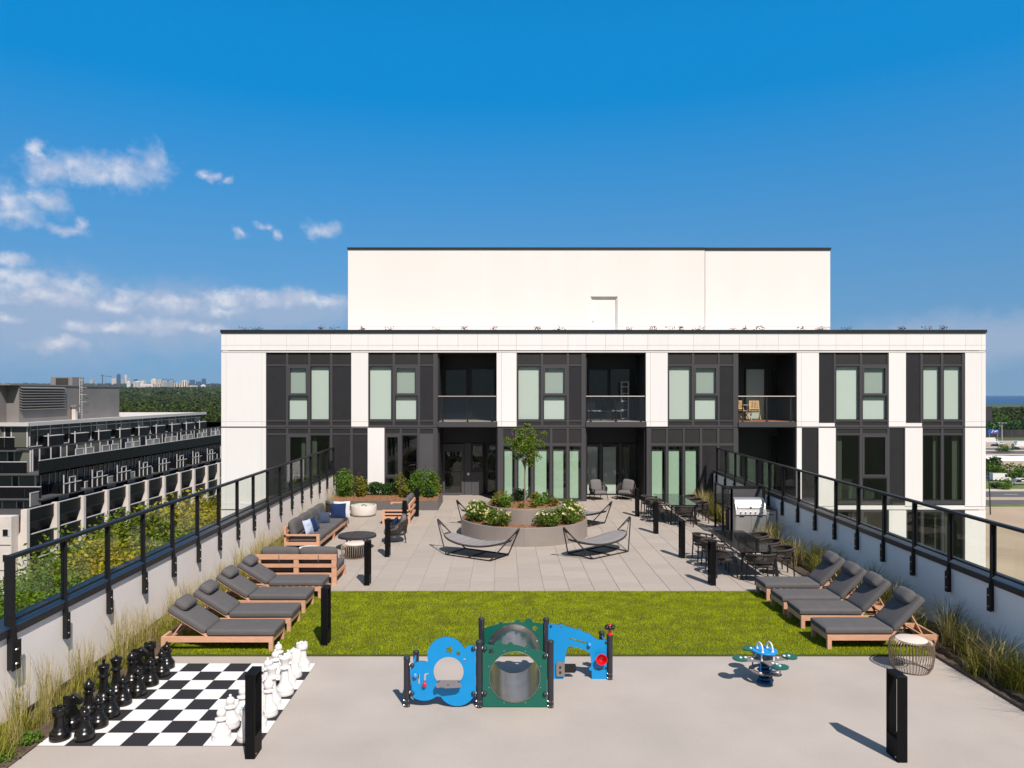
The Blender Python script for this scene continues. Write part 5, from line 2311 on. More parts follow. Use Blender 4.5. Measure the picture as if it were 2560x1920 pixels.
    out = [(90, 252), (230, 262), (310, 275)] + arc(378, 298, 46, 150, 30, 6) + [(470, 302), (600, 335), (715, 375)] + arc(762, 388, 36, 150, 20, 5) + [(830, 412), (905, 450)] + \
        arc(955, 470, 30, 140, 20, 5) + [(1040, 512), (1110, 560), (1180, 592), (1280, 602), (1392, 606), (1392, 1466), (1042, 1466), (1036, 1285)] + \
        arc(1024, 1228, 44, -70, -265, 8)[::1] + [(1030, 1150), (1022, 1020), (1000, 890), (960, 852), (860, 808), (720, 765), (600, 742), (540, 740), (512, 765), (486, 860), (462, 980), (440, 1180), (425, 1440), (415, 1455), (90, 1450)]
    slots = [[(548, 560), (575, 552), (940, 655), (935, 690), (560, 585)], arc(378, 316, 24, 0, 360, 12)[:-1], [(1130, 1215), (1290, 1215), (1302, 1230), (1290, 1246), (1130, 1246), (1120, 1230)]]
    m = MB()
    m.prism(outline(out, D3, rg), [outline(h, D3, rg) for h in slots], lambda u, v, w: (u, w, v), y3, y3 - .022, edge_mi=1)
    pn = m.build('arch_panel', ['play_blue', 'play_blue_edge'], T, 0)
    u, v = conv(985, 695, D3, rg)
    m = MB()
    m.ball((u, y3 - .05, v), (.034, .034, .036), 14, 10)
    m.build('sliding_ball', 'play_sky', pn)
    # red talk cup
    u, v = conv(1240, 1010, D3, rg)
    cup = [(.075 * (1 + .06 * (k % 2)) * math.cos(PI / 6 * k + .26), .075 * (1 + .06 * (k % 2)) * math.sin(PI / 6 * k + .26)) for k in range(12)]
    m = MB()
    n = 12
    V = []
    for (k, dy) in ((.55, -.022), (1.25, -.12), (1.12, -.12), (.45, -.03)):
        for (a, b) in cup:
            V.append((u + a * k, y3 + dy, v + b * k + (.02 if dy < -.1 else 0)))
    m.add(V, [(q * n + j, q * n + (j + 1) % n, (q + 1) * n + (j + 1) % n, (q + 1) * n + j) for q in range(3) for j in range(n)] + [tuple(3 * n + j for j in range(n))])
    m.build('talk_cup', 'play_red', pn, 35)
    for (zx, zy) in ((150, 300), (1352, 655), (1348, 1212)):
        u, v = conv(zx, zy, D3, rg)
        m = MB()
        m.ball((u, y3 - .026, v), (.02, .016, .02), 10, 6)
        m.build('screw', 'play_post', pn)
    # grey plate and black seat board
    u0, v0 = conv(258, 1390, D3, rg)
    u1, v1 = conv(445, 1072, D3, rg)
    m = MB()
    c = .02
    m.prism([(u0 + c, v0), (u1, v0 + .005), (u1, v1 - .005), (u0 + c, v1), (u0 + .004, v1 - c), (u0, (v0 + v1) / 2), (u0 + .004, v0 + c)], [], lambda u, v, w: (u, w, v), y3 - .026, y3 - .05)
    pl = m.build('seat_plate', 'play_grey', T, 0)
    for zy in (1178, 1288):
        u, v = conv(352, zy, D3, rg)
        m = MB()
        m.ball((u, y3 - .055, v), (.02, .016, .02), 10, 6)
        m.build('screw', 'play_post', pl)
    u0, v0 = conv(445, 1330, D3, rg)
    u1, v1 = conv(700, 1142, D3, rg)
    m = MB()
    m.prism([(u0, v0), (u1 - .02, v0), (u1, v0 + .03), (u1, v1 - .03), (u1 - .01, v1), (u0, v1)], [], lambda u, v, w: (u, w, v), y3 + .03, y3 + .005)
    m.build('seat_board', 'play_black', T, 0)
    # bead spinner on the right post
    m = MB()
    x_, y_, h = 1.757 - o0.x, 11.97 - o0.y, .735
    m.lathe([(0, h), (.05, h), (.05, h + .02), (.02, h + .025), (.016, h + .08), (0, h + .08)], 14, (x_, y_, 0))
    sp = m.build('spinner_stem', 'play_red', T)
    for k in range(6):
        a = 2 * PI * k / 6 + .4
        m = MB()
        m.ball((x_ + .055 * math.cos(a), y_ + .055 * math.sin(a), h + .12), .036, 12, 8)
        m.build('bead', 'play_black', sp)
    m = MB()
    m.ball((x_, y_, h + .14), .03, 12, 8)
    m.build('bead', 'play_red', sp)
    # low side panels that close the frame behind
    m = MB()
    m.box(-1.44 - o0.x - .01, -1.44 - o0.x + .012, 11.0 - o0.y, 11.94 - o0.y, .06, .40)
    m.build('side_panel', 'play_blue', T, 0)
    m = MB()
    m.prism([(12.02 - o0.y, .06), (12.9 - o0.y, .06), (12.9 - o0.y, .40), (12.5 - o0.y, .44), (12.02 - o0.y, .40)], [], lambda u, v, w: (w, u, v), 1.757 - o0.x - .01, 1.757 - o0.x + .012)
    m.build('side_panel', 'play_blue', T, 0)


play_structure()


def spring_rocker():
    T = thing('spring_rocker', 'four seat spring rocker with green seats and a blue centre plate', 'rocker', (4.27, 11.85, 0), R(6))
    m = MB()
    m.lathe([(0, 0), (.13, 0), (.13, .03), (.10, .035), (0, .035)], 20)
    m.build('base', 'spring_blue', T)
    m = MB()
    n = 90
    m.tube([(.105 * math.cos(2 * PI * 4.5 * i / n), .105 * math.sin(2 * PI * 4.5 * i / n), .035 + .30 * i / n) for i in range(n + 1)], .017, 7)
    m.build('spring', 'spring_blue', T)
    m = MB()
    m.lathe([(0, .04), (.075, .04), (.075, .33), (0, .33)], 16)
    m.build('spring_core', 'play_black', T)
    m = MB()
    # cross-shaped seat carrier
    w = .085
    pts = []
    for k in range(4):
        a = k * PI / 2
        c, s = math.cos(a), math.sin(a)
        for (u, v) in ((w * 1.15, -w * 1.15), (.36, -w * .8), (.36, w * .8)):
            pts.append((u * c - v * s, u * s + v * c))
    m.prism(pts, [], lambda u, v, z: (u, v, z), .385, .365)
    m.build('seat_cross', 'play_grey', T, 0)
    dm = MB()
    dm.lathe([(0, .016), (.018, .014), (.024, .004), (.024, 0)], 12)
    dot = dm.mesh('bolt_cap', 'play_white')
    for k in range(4):
        a = k * PI / 2 + (0, .12, 0, .12)[k]
        st = MB()
        o = arc(0, 0, .135, 205, -25, 14, .12) + [(.095, .075), (.03, .105), (.02, .085), (-.02, .085), (-.03, .105), (-.095, .075)]
        st.prism([(u, -v) for u, v in o], [], lambda u, v, z: (v + .42, u, z), .412, .39)
        s = st.build('seat', 'play_green', T, 0, rot=(0, 0, a))
        for q in (.33, .41):
            link('bolt_cap', dot, s, (q, 0, .411))
        link('bolt_cap', dot, T, (.22 * math.cos(a), .22 * math.sin(a), .385))
    m = MB()
    m.lathe([(0, .50), (.195, .50), (.20, .505), (.20, .518), (.195, .523), (0, .523)], 36)
    pl = m.build('centre_plate', ['play_blue'], T)
    for sx in (-.085, .085):
        m = MB()
        m.tube([(sx, -.10, .52), (sx, -.10, .57), (sx, -.075, .62), (sx, -.03, .645), (sx, .03, .645), (sx, .075, .62), (sx, .10, .57), (sx, .10, .52)], .013, 8)
        for y in (-.10, .10):
            m.lathe([(0, .012), (.02, .01), (.024, 0)], 10, (sx, y, .523))
        m.build('handle', 'play_white', pl)
    for (x, y) in ((-.10, -.10), (.10, -.10), (-.10, .10), (.10, .10)):
        m = MB()
        m.tube([(x, y, .38), (x, y, .505)], .016, 8)
        m.build('strut', 'play_white', T)
    # hanging footrest ring
    m = MB()
    rr = .20
    m.lathe([(rr - .035, .19), (rr + .05, .19), (rr + .05, .205), (rr - .035, .205), (rr - .035, .19)], 32)
    fr = m.build('footrest', 'play_grey', T)
    for k in range(4):
        a = k * PI / 2 + PI / 4
        m = MB()
        m.tube([(rr * math.cos(a), rr * math.sin(a), .18), (rr * math.cos(a), rr * math.sin(a), .37)], .012, 7)
        m.build('strut', 'spring_blue', fr)
        link('bolt_cap', dot, fr, (rr * math.cos(a), rr * math.sin(a), .205))


spring_rocker()


# ------------------------------------------------------------------ planters and plants
def ringwall(m, R0, R1, z0, z1, c=(0, 0, 0), n=72):
    m.lathe([(R1, z0), (R0, z0), (R0, z1 - .006), (R0 - .006, z1), (R1 + .006, z1), (R1, z1 - .006), (R1, z0)], n, c)


def mulch_disc(rng, r0, r1, z, parent, loc=(0, 0, 0)):
    nr, na = 12, 72
    V, Fc = [], []
    for i in range(nr + 1):
        r = r0 + (r1 - r0) * i / nr
        for j in range(na):
            a = 2 * PI * j / na
            V.append((r * math.cos(a), r * math.sin(a), z + rng.uniform(-.02, .025) * (0 if i == nr else 1)))
    for i in range(nr):
        for j in range(na):
            Fc.append((i * na + j, (i + 1) * na + j, (i + 1) * na + (j + 1) % na, i * na + (j + 1) % na))
    me = npmesh('mulch', V, Fc, 'mulch', smooth=True)
    o = link('mulch', me, parent, loc)
    return o


def chips(rng, pts, parent, loc=(0, 0, 0), size=.045):
    V, Fc = leaf_quads(np.asarray(pts), size, rng, flat=.8, aspect=.4)
    o = link('bark_chips', npmesh('bark_chips', V, Fc, 'chip'), parent, loc)
    o['kind'] = 'stuff'
    return o


def make_shrub(name, label, cat, loc, rad, n, leaf, size, seed, group, stems=5, clumps=12, spread=.3, flowers=0, flat=.2, lift=0.0):
    rng = np.random.default_rng(seed)
    t = thing(name, label, cat, loc, rng.uniform(0, 6.28), group)
    p = crown_points(rng, n, rad, clumps, spread)
    p[:, 2] += rad[2] * .95 + lift
    p[:, 2] = np.maximum(p[:, 2], .02)
    V, Fc = leaf_quads(p, size, rng, flat)
    link('foliage', npmesh('foliage', V, Fc, leaf), t)
    m = MB()
    for k in range(stems):
        a = 2 * PI * k / stems + rng.uniform(-.4, .4)
        q = Vector((math.cos(a) * rad[0] * .5, math.sin(a) * rad[1] * .5, rad[2] * rng.uniform(1.0, 1.6) + lift))
        m.tube([(math.cos(a) * .02, math.sin(a) * .02, -.02), q * .5 + Vector((0, 0, .03)), q], [.009, .007, .004], 5)
    m.build('stem', 'bark_dark', t)
    if flowers:
        d = rng.normal(size=(flowers, 3))
        d /= np.linalg.norm(d, axis=1)[:, None]
        d[:, 2] = np.abs(d[:, 2]) * .8 + .05
        c = d * np.asarray(rad) * rng.uniform(.85, 1.08, flowers)[:, None] + np.array([0, 0, rad[2]])
        pts = np.repeat(c, 9, axis=0) + rng.normal(size=(flowers * 9, 3)) * .013
        V, Fc = leaf_quads(pts, .05, rng, .3, .9)
        link('blossom', npmesh('blossom', V, Fc, 'petal'), t)
    return t


def planters():
    rng = np.random.default_rng(21)
    cx, cy = .70, 24.3
    T = thing('round_planter', 'two tier round grey metal planter in the middle of the patio', 'planter', (cx, cy, .022))
    m = MB()
    ringwall(m, 2.10, 2.04, 0, .575)
    lo = m.build('lower_ring', 'planter_metal', T, 30)
    for a in (-92, -20, 60, 130, 200):
        b = MB()
        b.box(-.004, .004, -.003, .001, .0, .575)
        b.build('seam', 'joint', lo, 0, (2.101 * math.cos(R(a)), 2.101 * math.sin(R(a)), 0), (0, 0, R(a + 90)))
    m = MB()
    ringwall(m, 1.29, 1.23, .40, 1.02)
    m.build('upper_ring', 'planter_metal', T, 30)
    mulch_disc(rng, 1.28, 2.045, .525, T)
    mulch_disc(rng, 0.0, 1.235, .965, T)
    pts = []
    for i in range(900):
        a, r = rng.uniform(0, 6.28), rng.uniform(1.3, 2.02)
        pts.append((r * math.cos(a), r * math.sin(a), .545))
    for i in range(900):
        a, r = rng.uniform(0, 6.28), 1.2 * math.sqrt(rng.random())
        pts.append((r * math.cos(a), r * math.sin(a), .985))
    chips(rng, pts, T)
    # roses on the lower tier: bearing, radius, size, blossoms
    roses = [(-158, 1.66, .38, 34, 'rose bush full of white blossoms on the planter side toward the sofas'),
             (-122, 1.68, .36, 26, 'rose bush with white blossoms on the planter front, toward the sofas'),
             (-66, 1.68, .36, 16, 'rose bush with sparse white blossoms on the middle of the planter front'),
             (-38, 1.66, .36, 24, 'rose bush with white blossoms on the planter front, toward the dining tables'),
             (-18, 1.68, .40, 30, 'rose bush full of white blossoms on the planter side toward the dining tables'),
             (22, 1.66, .36, 22, 'rose bush with white blossoms behind the upper ring, toward the facade lounge chairs'),
             (162, 1.66, .36, 14, 'rose bush mostly hidden behind the upper ring, toward the entrance door')]
    for i, (a, r, s, fl, lab) in enumerate(roses):
        x, y = cx + r * math.cos(R(a)), cy + r * math.sin(R(a))
        s *= 1.22
        make_shrub('rose_bush', lab, 'rose bush', (x, y, .56), (s * 1.0, s * .85, s * .62), 2200, 'leaf_rose', .062, 50 + i, 'white roses in the round planter', 6, 14, .3, int(fl * .72))
    small = [(-165, .95, .22, .18, 'leaf_olive'), (-140, .75, .26, .2, 'leaf_shrub'), (150, .85, .30, .22, 'leaf_olive'), (95, .95, .28, .22, 'leaf_dark'), (-25, .55, .20, .16, 'leaf_shrub'),
             (20, .80, .22, .2, 'leaf_shrub'), (-15, 1.0, .18, .15, 'leaf_olive'), (-60, .6, .13, .1, 'leaf_olive'), (55, .75, .2, .18, 'leaf_olive'), (-100, .55, .10, .08, 'leaf_olive')]
    SL = ['low olive shrub beside the rim of the upper planter ring, toward the sofas', 'low green shrub near the front rim of the upper ring, toward the sofas',
          'low olive shrub at the back of the upper ring, toward the entrance door', 'dark low shrub right behind the slender tree trunk',
          'low green shrub beside the trunk, toward the dining tables', 'low green shrub at the upper ring rim, toward the dining tables',
          'small olive shrub at the rim nearest the dining side hammocks', 'tiny olive shrub in the mulch at the front of the upper ring',
          'low olive shrub behind the trunk, toward the facade lounge chairs', 'tiniest olive sprig right in front of the slender trunk']
    for i, (a, r, s, h, lf) in enumerate(small):
        x, y = cx + r * math.cos(R(a)), cy + r * math.sin(R(a))
        make_shrub('low_shrub', SL[i], 'shrub', (x, y, .98), (s, s, h), int(2600 * s), lf, .07, 80 + i, 'low shrubs at the foot of the tree', 5, 8, .36)
    # the tree
    t = thing('ornamental_tree', 'slender young tree in the middle of the round planter', 'tree', (cx + .02, cy - .02, .96))
    rg = np.random.default_rng(12)
    m = MB()
    m.tube([(0, 0, -.05), (.012, 0, .35), (-.006, .01, .8), (.008, 0, 1.22)], [.034, .028, .025, .023], 9)
    m.build('trunk', 'bark', t)
    m = MB()
    tips = []
    for k in range(9):
        a = 2 * PI * k / 9 + rg.uniform(-.3, .3)
        h = rg.uniform(1.7, 2.5)
        r = rg.uniform(.22, .52)
        q = Vector((r * math.cos(a), r * math.sin(a), h))
        p0 = Vector((.006, 0, 1.15 + rg.uniform(-.02, .18)))
        mid = p0.lerp(q, .5) + Vector((-.05 * math.cos(a), -.05 * math.sin(a), .05))
        m.tube([p0, mid, q], [.016, .011, .005], 6)
        for b in range(3):
            e = mid.lerp(q, .3 + .3 * b) + Vector(rg.normal(size=3)) * .16
            m.tube([mid.lerp(q, .2 + .25 * b), e], [.006, .003], 4)
    m.build('branch', 'bark', t)
    parts = []
    for (c, rad, n, k) in (((.02, 0, 1.98), (.48, .46, .48), 1700, 22), ((.05, .02, 2.36), (.36, .36, .30), 620, 12), ((-.36, .0, 2.12), (.34, .26, .24), 420, 8), ((.40, .05, 2.12), (.34, .28, .36), 480, 9),
                           ((.15, 0, 1.50), (.26, .24, .22), 320, 7), ((-.62, .05, 2.20), (.16, .14, .10), 90, 3), ((.60, 0, 2.38), (.16, .14, .14), 90, 3), ((.30, -.2, 1.62), (.28, .2, .16), 200, 4),
                           ((-.22, .1, 1.62), (.22, .2, .16), 150, 4), ((.12, .1, 2.66), (.18, .16, .12), 110, 3), ((-.25, 0, 2.50), (.20, .2, .12), 110, 3)):
        parts.append(crown_points(rg, n, rad, k, .24) + np.array(c))
    V, Fc = leaf_quads(np.concatenate(parts), .066, rg, .25)
    link('crown', npmesh('crown', V, Fc, 'leaf_tree'), t)

    # rectangular planter by the facade
    x0, x1, y0, y1, h = -7.05, -2.62, 29.2, 31.5, .375
    P = thing('rectangular_planter', 'long low grey metal planter of shrubs against the facade', 'planter', ((x0 + x1) / 2, y0, .022))
    hw, d = (x1 - x0) / 2, y1 - y0
    m = MB()
    w = .05
    m.box(-hw, hw, 0, w, 0, h)
    m.box(-hw, hw, d - w, d, 0, h)
    m.box(-hw, -hw + w, w, d - w, 0, h)
    m.box(hw - w, hw, w, d - w, 0, h)
    m.build('planter_wall', 'planter_dark', P, 0)
    nx, ny = 60, 24
    V = [(-hw + w + (2 * hw - 2 * w) * i / nx, w + (d - 2 * w) * j / ny, h - .05 + rng.uniform(-.02, .03) + .10 * math.sin(PI * j / ny)) for j in range(ny + 1) for i in range(nx + 1)]
    Fc = [(j * (nx + 1) + i, j * (nx + 1) + i + 1, (j + 1) * (nx + 1) + i + 1, (j + 1) * (nx + 1) + i) for j in range(ny) for i in range(nx)]
    link('mulch', npmesh('mulch', V, Fc, 'mulch', smooth=True), P)
    pts = []
    for i in range(1600):
        q = rng.random()
        pts.append((rng.uniform(-hw + .08, hw - .08), w + (d - 2 * w) * q, h - .025 + .10 * math.sin(PI * q)))
    chips(rng, pts, P)
    B = [(-6.62, 30.3, .50, .56, 'leaf_shrub', 1700, 'bushy pale green shrub in the corner by the glass railing'),
         (-6.05, 30.2, .42, .50, 'leaf_olive', 1200, 'olive tinged shrub next to the corner shrub of the long planter'),
         (-5.35, 30.6, .42, .30, 'leaf_dark', 1100, 'dark low shrub against the charcoal wall of the long planter'),
         (-4.80, 30.7, .36, .30, 'leaf_dark', 900, 'dark low shrub beside the white pier in the long planter'),
         (-4.35, 30.5, .34, .50, 'leaf_olive', 520, 'thin airy shrub in front of the white pier'),
         (-4.02, 29.9, .26, .26, 'leaf_olive', 420, 'small yellow green shrub at the front edge of the long planter'),
         (-3.75, 30.5, .34, .36, 'leaf_shrub', 900, 'mid green shrub just beside the tallest one in the long planter'),
         (-3.30, 30.4, .56, .60, 'leaf_shrub', 2300, 'tallest bright green shrub of the long planter'),
         (-2.86, 30.9, .36, .45, 'leaf_olive', 900, 'yellow green shrub behind the far end of the loveseat')]
    B2 = [(-3.05, 30.0, .22, .24, 'leaf_dark', 420, 'small dark shrub on the loveseat side of the planter end'),
          (-2.80, 30.2, .20, .30, 'leaf_shrub', 380, 'small upright shrub at the planter end toward the entrance')]
    for i, (x, y, r, hh, lf, n, lab) in enumerate(B + B2):
        if x > -2.9:
            x -= .08
        r, hh, n = r * 1.1, hh * 1.08, int(n * 1.2)
        make_shrub('planter_shrub', lab, 'shrub', (x, y, .36), (r, r * .8, hh), n, lf, .085, 120 + i, 'shrubs in the long planter', 7, 9, .36)
    # wispy tall flower stalks over the white pier
    # grasses along both walls
    def tuft(seed, n, h, lean, mats, w=.006):
        rg = np.random.default_rng(seed)
        P0 = np.stack([rg.normal(0, .07, n), rg.normal(0, .07, n), np.zeros(n)], 1)
        a = rg.uniform(0, 2 * PI, n)
        hh = h * rg.uniform(.45, 1.1, n)
        ln = lean * rg.uniform(.15, 1.0, n) * hh
        d = np.stack([np.cos(a), np.sin(a), np.zeros(n)], 1)
        sd = np.stack([-np.sin(a + .5), np.cos(a + .5), np.zeros(n)], 1)
        ts = (0, .4, .75, 1.0)
        ws = (1, .85, .7, .12)
        rows = []
        for t_, k in zip(ts, ws):
            c = P0 + d * (ln * t_ ** 2.1)[:, None]
            c[:, 2] = hh * (t_ - .16 * (ln / hh) * t_ ** 3)
            rows.append(c - sd * w * k)
            rows.append(c + sd * w * k)
        V = np.stack(rows, 1).reshape(-1, 3)
        q = np.array([(0, 1, 3, 2), (2, 3, 5, 4), (4, 5, 7, 6)])
        Fc = (np.arange(n)[:, None, None] * 8 + q[None]).reshape(-1, 4)
        mi = np.repeat((rg.random(n) < .38).astype(int), 3)
        mi[np.repeat(hh < h * .62, 3)] = 1
        return npmesh('blades', V, Fc, mats, mi)
    lm = [tuft(300 + i, 105, .66 + .06 * i, .34, ['grass_straw', 'grass_green'], .0034) for i in range(7)]
    rm = [tuft(340 + i, 140, .44 + .06 * i, 1.05, ['grass_olive', 'grass_straw' if i % 2 else 'grass_green'], .0042) for i in range(7)]
    rr = random.Random(9)

    def grasses(xs, meshes, label, group, y0, y1, step, sc=1.0, dx0=.16, dx1=.16):
        y = y0
        k = 0
        while y < y1:
            o = link('ornamental_grass', meshes[rr.randrange(len(meshes))], None, (xs(y) + rr.uniform(-dx0, dx1), y + rr.uniform(-.1, .1), .02), (0, 0, rr.uniform(0, 6.28)))
            s = sc * rr.uniform(.8, 1.15)
            o.scale = (s, s, s * rr.uniform(.9, 1.1))
            tag(o, label, 'grass tuft', group, 'thing')
            y += step * rr.uniform(.8, 1.2)
            k += 1
    grasses(lambda y: -6.62 + (XL(y) + 6.98) * .5, lm, 'straw coloured ornamental grass tuft in the bed along the sunlit parapet wall', 'grass tufts along the sunlit wall', 8.9, 29.0, .36, .88)
    grasses(lambda y: 8.28 + (XR(y) - 8.77) * .6, rm, 'arching olive green grass tuft in the bed along the shaded parapet wall', 'grass tufts along the shaded wall', 9.2, 22.8, .27, 1.08, .40, .22)
    sm_ = [tuft(380 + i, 90, .30 + .03 * i, .7, ['grass_green', 'grass_green'], .0045) for i in range(4)]
    grasses(lambda y: -6.5 + (XL(y) + 6.98) * .5, sm_, 'short yellow green grass tuft low in the bed along the sunlit wall', 'short tufts along the sunlit wall', 9.0, 29.0, .33, 1.0, .22, .2)
    grasses(lambda y: 8.1, rm, 'upright green grass tuft between the grill screen and the facade', 'grass tufts beside the far dining table', 26.2, 30.6, .42, 1.25)
    # low ground cover by the mat
    rg = np.random.default_rng(77)
    for i, (x, y, s) in enumerate(((-6.45, 9.35, .22), (-6.5, 9.0, .25), (-6.4, 9.75, .16), (-6.38, 11.5, .16), (-6.36, 10.6, .14), (-6.4, 12.6, .2))):
        make_shrub('ground_cover', 'low bright green creeping plant at the edge of the chess mat', 'plant', (x, y, .01), (s, s * 1.2, .07), 420, 'leaf_shrub', .045, 400 + i, 'creeping plants beside the chess mat', 3, 7, .4)
    # stonecrop on the roof edge
    xs = [612, 640, 800, 812, 832, 885, 905, 975, 1092, 1125, 1160, 1180, 1235, 1345, 1398, 1558, 1572, 1622, 1634, 1680, 1700, 1730, 1745, 1808, 1836, 1862, 1900, 1988, 2006, 2035, 2046, 2065, 2118, 2240, 2262, 2302, 2318, 2356]
    vm = []
    for k in range(4):
        rg = np.random.default_rng(500 + k)
        n = 46
        p = rg.normal(size=(n, 3)) * np.array([.13, .06, .06]) + np.array([0, 0, .36])
        V, Fc = leaf_quads(p, .062, rg, .3, .8)
        s0 = len(V)
        V2, F2 = [], []
        for q in p[:14]:
            b = len(V2)
            V2 += [(q[0] * .5, q[1] * .5, 0), (q[0] * .5 + .008, q[1] * .5, 0), (q[0], q[1], q[2])]
            F2.append((b, b + 1, b + 2, b + 2))
        V = np.concatenate([V, np.array(V2)])
        Fc = np.concatenate([Fc, np.array(F2) + s0])
        vm.append(npmesh('sedum', V, Fc, 'sedum'))
    zr = fz(838)
    for i, px in enumerate(xs[::2] + xs[1::6]):
        yy = .55 + .35 * ((i * 7) % 5) / 5
        o = link('roof_plant', vm[i % 4], None, (fx(px) * 1.02, Y_FAC + yy, zr), (0, 0, i * 1.7))
        o.scale = (1, 1, (.88 + .26 * ((i * 3) % 4) / 4))
        tag(o, 'small purple stonecrop plant peeking over the roof edge', 'plant', 'stonecrop plants on the roof edge')


planters()

# ------------------------------------------------------------------ land, lake, city beyond
GZ = -25.0
M('ground_mix', (0.05, 0.075, 0.02), 0.95, var=0.3, vs=0.02)
M('asphalt', (0.10, 0.095, 0.095), 0.9, var=0.12, vs=0.2)
M('sand', (0.42, 0.32, 0.22), 0.95, var=0.12, vs=0.06)
M('verge', (0.10, 0.14, 0.02), 0.95, var=0.25, vs=0.3)
M('pale_paving', (0.50, 0.43, 0.36), 0.9, var=0.08, vs=0.3)
M('white_cover', (0.78, 0.74, 0.70), 0.8, var=0.05, vs=0.2)
M('water', (0.010, 0.055, 0.145), 0.35, bump=0.3, bs=0.02, spec=0.25, bd=1.0)
M('precast', (0.62, 0.57, 0.53), 0.85, var=0.07, vs=0.7)
M('mech_grey', (0.23, 0.215, 0.21), 0.6, metal=0.2, var=0.10, vs=0.25, wave=('Z', 0.9, 0.12))
M('mech_louvre', (0.24, 0.225, 0.215), 0.5, metal=0.2)
M('condo_white', (0.52, 0.51, 0.51), 0.6)
M('condo_grey', (0.07, 0.07, 0.075), 0.7, var=0.1, vs=0.5)
M('condo_glass', (0.006, 0.006, 0.007), 0.35, spec=0.18, var=0.3, vs=0.3)
M('condo_window', (0.016, 0.018, 0.022), 0.2, spec=0.3, rnd=0.5)
M('condo_blind', (0.12, 0.125, 0.105), 0.4, rnd=0.4, spec=0.3)
M('frosted', (0.20, 0.195, 0.20), 0.5, rnd=0.15)
M('roof_gravel', (0.60, 0.55, 0.50), 0.95, var=0.1, vs=0.5)
M('tower_cream', (0.72, 0.62, 0.50), 0.8, rnd=0.12)
M('tower_white', (0.78, 0.74, 0.70), 0.8, rnd=0.1)
M('tower_grey', (0.42, 0.41, 0.42), 0.8, rnd=0.15)
M('tower_blue', (0.035, 0.10, 0.20), 0.3, rnd=0.3)
M('tower_dark', (0.06, 0.06, 0.07), 0.6)
M('roof_brown', (0.16, 0.105, 0.085), 0.9, var=0.15, vs=0.5)
M('house_wall', (0.30, 0.24, 0.20), 0.9)
M('barrier', (0.035, 0.033, 0.033), 0.9, var=0.3, vs=0.15)
M('car_white', (0.78, 0.77, 0.76), 0.3, coat=0.4)
M('car_silver', (0.40, 0.40, 0.41), 0.35, metal=0.5)
M('car_black', (0.012, 0.012, 0.014), 0.3, coat=0.4)
M('tyre', (0.012, 0.012, 0.012), 0.8)
M('car_glass', (0.01, 0.012, 0.014), 0.1)
M('sign_blue', (0.005, 0.10, 0.48), 0.5)
M('sign_white', (0.75, 0.75, 0.76), 0.5)
M('sign_red', (0.50, 0.05, 0.08), 0.5)
M('pole', (0.42, 0.40, 0.38), 0.6, metal=0.3)


def ss(t):
    t = np.clip(t, 0, 1)
    return t * t * (3 - 2 * t)


def ground_z(x, y):
    left = ss((500 - x) / 900.0)
    return GZ + left * (46 * ss((y - 700) / 3900.0) + 92 * ss((y - 5600) / 4500.0))


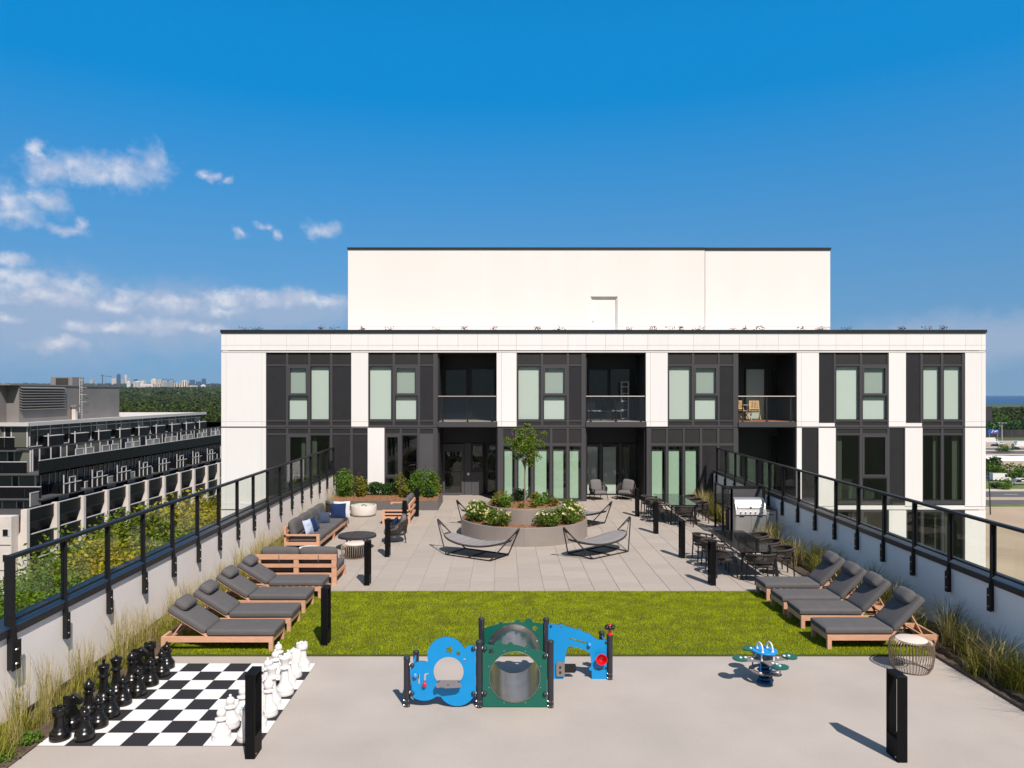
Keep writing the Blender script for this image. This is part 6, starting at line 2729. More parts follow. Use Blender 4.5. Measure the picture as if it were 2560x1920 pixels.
def land():
    ys = np.concatenate([np.array([-600, -100, 0, 60, 140, 300, 500, 700]), np.linspace(900, 12500, 40)])
    V, rows = [], []
    for y in ys:
        xr = 2500 if y < 1500 else max(400 - (y - 1500) * .02, 150)
        if y > 1500:
            xr = 600
        xs = np.linspace(-12500, 600, 90) if y > 2150 else np.concatenate([np.linspace(-12500, 600, 86), np.linspace(1100, 6500, 4)])
        xs = np.concatenate([np.linspace(-12500, 600, 86), np.linspace(1100, 6500, 4)]) if y <= 2150 else np.concatenate([np.linspace(-12500, 600, 86), [650, 655, 660, 665]])
        z = ground_z(xs, np.full_like(xs, y))
        if y > 2150:
            z[-3:] = GZ - 3
        rows.append(len(V))
        V += [(a, y, c) for a, c in zip(xs, z)]
    n = 90
    Fc = [(j * n + i, j * n + i + 1, (j + 1) * n + i + 1, (j + 1) * n + i) for j in range(len(ys) - 1) for i in range(n - 1)]
    struct(link('ground', npmesh('ground', V, Fc, 'ground_mix', smooth=True)))
    m = MB()
    m.add([(500, 600, GZ - .6), (12800, 600, GZ - .6), (12800, 12800, GZ - .6), (500, 12800, GZ - .6)], [(0, 1, 2, 3)])
    struct(m.build('lake', 'water', None, 0))
    # streets and lots beyond the parapet with the grill
    def sheet(name, mat, y0, y1, dz, x0=40, x1=420, sk=0.0, kind='structure'):
        q = MB()
        q.hexa([(x0, y0, GZ + .0), (x1, y0 + sk, GZ + .0), (x1, y1 + sk, GZ + .0), (x0, y1, GZ + .0),
                (x0, y0, GZ + dz), (x1, y0 + sk, GZ + dz), (x1, y1 + sk, GZ + dz), (x0, y1, GZ + dz)])
        return struct(q.build(name, mat, None, 0), kind)
    sheet('sandy_lot', 'sand', 40, 191, .05)
    sheet('verge', 'verge', 191, 194.5, .09)
    sheet('road', 'asphalt', 194.5, 203, .06)
    sheet('pavement', 'sand', 203, 208, .16)
    sheet('road', 'asphalt', 208, 221, .06)
    sheet('pavement', 'pale_paving', 221, 226, .16)
    sheet('lawn', 'verge', 226, 246, .10)
    sheet('parking_lot', 'asphalt', 246, 272, .07)
    sheet('footpath', 'pale_paving', 272, 276, .16)
    sheet('verge', 'verge', 276, 282, .11)
    sheet('sandy_lot', 'sand', 282, 322, .06)
    sheet('road', 'asphalt', 334, 352, .06)
    sheet('pavement', 'pale_paving', 352, 358, .16)
    sheet('service_road', 'asphalt', 358, 378, .07)
    sheet('pavement', 'pale_paving', 378, 384, .16)
    sheet('highway', 'asphalt', 384, 470, .08, x1=700)
    for yy in (398, 414, 431, 446):
        q = MB()
        q.box(100, 700, yy, yy + 1.6, GZ, GZ + .9)
        o = q.build('highway_barrier', 'pale_paving', None, 0)
        tag(o, 'long pale concrete divider between highway lanes, %s from the street' % {398: 'first', 414: 'second', 431: 'third', 446: 'fourth'}[yy], 'barrier', 'highway dividers')
    q = MB()
    rng = np.random.default_rng(4)
    n = 40
    V = []
    for j, (yy, hh) in enumerate(((322, 0), (325, 1.3), (330, 1.8), (334, .1))):
        for i in range(n + 1):
            V.append((60 + 360 * i / n, yy + rng.uniform(-.5, .5), GZ + .06 + hh * rng.uniform(.7, 1.1)))
    Fc = [(j * (n + 1) + i, j * (n + 1) + i + 1, (j + 1) * (n + 1) + i + 1, (j + 1) * (n + 1) + i) for j in range(3) for i in range(n)]
    o = link('covered_spoil_heap', npmesh('covered_spoil_heap', V, Fc, 'white_cover', smooth=True))
    tag(o, 'long white sheeted mound beyond the sandy lot', 'mound')
    # road marking
    for k in range(14):
        q = MB()
        q.box(100 + k * 12, 104 + k * 12, 214.3, 214.6, GZ + .06, GZ + .068)
        struct(q.build('road_marking', 'sign_white', None, 0))


land()


def make_tree(label, px, pytop, D, r, rz, leaf, n, size, seed, trunk=.22, name='tree', group=None, base=GZ, clumps=22, spread=.24):
    rng = np.random.default_rng(seed)
    x = (px - CX) / F * D
    zt = EYE - (pytop - CY) / F * D
    t = thing(name, label, 'tree', (x, D, base), rng.uniform(0, 6.28), group)
    h = zt - base
    p = crown_points(rng, n, (r, r, rz), clumps, spread)
    p[:, 2] += h - rz
    V, Fc = leaf_quads(p, size, rng, .3)
    link('crown', npmesh('crown', V, Fc, leaf), t)
    m = MB()
    m.tube([(0, 0, -.2), (.1, 0, (h - rz) * .5), (0, .1, h - rz * 1.2)], [trunk, trunk * .8, trunk * .6], 7)
    for k in range(6):
        a = 2 * PI * k / 6 + rng.uniform(-.3, .3)
        m.tube([(0, .1, h - rz * 1.4), (math.cos(a) * r * .35, math.sin(a) * r * .35, h - rz * .9), (math.cos(a) * r * .7, math.sin(a) * r * .7, h - rz * rng.uniform(.3, .8))], [trunk * .5, trunk * .3, .04], 5)
    m.build('trunk', 'bark_dark', t)
    return t


def left_trees():
    L = [(15, 1455, 33, 4.2, 'leaf_street', 'dark green tree beside the first railing post'),
         (115, 1425, 37, 4.2, 'leaf_street', 'dark green tree behind the first pane of the railing'),
         (205, 1330, 50, 5.2, 'leaf_locust', 'yellow green tree behind the second pane of the railing'),
         (180, 1450, 34, 4.0, 'leaf_locust', 'yellow green tree low behind the second pane of the railing'),
         (270, 1350, 46, 4.4, 'leaf_yellow', 'bright yellow tree behind the third pane of the railing'),
         (330, 1392, 38, 3.8, 'leaf_yellow', 'golden tree low behind the fourth pane of the railing'),
         (345, 1275, 62, 5.0, 'leaf_locust', 'green tree rising over the rail in front of the concrete fins'),
         (420, 1258, 66, 5.2, 'leaf_yellow', 'yellow green tree rising over the rail, second from the white building'),
         (478, 1236, 74, 5.4, 'leaf_yellow', 'yellow olive tree rising over the rail next to the white building'),
         (430, 1350, 46, 4.2, 'leaf_locust', 'green tree behind the fifth pane of the railing'),
         (530, 1290, 60, 4.8, 'leaf_locust', 'green tree behind the seventh pane of the railing'),
         (560, 1262, 72, 5.0, 'leaf_yellow', 'olive tree behind the eighth pane of the railing'),
         (70, 1452, 46, 4.2, 'leaf_street', 'dark green tree behind the pair at the first railing post'),
         (170, 1400, 56, 4.6, 'leaf_street', 'green tree at the back behind the first and second panes'),
         (285, 1330, 66, 5.0, 'leaf_locust', 'green tree at the back behind the third pane')]
    for i, (px, py, D, r, lf, lab) in enumerate(L):
        make_tree(lab, px, py, D, r, r * 1.15, lf, 30000 if D < 45 else 20000, .0056 * D, 600 + i, group='street trees below the terrace', clumps=60, spread=.25)


left_trees()


# ------------------------------------------------------------------ stepped condominium on the left
def condo():
    ox, oy = -57.0, 87.0
    T = thing('stepped_condominium', 'dark stepped condominium with concrete fins and glass balconies across the street', 'building', (ox, oy, GZ))
    g = -GZ

    def bx(name, x0, x1, y0, y1, z0, z1, mat, par=None):
        return box(name, (x0 - ox, x1 - ox, y0 - oy, y1 - oy, z0 + g, z1 + g), mat, par or T)
    Y1 = 168.0
    # solid volumes behind the facades
    bx('storey', -95, -57.25, 87.3, 138, -1.75, 1.0, 'condo_glass')
    bx('storey', -95, -56.25, 86.3, Y1, -4.6, -1.75, 'condo_glass')
    bx('storey', -95, -55.25, 85.6, Y1, -7.45, -4.6, 'condo_glass')
    bx('storey', -95, -53.7, 79.9, Y1, -25, -8.9, 'condo_glass')
    bx('storey', -95, -54.25, 85.2, Y1, -8.9, -7.45, 'condo_glass')
    bx('terrace_deck', -95, -53.5, 79.6, 85.2, -8.9, -8.7, 'condo_grey')
    bx('roof', -95, -56.6, 86.8, 138, 1.0, 1.22, 'roof_gravel')
    bx('roof_edge', -95, -56.5, 86.6, 86.8, .85, 1.3, 'condo_white')
    bx('roof_edge', -56.6, -56.45, 86.6, 138.1, .85, 1.3, 'condo_white')
    # slabs
    for (x1, y0, z) in ((-54.0, 84.4, -1.95), (-53.9, 84.2, -4.75), (-53.2, 84.0, -7.6)):
        bx('floor_slab', -95, x1 - .1, y0, Y1, z, z + .2, 'condo_grey') if z != -1.95 else bx('floor_slab', -95, -56.2, 86.0, Y1, z, z + .2, 'condo_grey')
    # top storey: white framed glazing along the side
    rnd = random.Random(3)
    k = 0
    y = 87.6
    while y < 137:
        w = 2.55 if k % 3 else 1.4
        f = MB()
        for (a, b, z0, z1) in ((y, y + .11, -1.7, .85), (y, y + w, .28, .40), (y, y + w, -1.75, -1.62)):
            f.box(-57.25 - ox, -57.12 - ox, a - oy, b - oy, z0 + g, z1 + g)
        fr = f.build('window', 'condo_white', T, 0)
        bx('pane', -57.24, -57.2, y + .11, y + w, -1.62, .28, 'condo_window' if rnd.random() < .7 else 'condo_blind', fr)
        bx('transom_pane', -57.24, -57.2, y + .11, y + w, .40, .85, 'condo_grey', fr)
        y += w
        k += 1
    y = 90.0
    while y < 136:
        b = bx('balcony', -57.2, -56.35, y, y + 3.1, -1.75, -.55, 'condo_glass')
        bx('top_rail', -57.2, -56.3, y - .05, y + 3.15, -.55, -.47, 'condo_white', b)
        bx('end_post', -56.42, -56.3, y - .08, y, -1.75, -.2, 'condo_white', b)
        y += 5.6
    # second storey: terrace with dividers and a long dark balustrade
    y = 86.6
    k = 0
    while y < 160:
        w = (1.3, 2.2, 2.0)[k % 3]
        f = MB()
        f.box(-56.25 - ox, -56.12 - ox, y - oy, y + .13 - oy, -4.55 + g, -1.95 + g)
        fr = f.build('window', 'condo_white', T, 0)
        bx('pane', -56.24, -56.2, y + .13, y + w, -4.5, -2.05, 'condo_window' if rnd.random() < .6 else 'condo_blind', fr)
        y += w
        k += 1
    y = 92.0
    while y < 158:
        for s in (0, 2.3):
            f = MB()
            x = -54.25
            z0, z1 = -4.5, -2.35
            for (a, b, q0, q1) in ((y + s, y + s + .12, z0, z1), (y + s + 1.75, y + s + 1.87, z0, z1), (y + s, y + s + 1.87, z1, z1 + .12)):
                f.box(x - ox, x + .08 - ox, a - oy, b - oy, q0 + g, q1 + g)
            fr = f.build('divider', 'condo_white', T, 0)
            bx('frosted_panel', x + .02, x + .05, y + s + .12, y + s + 1.75, z0, z1, 'frosted', fr)
        y += 6.1
    y = 84.5
    while y < 165:
        b = bx('balustrade', -54.06, -54.0, y, y + 2.95, -4.75, -3.1, 'condo_glass')
        bx('top_rail', -54.1, -53.96, y, y + 3.0, -3.1, -3.02, 'condo_white', b)
        y += 3.0
    # third storey: boxy balconies
    y = 85.6
    k = 0
    while y < 165:
        w = (.9, 1.6, 1.2)[k % 3]
        f = MB()
        f.box(-55.25 - ox, -55.12 - ox, y - oy, y + .13 - oy, -7.4 + g, -4.8 + g)
        fr = f.build('window', 'condo_white', T, 0)
        bx('pane', -55.24, -55.2, y + .13, y + w, -7.35, -4.9, 'condo_window', fr)
        y += w
        k += 1
    y = 88.0
    while y < 165:
        b = bx('balcony', -55.1, -53.3, y, y + 3.6, -7.45, -6.25, 'condo_glass')
        f = MB()
        for (a, c, d, e) in ((y - .06, y + 3.66, -6.25, -6.15), (y + 1.1, y + 1.2, -7.4, -5.5), (y + 2.3, y + 2.4, -7.4, -5.5), (y + 1.1, y + 2.4, -5.55, -5.45), (y - .06, y + .04, -7.4, -5.1)):
            f.box(-53.3 - ox, -53.2 - ox, a - oy, c - oy, d + g, e + g)
        f.build('guard_frame', 'condo_white', b, 0)
        y += 6.1
    # fins and lower balconies
    y = 79.7
    k = 0
    while y < 166:
        f = MB()
        f.prism([(-53.45 - ox, -25 + g), (-52.3 - ox, -25 + g), (-52.3 - ox, -8.0 + g), (-52.95 - ox, -8.0 + g), (-53.0 - ox, -10.4 + g), (-53.35 - ox, -11.1 + g), (-53.45 - ox, -11.5 + g)], [],
                lambda u, v, w: (u, w, v), y - oy, y + .5 - oy)
        f.build('fin', 'precast', T, 0)
        for lev in range(6):
            zt = -8.15 - 2.85 * lev
            b = bx('balustrade', -52.75, -52.65, y + .51, y + 5.35, zt - 1.35, zt, 'condo_glass')
            bx('top_rail', -52.8, -52.6, y + .51, y + 5.35, zt, zt + .09, 'condo_white', b)
            if lev < 3:
                bx('floor_slab', -54.2, -52.8, y + .51, y + 5.35, zt - 1.6, zt - 1.4, 'condo_grey')
            if lev == 0:
                f = MB()
                for (a, c, d, e) in ((y + 2.9, y + 3.0, zt, zt + 1.5), (y + 4.7, y + 4.8, zt, zt + 1.5), (y + 2.9, y + 4.8, zt + 1.5, zt + 1.6)):
                    f.box(-53.9 - ox, -53.8 - ox, a - oy, c - oy, d + g, e + g)
                fr = f.build('divider', 'condo_white', T, 0)
                bx('frosted_panel', -53.88, -53.84, y + 3.0, y + 4.7, zt, zt + 1.5, 'frosted', fr)
        y += 5.4
        k += 1
    # street-facing end
    for (z, yf, x1) in ((-1.75, 85.0, -57.2), (-4.6, 84.6, -55.0), (-7.45, 84.2, -53.6)):
        x = -70.0
        while x < x1 - 1.0:
            w = min(2.9, x1 - x)
            b = bx('balustrade', x, x + w - .05, yf, yf + .06, z - .1, z + 1.35, 'condo_glass')
            bx('top_rail', x, x + w, yf - .03, yf + .08, z + 1.35, z + 1.43, 'condo_white', b)
            x += w
        bx('floor_slab', -70, x1 + .2, yf - .05, yf + 2.2, z - .3, z - .12, 'condo_grey')
    for (z0, z1, yf, x0, x1) in ((-1.7, .85, 87.15, -66, -57.1), (-4.55, -2.0, 86.2, -70, -56.1), (-7.4, -4.8, 85.5, -70, -55.1), (-9.2, -7.6, 85.0, -70, -54.2)):
        x = x1
        k = 0
        while x > x0:
            w = (1.9, .8, 1.7)[k % 3]
            f = MB()
            f.box(x - .13 - ox, x - ox, yf - oy, yf + .12 - oy, z0 + g, z1 + g)
            f.box(x - w - ox, x - .13 - ox, yf - oy, yf + .12 - oy, z1 - .14 + g, z1 + g)
            fr = f.build('window', 'condo_white', T, 0)
            bx('pane', x - w, x - .13, yf + .05, yf + .08, z0, z1 - .14, 'condo_blind' if k % 3 != 1 else 'condo_window', fr)
            x -= w
            k += 1
    # precast end wing with small windows
    bx('precast_wall', -72, -53.25, 78.6, 79.88, -25, -8.6, 'precast')
    for lev in range(6):
        z = -10.7 - 2.75 * lev
        w = bx('window', -54.2, -53.45, 78.55, 78.6, z, z + .8, 'condo_white')
        bx('pane', -54.13, -53.6, 78.52, 78.55, z + .06, z + .74, 'condo_window', w)
        bx('precast_band', -72, -53.3, 78.57, 78.6, z - 1.0, z - .92, 'condo_grey')
    # mechanical penthouse
    bx('mechanical_block', -95, -58.7, 88.0, 111, 1.22, 5.75, 'mech_grey')
    bx('mechanical_wall', -95, -60.2, 86.4, 88.0, -1.7, 5.75, 'mech_grey')
    bx('mechanical_cap', -95, -58.6, 86.3, 111.1, 5.75, 5.9, 'mech_louvre')
    for i in range(9):
        z = 2.75 + i * .33
        f = MB()
        f.hexa([(-58.7 - ox, 88.1 - oy, z + .16 + g), (-58.35 - ox, 88.1 - oy, z + g), (-58.35 - ox, 97 - oy, z + g), (-58.7 - ox, 97 - oy, z + .16 + g),
                (-58.7 - ox, 88.1 - oy, z + .21 + g), (-58.35 - ox, 88.1 - oy, z + .05 + g), (-58.35 - ox, 97 - oy, z + .05 + g), (-58.7 - ox, 97 - oy, z + .21 + g)])
        f.build('louvre_slat', 'mech_louvre', T, 0)
    for i in range(9):
        z = 2.75 + i * .33
        bx('louvre_slat', -95, -60.3, 86.15, 86.4, z, z + .09, 'mech_louvre')
    bx('near_wall', -95, -61.6, 88.4, 89, -1.75, 3.2, 'mech_grey') if False else None
    f = MB()
    f.box(-67.0 - ox, -63.8 - ox, 107.5 - oy, 110.5 - oy, 5.9 + g, 7.2 + g)
    tb = f.build('stair_head', 'mech_louvre', T, 0)
    bx('stair_door', -66.2, -64.4, 107.4, 107.5, 5.9, 7.05, 'barrier', tb)
    f = MB()
    for yy in (100.2, 100.75):
        f.tube([(-58.45 - ox, yy - oy, 1.3 + g), (-58.45 - ox, yy - oy, 6.9 + g)], .04, 5)
    z = 1.5
    while z < 6.9:
        f.tube([(-58.45 - ox, 100.2 - oy, z + g), (-58.45 - ox, 100.75 - oy, z + g)], .025, 4)
        z += .35
    for z in (3.6, 4.6, 5.6, 6.6):
        f.tube([(-58.45 - ox, 100.2 - oy, z + g), (-57.85 - ox, 100.1 - oy, z + g), (-57.85 - ox, 100.85 - oy, z + g), (-58.45 - ox, 100.75 - oy, z + g)], .03, 4)
    f.build('ladder', 'condo_white', T)
    bx('vent', -58.6, -58.1, 98.6, 99.1, 1.22, 2.9, 'roof_gravel')
    bx('vent_cowl', -58.65, -57.9, 98.4, 99.3, 2.9, 3.25, 'mech_grey')


condo()


# ------------------------------------------------------------------ forest and skyline
def forest():
    rng = np.random.default_rng(31)
    P, S = [], []

    def field(n, d0, d1, a0, a1, rad, cards, size, zadd):
        d = np.sqrt(rng.uniform(d0 ** 2, d1 ** 2, n))
        a = rng.uniform(a0, a1, n)
        x, y = d * np.tan(a), d
        z = ground_z(x, y)
        h = rng.uniform(.8, 1.25, n)
        rr = rad * rng.uniform(.7, 1.25, n)
        for i in range(n):
            q = rng.normal(size=(cards, 3))
            q /= np.linalg.norm(q, axis=1)[:, None]
            q *= rng.uniform(.55, 1.0, cards)[:, None] ** .5
            q[:, 2] = np.abs(q[:, 2]) * 1.0
            q *= np.array([rr[i], rr[i], rr[i] * .95])
            q += np.array([x[i], y[i], z[i] + zadd * h[i] - rr[i] * .3])
            P.append(q)
            S.append(np.full(cards, size))
    field(900, 190, 700, R(-33), R(-19), 5.5, 110, 1.9, 11)
    field(1300, 700, 1900, R(-32), R(-19), 9, 60, 4.2, 11)
    field(1500, 1900, 5200, R(-34), R(-19), 20, 40, 11, 9)
    field(700, 5200, 11500, R(-38), R(-19), 45, 30, 26, 6)
    P_ = np.concatenate(P)
    V, Fc = leaf_quads(P_, 1.0, rng, .2, .9)
    S_ = np.concatenate(S)
    C0 = np.repeat(P_, 4, axis=0)
    V = C0 + (V - C0) * np.repeat(S_, 4)[:, None]
    o = link('forest', npmesh('forest', V, Fc, 'leaf_forest'))
    tag(o, 'broad green forest stretching to the far skyline', 'forest', kind='stuff')
    P.clear()
    S.clear()
    field(130, 600, 960, R(33), R(37), 7, 120, 2.2, 7.5)
    P_ = np.concatenate(P)
    V, Fc = leaf_quads(P_, 1.0, rng, .2, .9)
    S_ = np.concatenate(S)
    C0 = np.repeat(P_, 4, axis=0)
    V = C0 + (V - C0) * np.repeat(S_, 4)[:, None]
    o = link('shore_woods', npmesh('shore_woods', V, Fc, 'leaf_forest'))
    tag(o, 'band of green woods along the lake shore', 'woods', kind='stuff')


forest()


def skyline():
    def tower(x0, x1, yt, D, mat, label, stripes=0, dark='tower_dark', crown=0.0, yb=None, dome=None):
        px0, px1 = 220 + x0 / 6.506, 220 + x1 / 6.506
        X0, X1 = (px0 - CX) / F * D, (px1 - CX) / F * D
        zt = EYE - (900 + yt / 6.506 - CY) / F * D
        cx = (X0 + X1) / 2
        zb = float(ground_z(np.array([cx]), np.array([float(D)]))[0]) - 2
        w = X1 - X0
        t = thing('tower', label, 'tower', (cx, D, zb), 0, 'towers of the far skyline')
        h = zt - zb
        box('tower_shaft', (-w / 2, w / 2, 0, w * .7, 0, h), mat, t)
        for k in range(stripes):
            a = -w / 2 + w * (k + .35) / stripes
            box('window_strip', (a, a + w * .42 / stripes, -.6, 0, 2, h * .97), dark, t)
        nb = int(h // 9)
        if not stripes:
            for k in range(1, min(nb, 9)):
                z = h * k / min(nb, 9)
                box('floor_band', (-w / 2 + .5, w / 2 - .5, -.5, 0, z, z + h * .35 / min(nb, 9)), 'tower_grey' if mat != 'tower_blue' else 'tower_dark', t)
        if crown:
            box('roof_house', (-w * .25, w * .25, w * .15, w * .5, h, h + crown), mat, t)
        if dome:
            m = MB()
            m.tube([(-w / 2, -1, h), (-w * .3, -1, h + dome), (w * .3, -1, h + dome), (w / 2, -1, h)], 2.2, 5)
            m.build('roof_hoop', 'tower_dark', t)
    L = [(465, 513, 235, 8200, 'tower_blue', 'tallest dark blue glass tower of the far skyline', 0, 8),
         (597, 630, 240, 9000, 'tower_white', 'tall slim pale tower beside the blue glass one on the skyline', 0, 0),
         (630, 680, 352, 5600, 'tower_white', 'short white block with dark crown left of the long white row', 0, 5),
         (540, 582, 312, 8800, 'tower_grey', 'faint grey tower between the blue glass and the slim pale towers', 0, 0),
         (385, 455, 300, 8800, 'tower_cream', 'faint pinkish broad tower just beside the tall blue glass one', 0, 0),
         (30, 85, 322, 9200, 'tower_grey', 'faint tower standing alone just past the stair head of the condominium', 0, 0),
         (660, 692, 290, 9600, 'tower_grey', 'faint narrow grey tower behind the slim pale tower', 0, 0),
         (742, 792, 312, 9300, 'tower_blue', 'faint blue tower behind the start of the white row', 0, 0),
         (735, 850, 350, 5000, 'tower_white', 'white ribbed slab at the start of the long skyline row', 5, 3),
         (852, 1050, 388, 5000, 'tower_white', 'low wide white slab of the skyline', 0, 0),
         (845, 925, 345, 5300, 'tower_cream', 'cream slab rising behind the low wide white one', 3, 4),
         (1022, 1108, 318, 5400, 'tower_cream', 'tall cream block behind the striped blocks of the skyline', 0, 8),
         (1052, 1190, 378, 4900, 'tower_cream', 'cream slab with dark vertical stripes on the skyline', 4, 0),
         (1142, 1200, 322, 5600, 'tower_cream', 'cream tower behind the grey slab with a hooped roof', 2, 0),
         (1196, 1300, 345, 4900, 'tower_grey', 'grey slab with a dark hooped roof on the skyline', 6, 0),
         (1302, 1396, 345, 5000, 'tower_grey', 'second grey slab with a dark hooped roof on the skyline', 5, 0),
         (1404, 1486, 372, 4800, 'tower_cream', 'dark and cream block beside the two hooped roofs', 2, 0),
         (1488, 1524, 398, 4800, 'tower_cream', 'small cream block before the tall dark sided cream tower', 1, 0),
         (1526, 1608, 338, 4700, 'tower_cream', 'cream tower with dark sides, the highest of the cream row', 2, 3),
         (1650, 1720, 322, 7600, 'tower_blue', 'blue glass tower behind the low cream blocks', 0, 0),
         (1640, 1752, 412, 4800, 'tower_cream', 'low cream striped blocks in front of the blue towers', 5, 0),
         (1755, 1820, 348, 7300, 'tower_blue', 'middle one of three blue towers near the white building', 0, 0),
         (1846, 1904, 306, 7400, 'tower_blue', 'dark blue tower with rounded top closest to the white building', 0, 5),
         (1835, 1900, 408, 5200, 'tower_white', 'small white stepped block under the dark blue tower', 0, 4),
         (1330, 1470, 462, 4500, 'tower_white', 'long low white building at the edge of the forest', 0, 0),
         (1930, 2000, 452, 4800, 'tower_white', 'low white building at the forest edge near the white building', 0, 0)]
    for i, (a, b, yt, D, mt, lab, st, cr) in enumerate(L):
        dome = 14 if i in (14, 15) else None
        tower(a, b, yt, D + i * 7, mt, lab, st, crown=cr, dome=dome)
    t = thing('tower_crane', 'tiny construction crane on the far skyline', 'crane', ((220 + 235 / 6.506 - CX) / F * 7000, 7000, 80))
    m = MB()
    m.beam((0, 0, 0), (0, 0, 112), 6, 6)
    m.build('mast', 'tower_dark', t, 0)
    m = MB()
    m.beam((-20, 0, 104), (90, 0, 92), 5, 5)
    m.build('jib', 'tower_dark', t, 0)


skyline()


# ------------------------------------------------------------------ things down in the street beyond the grill
def street_things():
    def ground_at(px, py, D=None):
        p = at(px, py, GZ)
        return p

    def car(name, label, cat, px, py, rz, L, W, H, mat, kind):
        p = at(px, py, GZ + .07)
        t = thing(name, label, cat, (p.x, p.y, GZ + .07), rz)
        h = L / 2
        if kind == 'van':
            pr = [(-h, .35), (h - .1, .35), (h, .8), (h - .15, 1.15), (h - .9, 1.35), (h - 1.55, H), (-h + .1, H), (-h, H - .2)]
        elif kind == 'truck':
            pr = [(-h, .5), (h, .5), (h, 1.3), (h - .25, 2.1), (h - 1.5, 2.2), (h - 1.55, H), (-h, H)]
        elif kind == 'pickup':
            pr = [(-h, .35), (h, .35), (h, .95), (h - 1.3, 1.1), (h - 1.9, H), (h - 3.4, H), (h - 3.7, 1.12), (-h, 1.1)]
        else:
            pr = [(-h, .3), (h, .3), (h, .75), (h - 1.1, .95), (h - 1.9, H), (-h + 1.0, H), (-h + .2, 1.0), (-h, .95)]
        m = MB()
        m.prism(pr, [], lambda u, v, w: (u, w, v), -W / 2, W / 2)
        m.build('body', mat, t, 30)
        m = MB()
        if kind == 'van':
            m.prism([(h - 1.5, 1.45), (h - .95, 1.40), (h - 1.5, H - .2), (h - 2.1, H - .25), (h - 2.1, 1.45)], [], lambda u, v, w: (u, w, v), -W / 2 - .01, W / 2 + .01)
        elif kind == 'truck':
            m.prism([(h - .35, 1.35), (h - .5, 2.0), (h - 1.2, 2.05), (h - 1.2, 1.35)], [], lambda u, v, w: (u, w, v), -W / 2 - .01, W / 2 + .01)
        else:
            m.prism([(h - 1.45, 1.02), (h - 2.0, H - .1), (-h + 1.3 if kind != 'pickup' else h - 3.3, H - .1), (-h + .8 if kind != 'pickup' else h - 3.5, 1.02)], [], lambda u, v, w: (u, w, v), -W / 2 - .01, W / 2 + .01)
        m.build('window', 'car_glass', t, 0)
        wm = MB()
        wm.tube([(0, -.11, 0), (0, .11, 0)], .34, 14)
        me = wm.mesh('wheel', 'tyre')
        for x in (-h + .9, h - .95):
            for s in (-1, 1):
                link('wheel', me, t, (x, s * (W / 2 - .08), .34))
        for s in (-1, 1):
            m = MB()
            m.box(h - .06, h + .01, s * (W / 2 - .35), s * (W / 2 - .08), .72, .86)
            m.build('headlight', 'sign_white', t, 0)
        return t
    car('delivery_van', 'white delivery van parked behind the round green bush', 'van', 2501, 1202, R(-4), 6.0, 2.0, 2.6, 'car_white', 'van')
    car('pickup_truck', 'silver pickup truck parked in front of the van', 'truck', 2543, 1212, PI + R(4), 5.6, 1.95, 1.85, 'car_silver', 'pickup')
    car('parked_car', 'white car half hidden behind the silver pickup', 'car', 2556, 1207, R(4), 4.7, 1.8, 1.6, 'car_white', 'car')
    car('cube_truck', 'white box truck on the highway at the picture edge', 'truck', 2550, 1118, PI, 8.0, 2.4, 3.3, 'car_white', 'truck')
    car('motorhome', 'white motorhome on the highway next to the white building', 'vehicle', 2475, 1107, R(-3), 8.0, 2.4, 3.2, 'car_white', 'truck')
    car('dark_car', 'black car on the highway below the box truck', 'car', 2537, 1125, PI, 4.8, 1.8, 1.6, 'car_black', 'car')
    car('dark_car', 'dark car on the highway under the lamp post', 'car', 2490, 1117, 0, 4.8, 1.8, 1.5, 'car_black', 'car')
    car('white_car', 'small white car on the highway beside the lamp post', 'car', 2502, 1111, 0, 4.5, 1.8, 1.5, 'car_white', 'car')
    for i, (px, pyt, pyb, r, lf, lab) in enumerate(((2484, 1152, 1197, 4.4, 'leaf_street', 'round dark street tree next to the white building corner'),
                                                    (2535, 1158, 1199, 4.6, 'leaf_street', 'spreading street tree with a slim trunk behind the pickup'),
                                                    (2478, 1140, 1190, 3.6, 'leaf_dark', 'dark purple leaved tree behind the round street tree'))):
        p = at(px, pyb, GZ)
        make_tree(lab, px, pyt, p.y, r, r * .62, lf, 1100, .75, 700 + i, .16, 'street_tree', 'trees along the parking lot', clumps=14, spread=.28)
    for i, (px, py, r, h, lab) in enumerate(((2511, 1224, 2.6, 1.9, 'round bright bush on the lawn beside the road'), (2503, 1133, 3.4, 2.4, 'small bush between the highway and the street'),
                                              (2520, 1134, 3.4, 2.6, 'second small bush between the highway and the street'), (2488, 1222, 1.6, 1.0, 'low dark bush beside the round bright one'))):
        p = at(px, py, GZ)
        make_shrub('street_bush', lab, 'bush', (p.x, p.y, GZ + .1), (r, r, h), 700, 'leaf_shrub' if i != 3 else 'leaf_dark', .5, 720 + i, 'bushes near the road', 4, 12, .3)
    # pole that leans before the white corner
    p = at(2476, 1287, GZ)
    t = thing('utility_pole', 'thin dark leaning pole standing on the sandy lot', 'pole', (p.x, p.y, GZ))
    m = MB()
    zt = EYE - (1178 - CY) / F * p.y - GZ
    m.tube([(0, 0, -.3), (-.15, 0, zt * .5), (-.55, 0, zt)], [.16, .13, .09], 8)
    m.build('shaft', 'barrier', t)
    m = MB()
    m.beam((-1.0, 0, zt - .3), (0.1, 0, zt - .2), .08, .08)
    m.build('arm', 'barrier', t, 0)
    # highway lamp post
    p = at(2504.5, 1104, GZ)
    t = thing('lamp_post', 'tall highway lamp post with three lamp heads', 'lamp post', (p.x, p.y, GZ))
    zt = EYE - (1058 - CY) / F * p.y - GZ
    m = MB()
    m.tube([(0, 0, 0), (0, 0, zt)], [.5, .28], 8)
    m.build('shaft', 'pole', t)
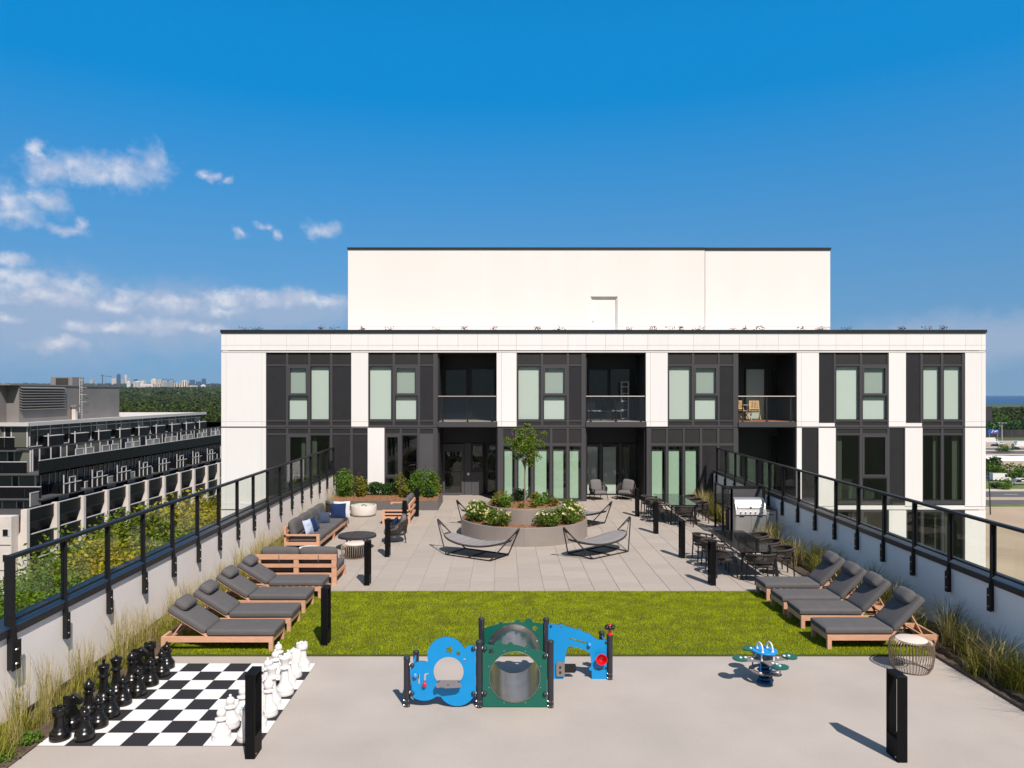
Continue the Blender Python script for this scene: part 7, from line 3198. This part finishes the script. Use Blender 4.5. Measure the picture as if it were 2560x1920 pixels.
    for a in (-1, 0, 1):
        m = MB()
        m.tube([(0, 0, zt - .3), (a * 1.8, -.4, zt + .1)], .10, 5)
        m.ball((a * 2.1, -.5, zt + .1), (.8, .5, .28), 8, 5)
        m.build('lamp_head', 'pole', t)
    # billboard
    p = at(2482, 1100, GZ)
    t = thing('billboard', 'blue billboard with white and red print beside the white building', 'billboard', (p.x, p.y, GZ))
    zc = EYE - (1079 - CY) / F * p.y - GZ
    m = MB()
    m.box(-3.0, 4.0, 0, .3, zc - 1.3, zc + 1.2)
    pn = m.build('panel', 'sign_blue', t, 0)
    m = MB()
    m.prism([(-.9, zc - .8), (-.5, zc - .8), (.1, zc + .6), (.6, zc + .2), (.4, zc + .9), (-.1, zc + .9)], [], lambda u, v, w: (u, w, v), -.02, 0)
    m.prism([(.9, zc - .4), (2.9, zc + .2), (3.2, zc + .9), (2.4, zc + .6), (1.2, zc + .5)], [], lambda u, v, w: (u, w, v), -.02, 0)
    m.build('print', 'sign_white', pn, 0)
    m = MB()
    m.prism([(.3, zc - .9), (3.4, zc - .55), (3.2, zc - .25), (1.0, zc - .55)], [], lambda u, v, w: (u, w, v), -.03, -.01)
    m.build('print', 'sign_red', pn, 0)
    for x in (-2, 3.2):
        m = MB()
        m.tube([(x, .2, 0), (x, .2, zc - 1.3)], .18, 6)
        m.build('leg', 'pole', t)
    # dark noise barrier and houses behind the highway
    q = MB()
    for i in range(44):
        a = 190 + i * 7.0
        q.box(a, a + 6.7, 487 + i * .5, 487.5 + i * .5, GZ - .2, GZ + 5.2)
        q.box(a + 6.7, a + 7.0, 486.8 + i * .5, 487.7 + i * .5, GZ - .2, GZ + 5.5)
    o = q.build('noise_barrier', 'barrier', None, 0)
    tag(o, 'dark panelled noise barrier behind the highway', 'barrier')
    rng = np.random.default_rng(9)
    n = 5200
    p = np.stack([rng.uniform(300, 430, n), rng.uniform(505, 540, n), GZ + 1 + rng.uniform(0, 1, n) ** .7 * 9.0], 1)
    V, Fc = leaf_quads(p, 1.9, rng, .2, .8)
    o = link('dark_hedge', npmesh('dark_hedge', V, Fc, 'leaf_dark'))
    tag(o, 'dense dark hedge of trees behind the noise barrier', 'hedge', kind='stuff')

    def house(label, px0, px1, pyr, pye, D, rid=.0):
        X0, X1 = (px0 - CX) / F * D, (px1 - CX) / F * D
        zr = EYE - (pyr - CY) / F * D
        ze = EYE - (pye - CY) / F * D
        t = thing('house', label, 'house', ((X0 + X1) / 2, D, GZ), 0, 'houses behind the highway')
        w = (X1 - X0) / 2
        box('wall', (-w + .5, w - .5, .5, 11.5, 0, ze - GZ), 'house_wall', t)
        m = MB()
        e, r = ze - GZ, zr - GZ
        m.add([(-w, 0, e), (w, 0, e), (w, 12, e), (-w, 12, e), (-w * .55, 6, r), (w * .55, 6, r)], [(0, 1, 5, 4), (1, 2, 5), (2, 3, 4, 5), (3, 0, 4)])
        rf = m.build('roof', 'roof_brown', t, 0)
        box('chimney', (w * .3, w * .3 + 1.2, 7, 8.2, e, r + 1.4), 'house_wall', rf)
        for k in range(3):
            x = -w * .6 + k * w * .6
            box('window', (x, x + 2, .42, .5, e * .45, e * .45 + 1.6), 'car_glass', t)
    house('brown roofed house behind the highway next to the white building', 2462, 2522, 1043, 1058, 680)
    house('brown roofed house behind the highway lamp post', 2526, 2556, 1043, 1053, 720)
    house('long brown roofed house in front of the other two', 2505, 2600, 1053, 1062, 640)
    p = at(2475, 1060, GZ)
    t = thing('dark_tower', 'narrow dark building just behind the corner of the white building', 'building', ((2473 - CX) / F * 520, 520, GZ))
    zt = EYE - (1018 - CY) / F * 520 - GZ
    box('tower_shaft', (-4, 2.2, 0, 8, 0, zt), 'barrier', t)
    box('parapet', (-4.2, 2.4, -.2, 8.2, zt, zt + .5), 'tower_dark', t)
    make_shrub('yard_tree', 'round dark tree in front of the brown roofed house', 'tree', ((2503 - CX) / F * 620, 620, GZ), (7, 7, 6.5), 800, 'leaf_street', 1.3, 740, 'trees among the houses', 4, 12, .3)


street_things()


def haze():
    m = MB()
    m.box(-13000, 13000, -900, 13000, -30, 330)
    o = m.build('haze', 'joint', None, 0)
    mt = bpy.data.materials.new('haze')
    mt.use_nodes = True
    nt = mt.node_tree
    nt.nodes.clear()
    v = nt.nodes.new('ShaderNodeVolumePrincipled')
    v.inputs['Color'].default_value = (0.62, 0.76, 0.95, 1)
    v.inputs['Density'].default_value = 3.8e-5
    v.inputs['Anisotropy'].default_value = 0.2
    out = nt.nodes.new('ShaderNodeOutputMaterial')
    nt.links.new(v.outputs[0], out.inputs['Volume'])
    o.data.materials.clear()
    o.data.materials.append(mt)
    tag(o, 'thin bluish haze over the land and the lake', 'haze', kind='stuff')


haze()
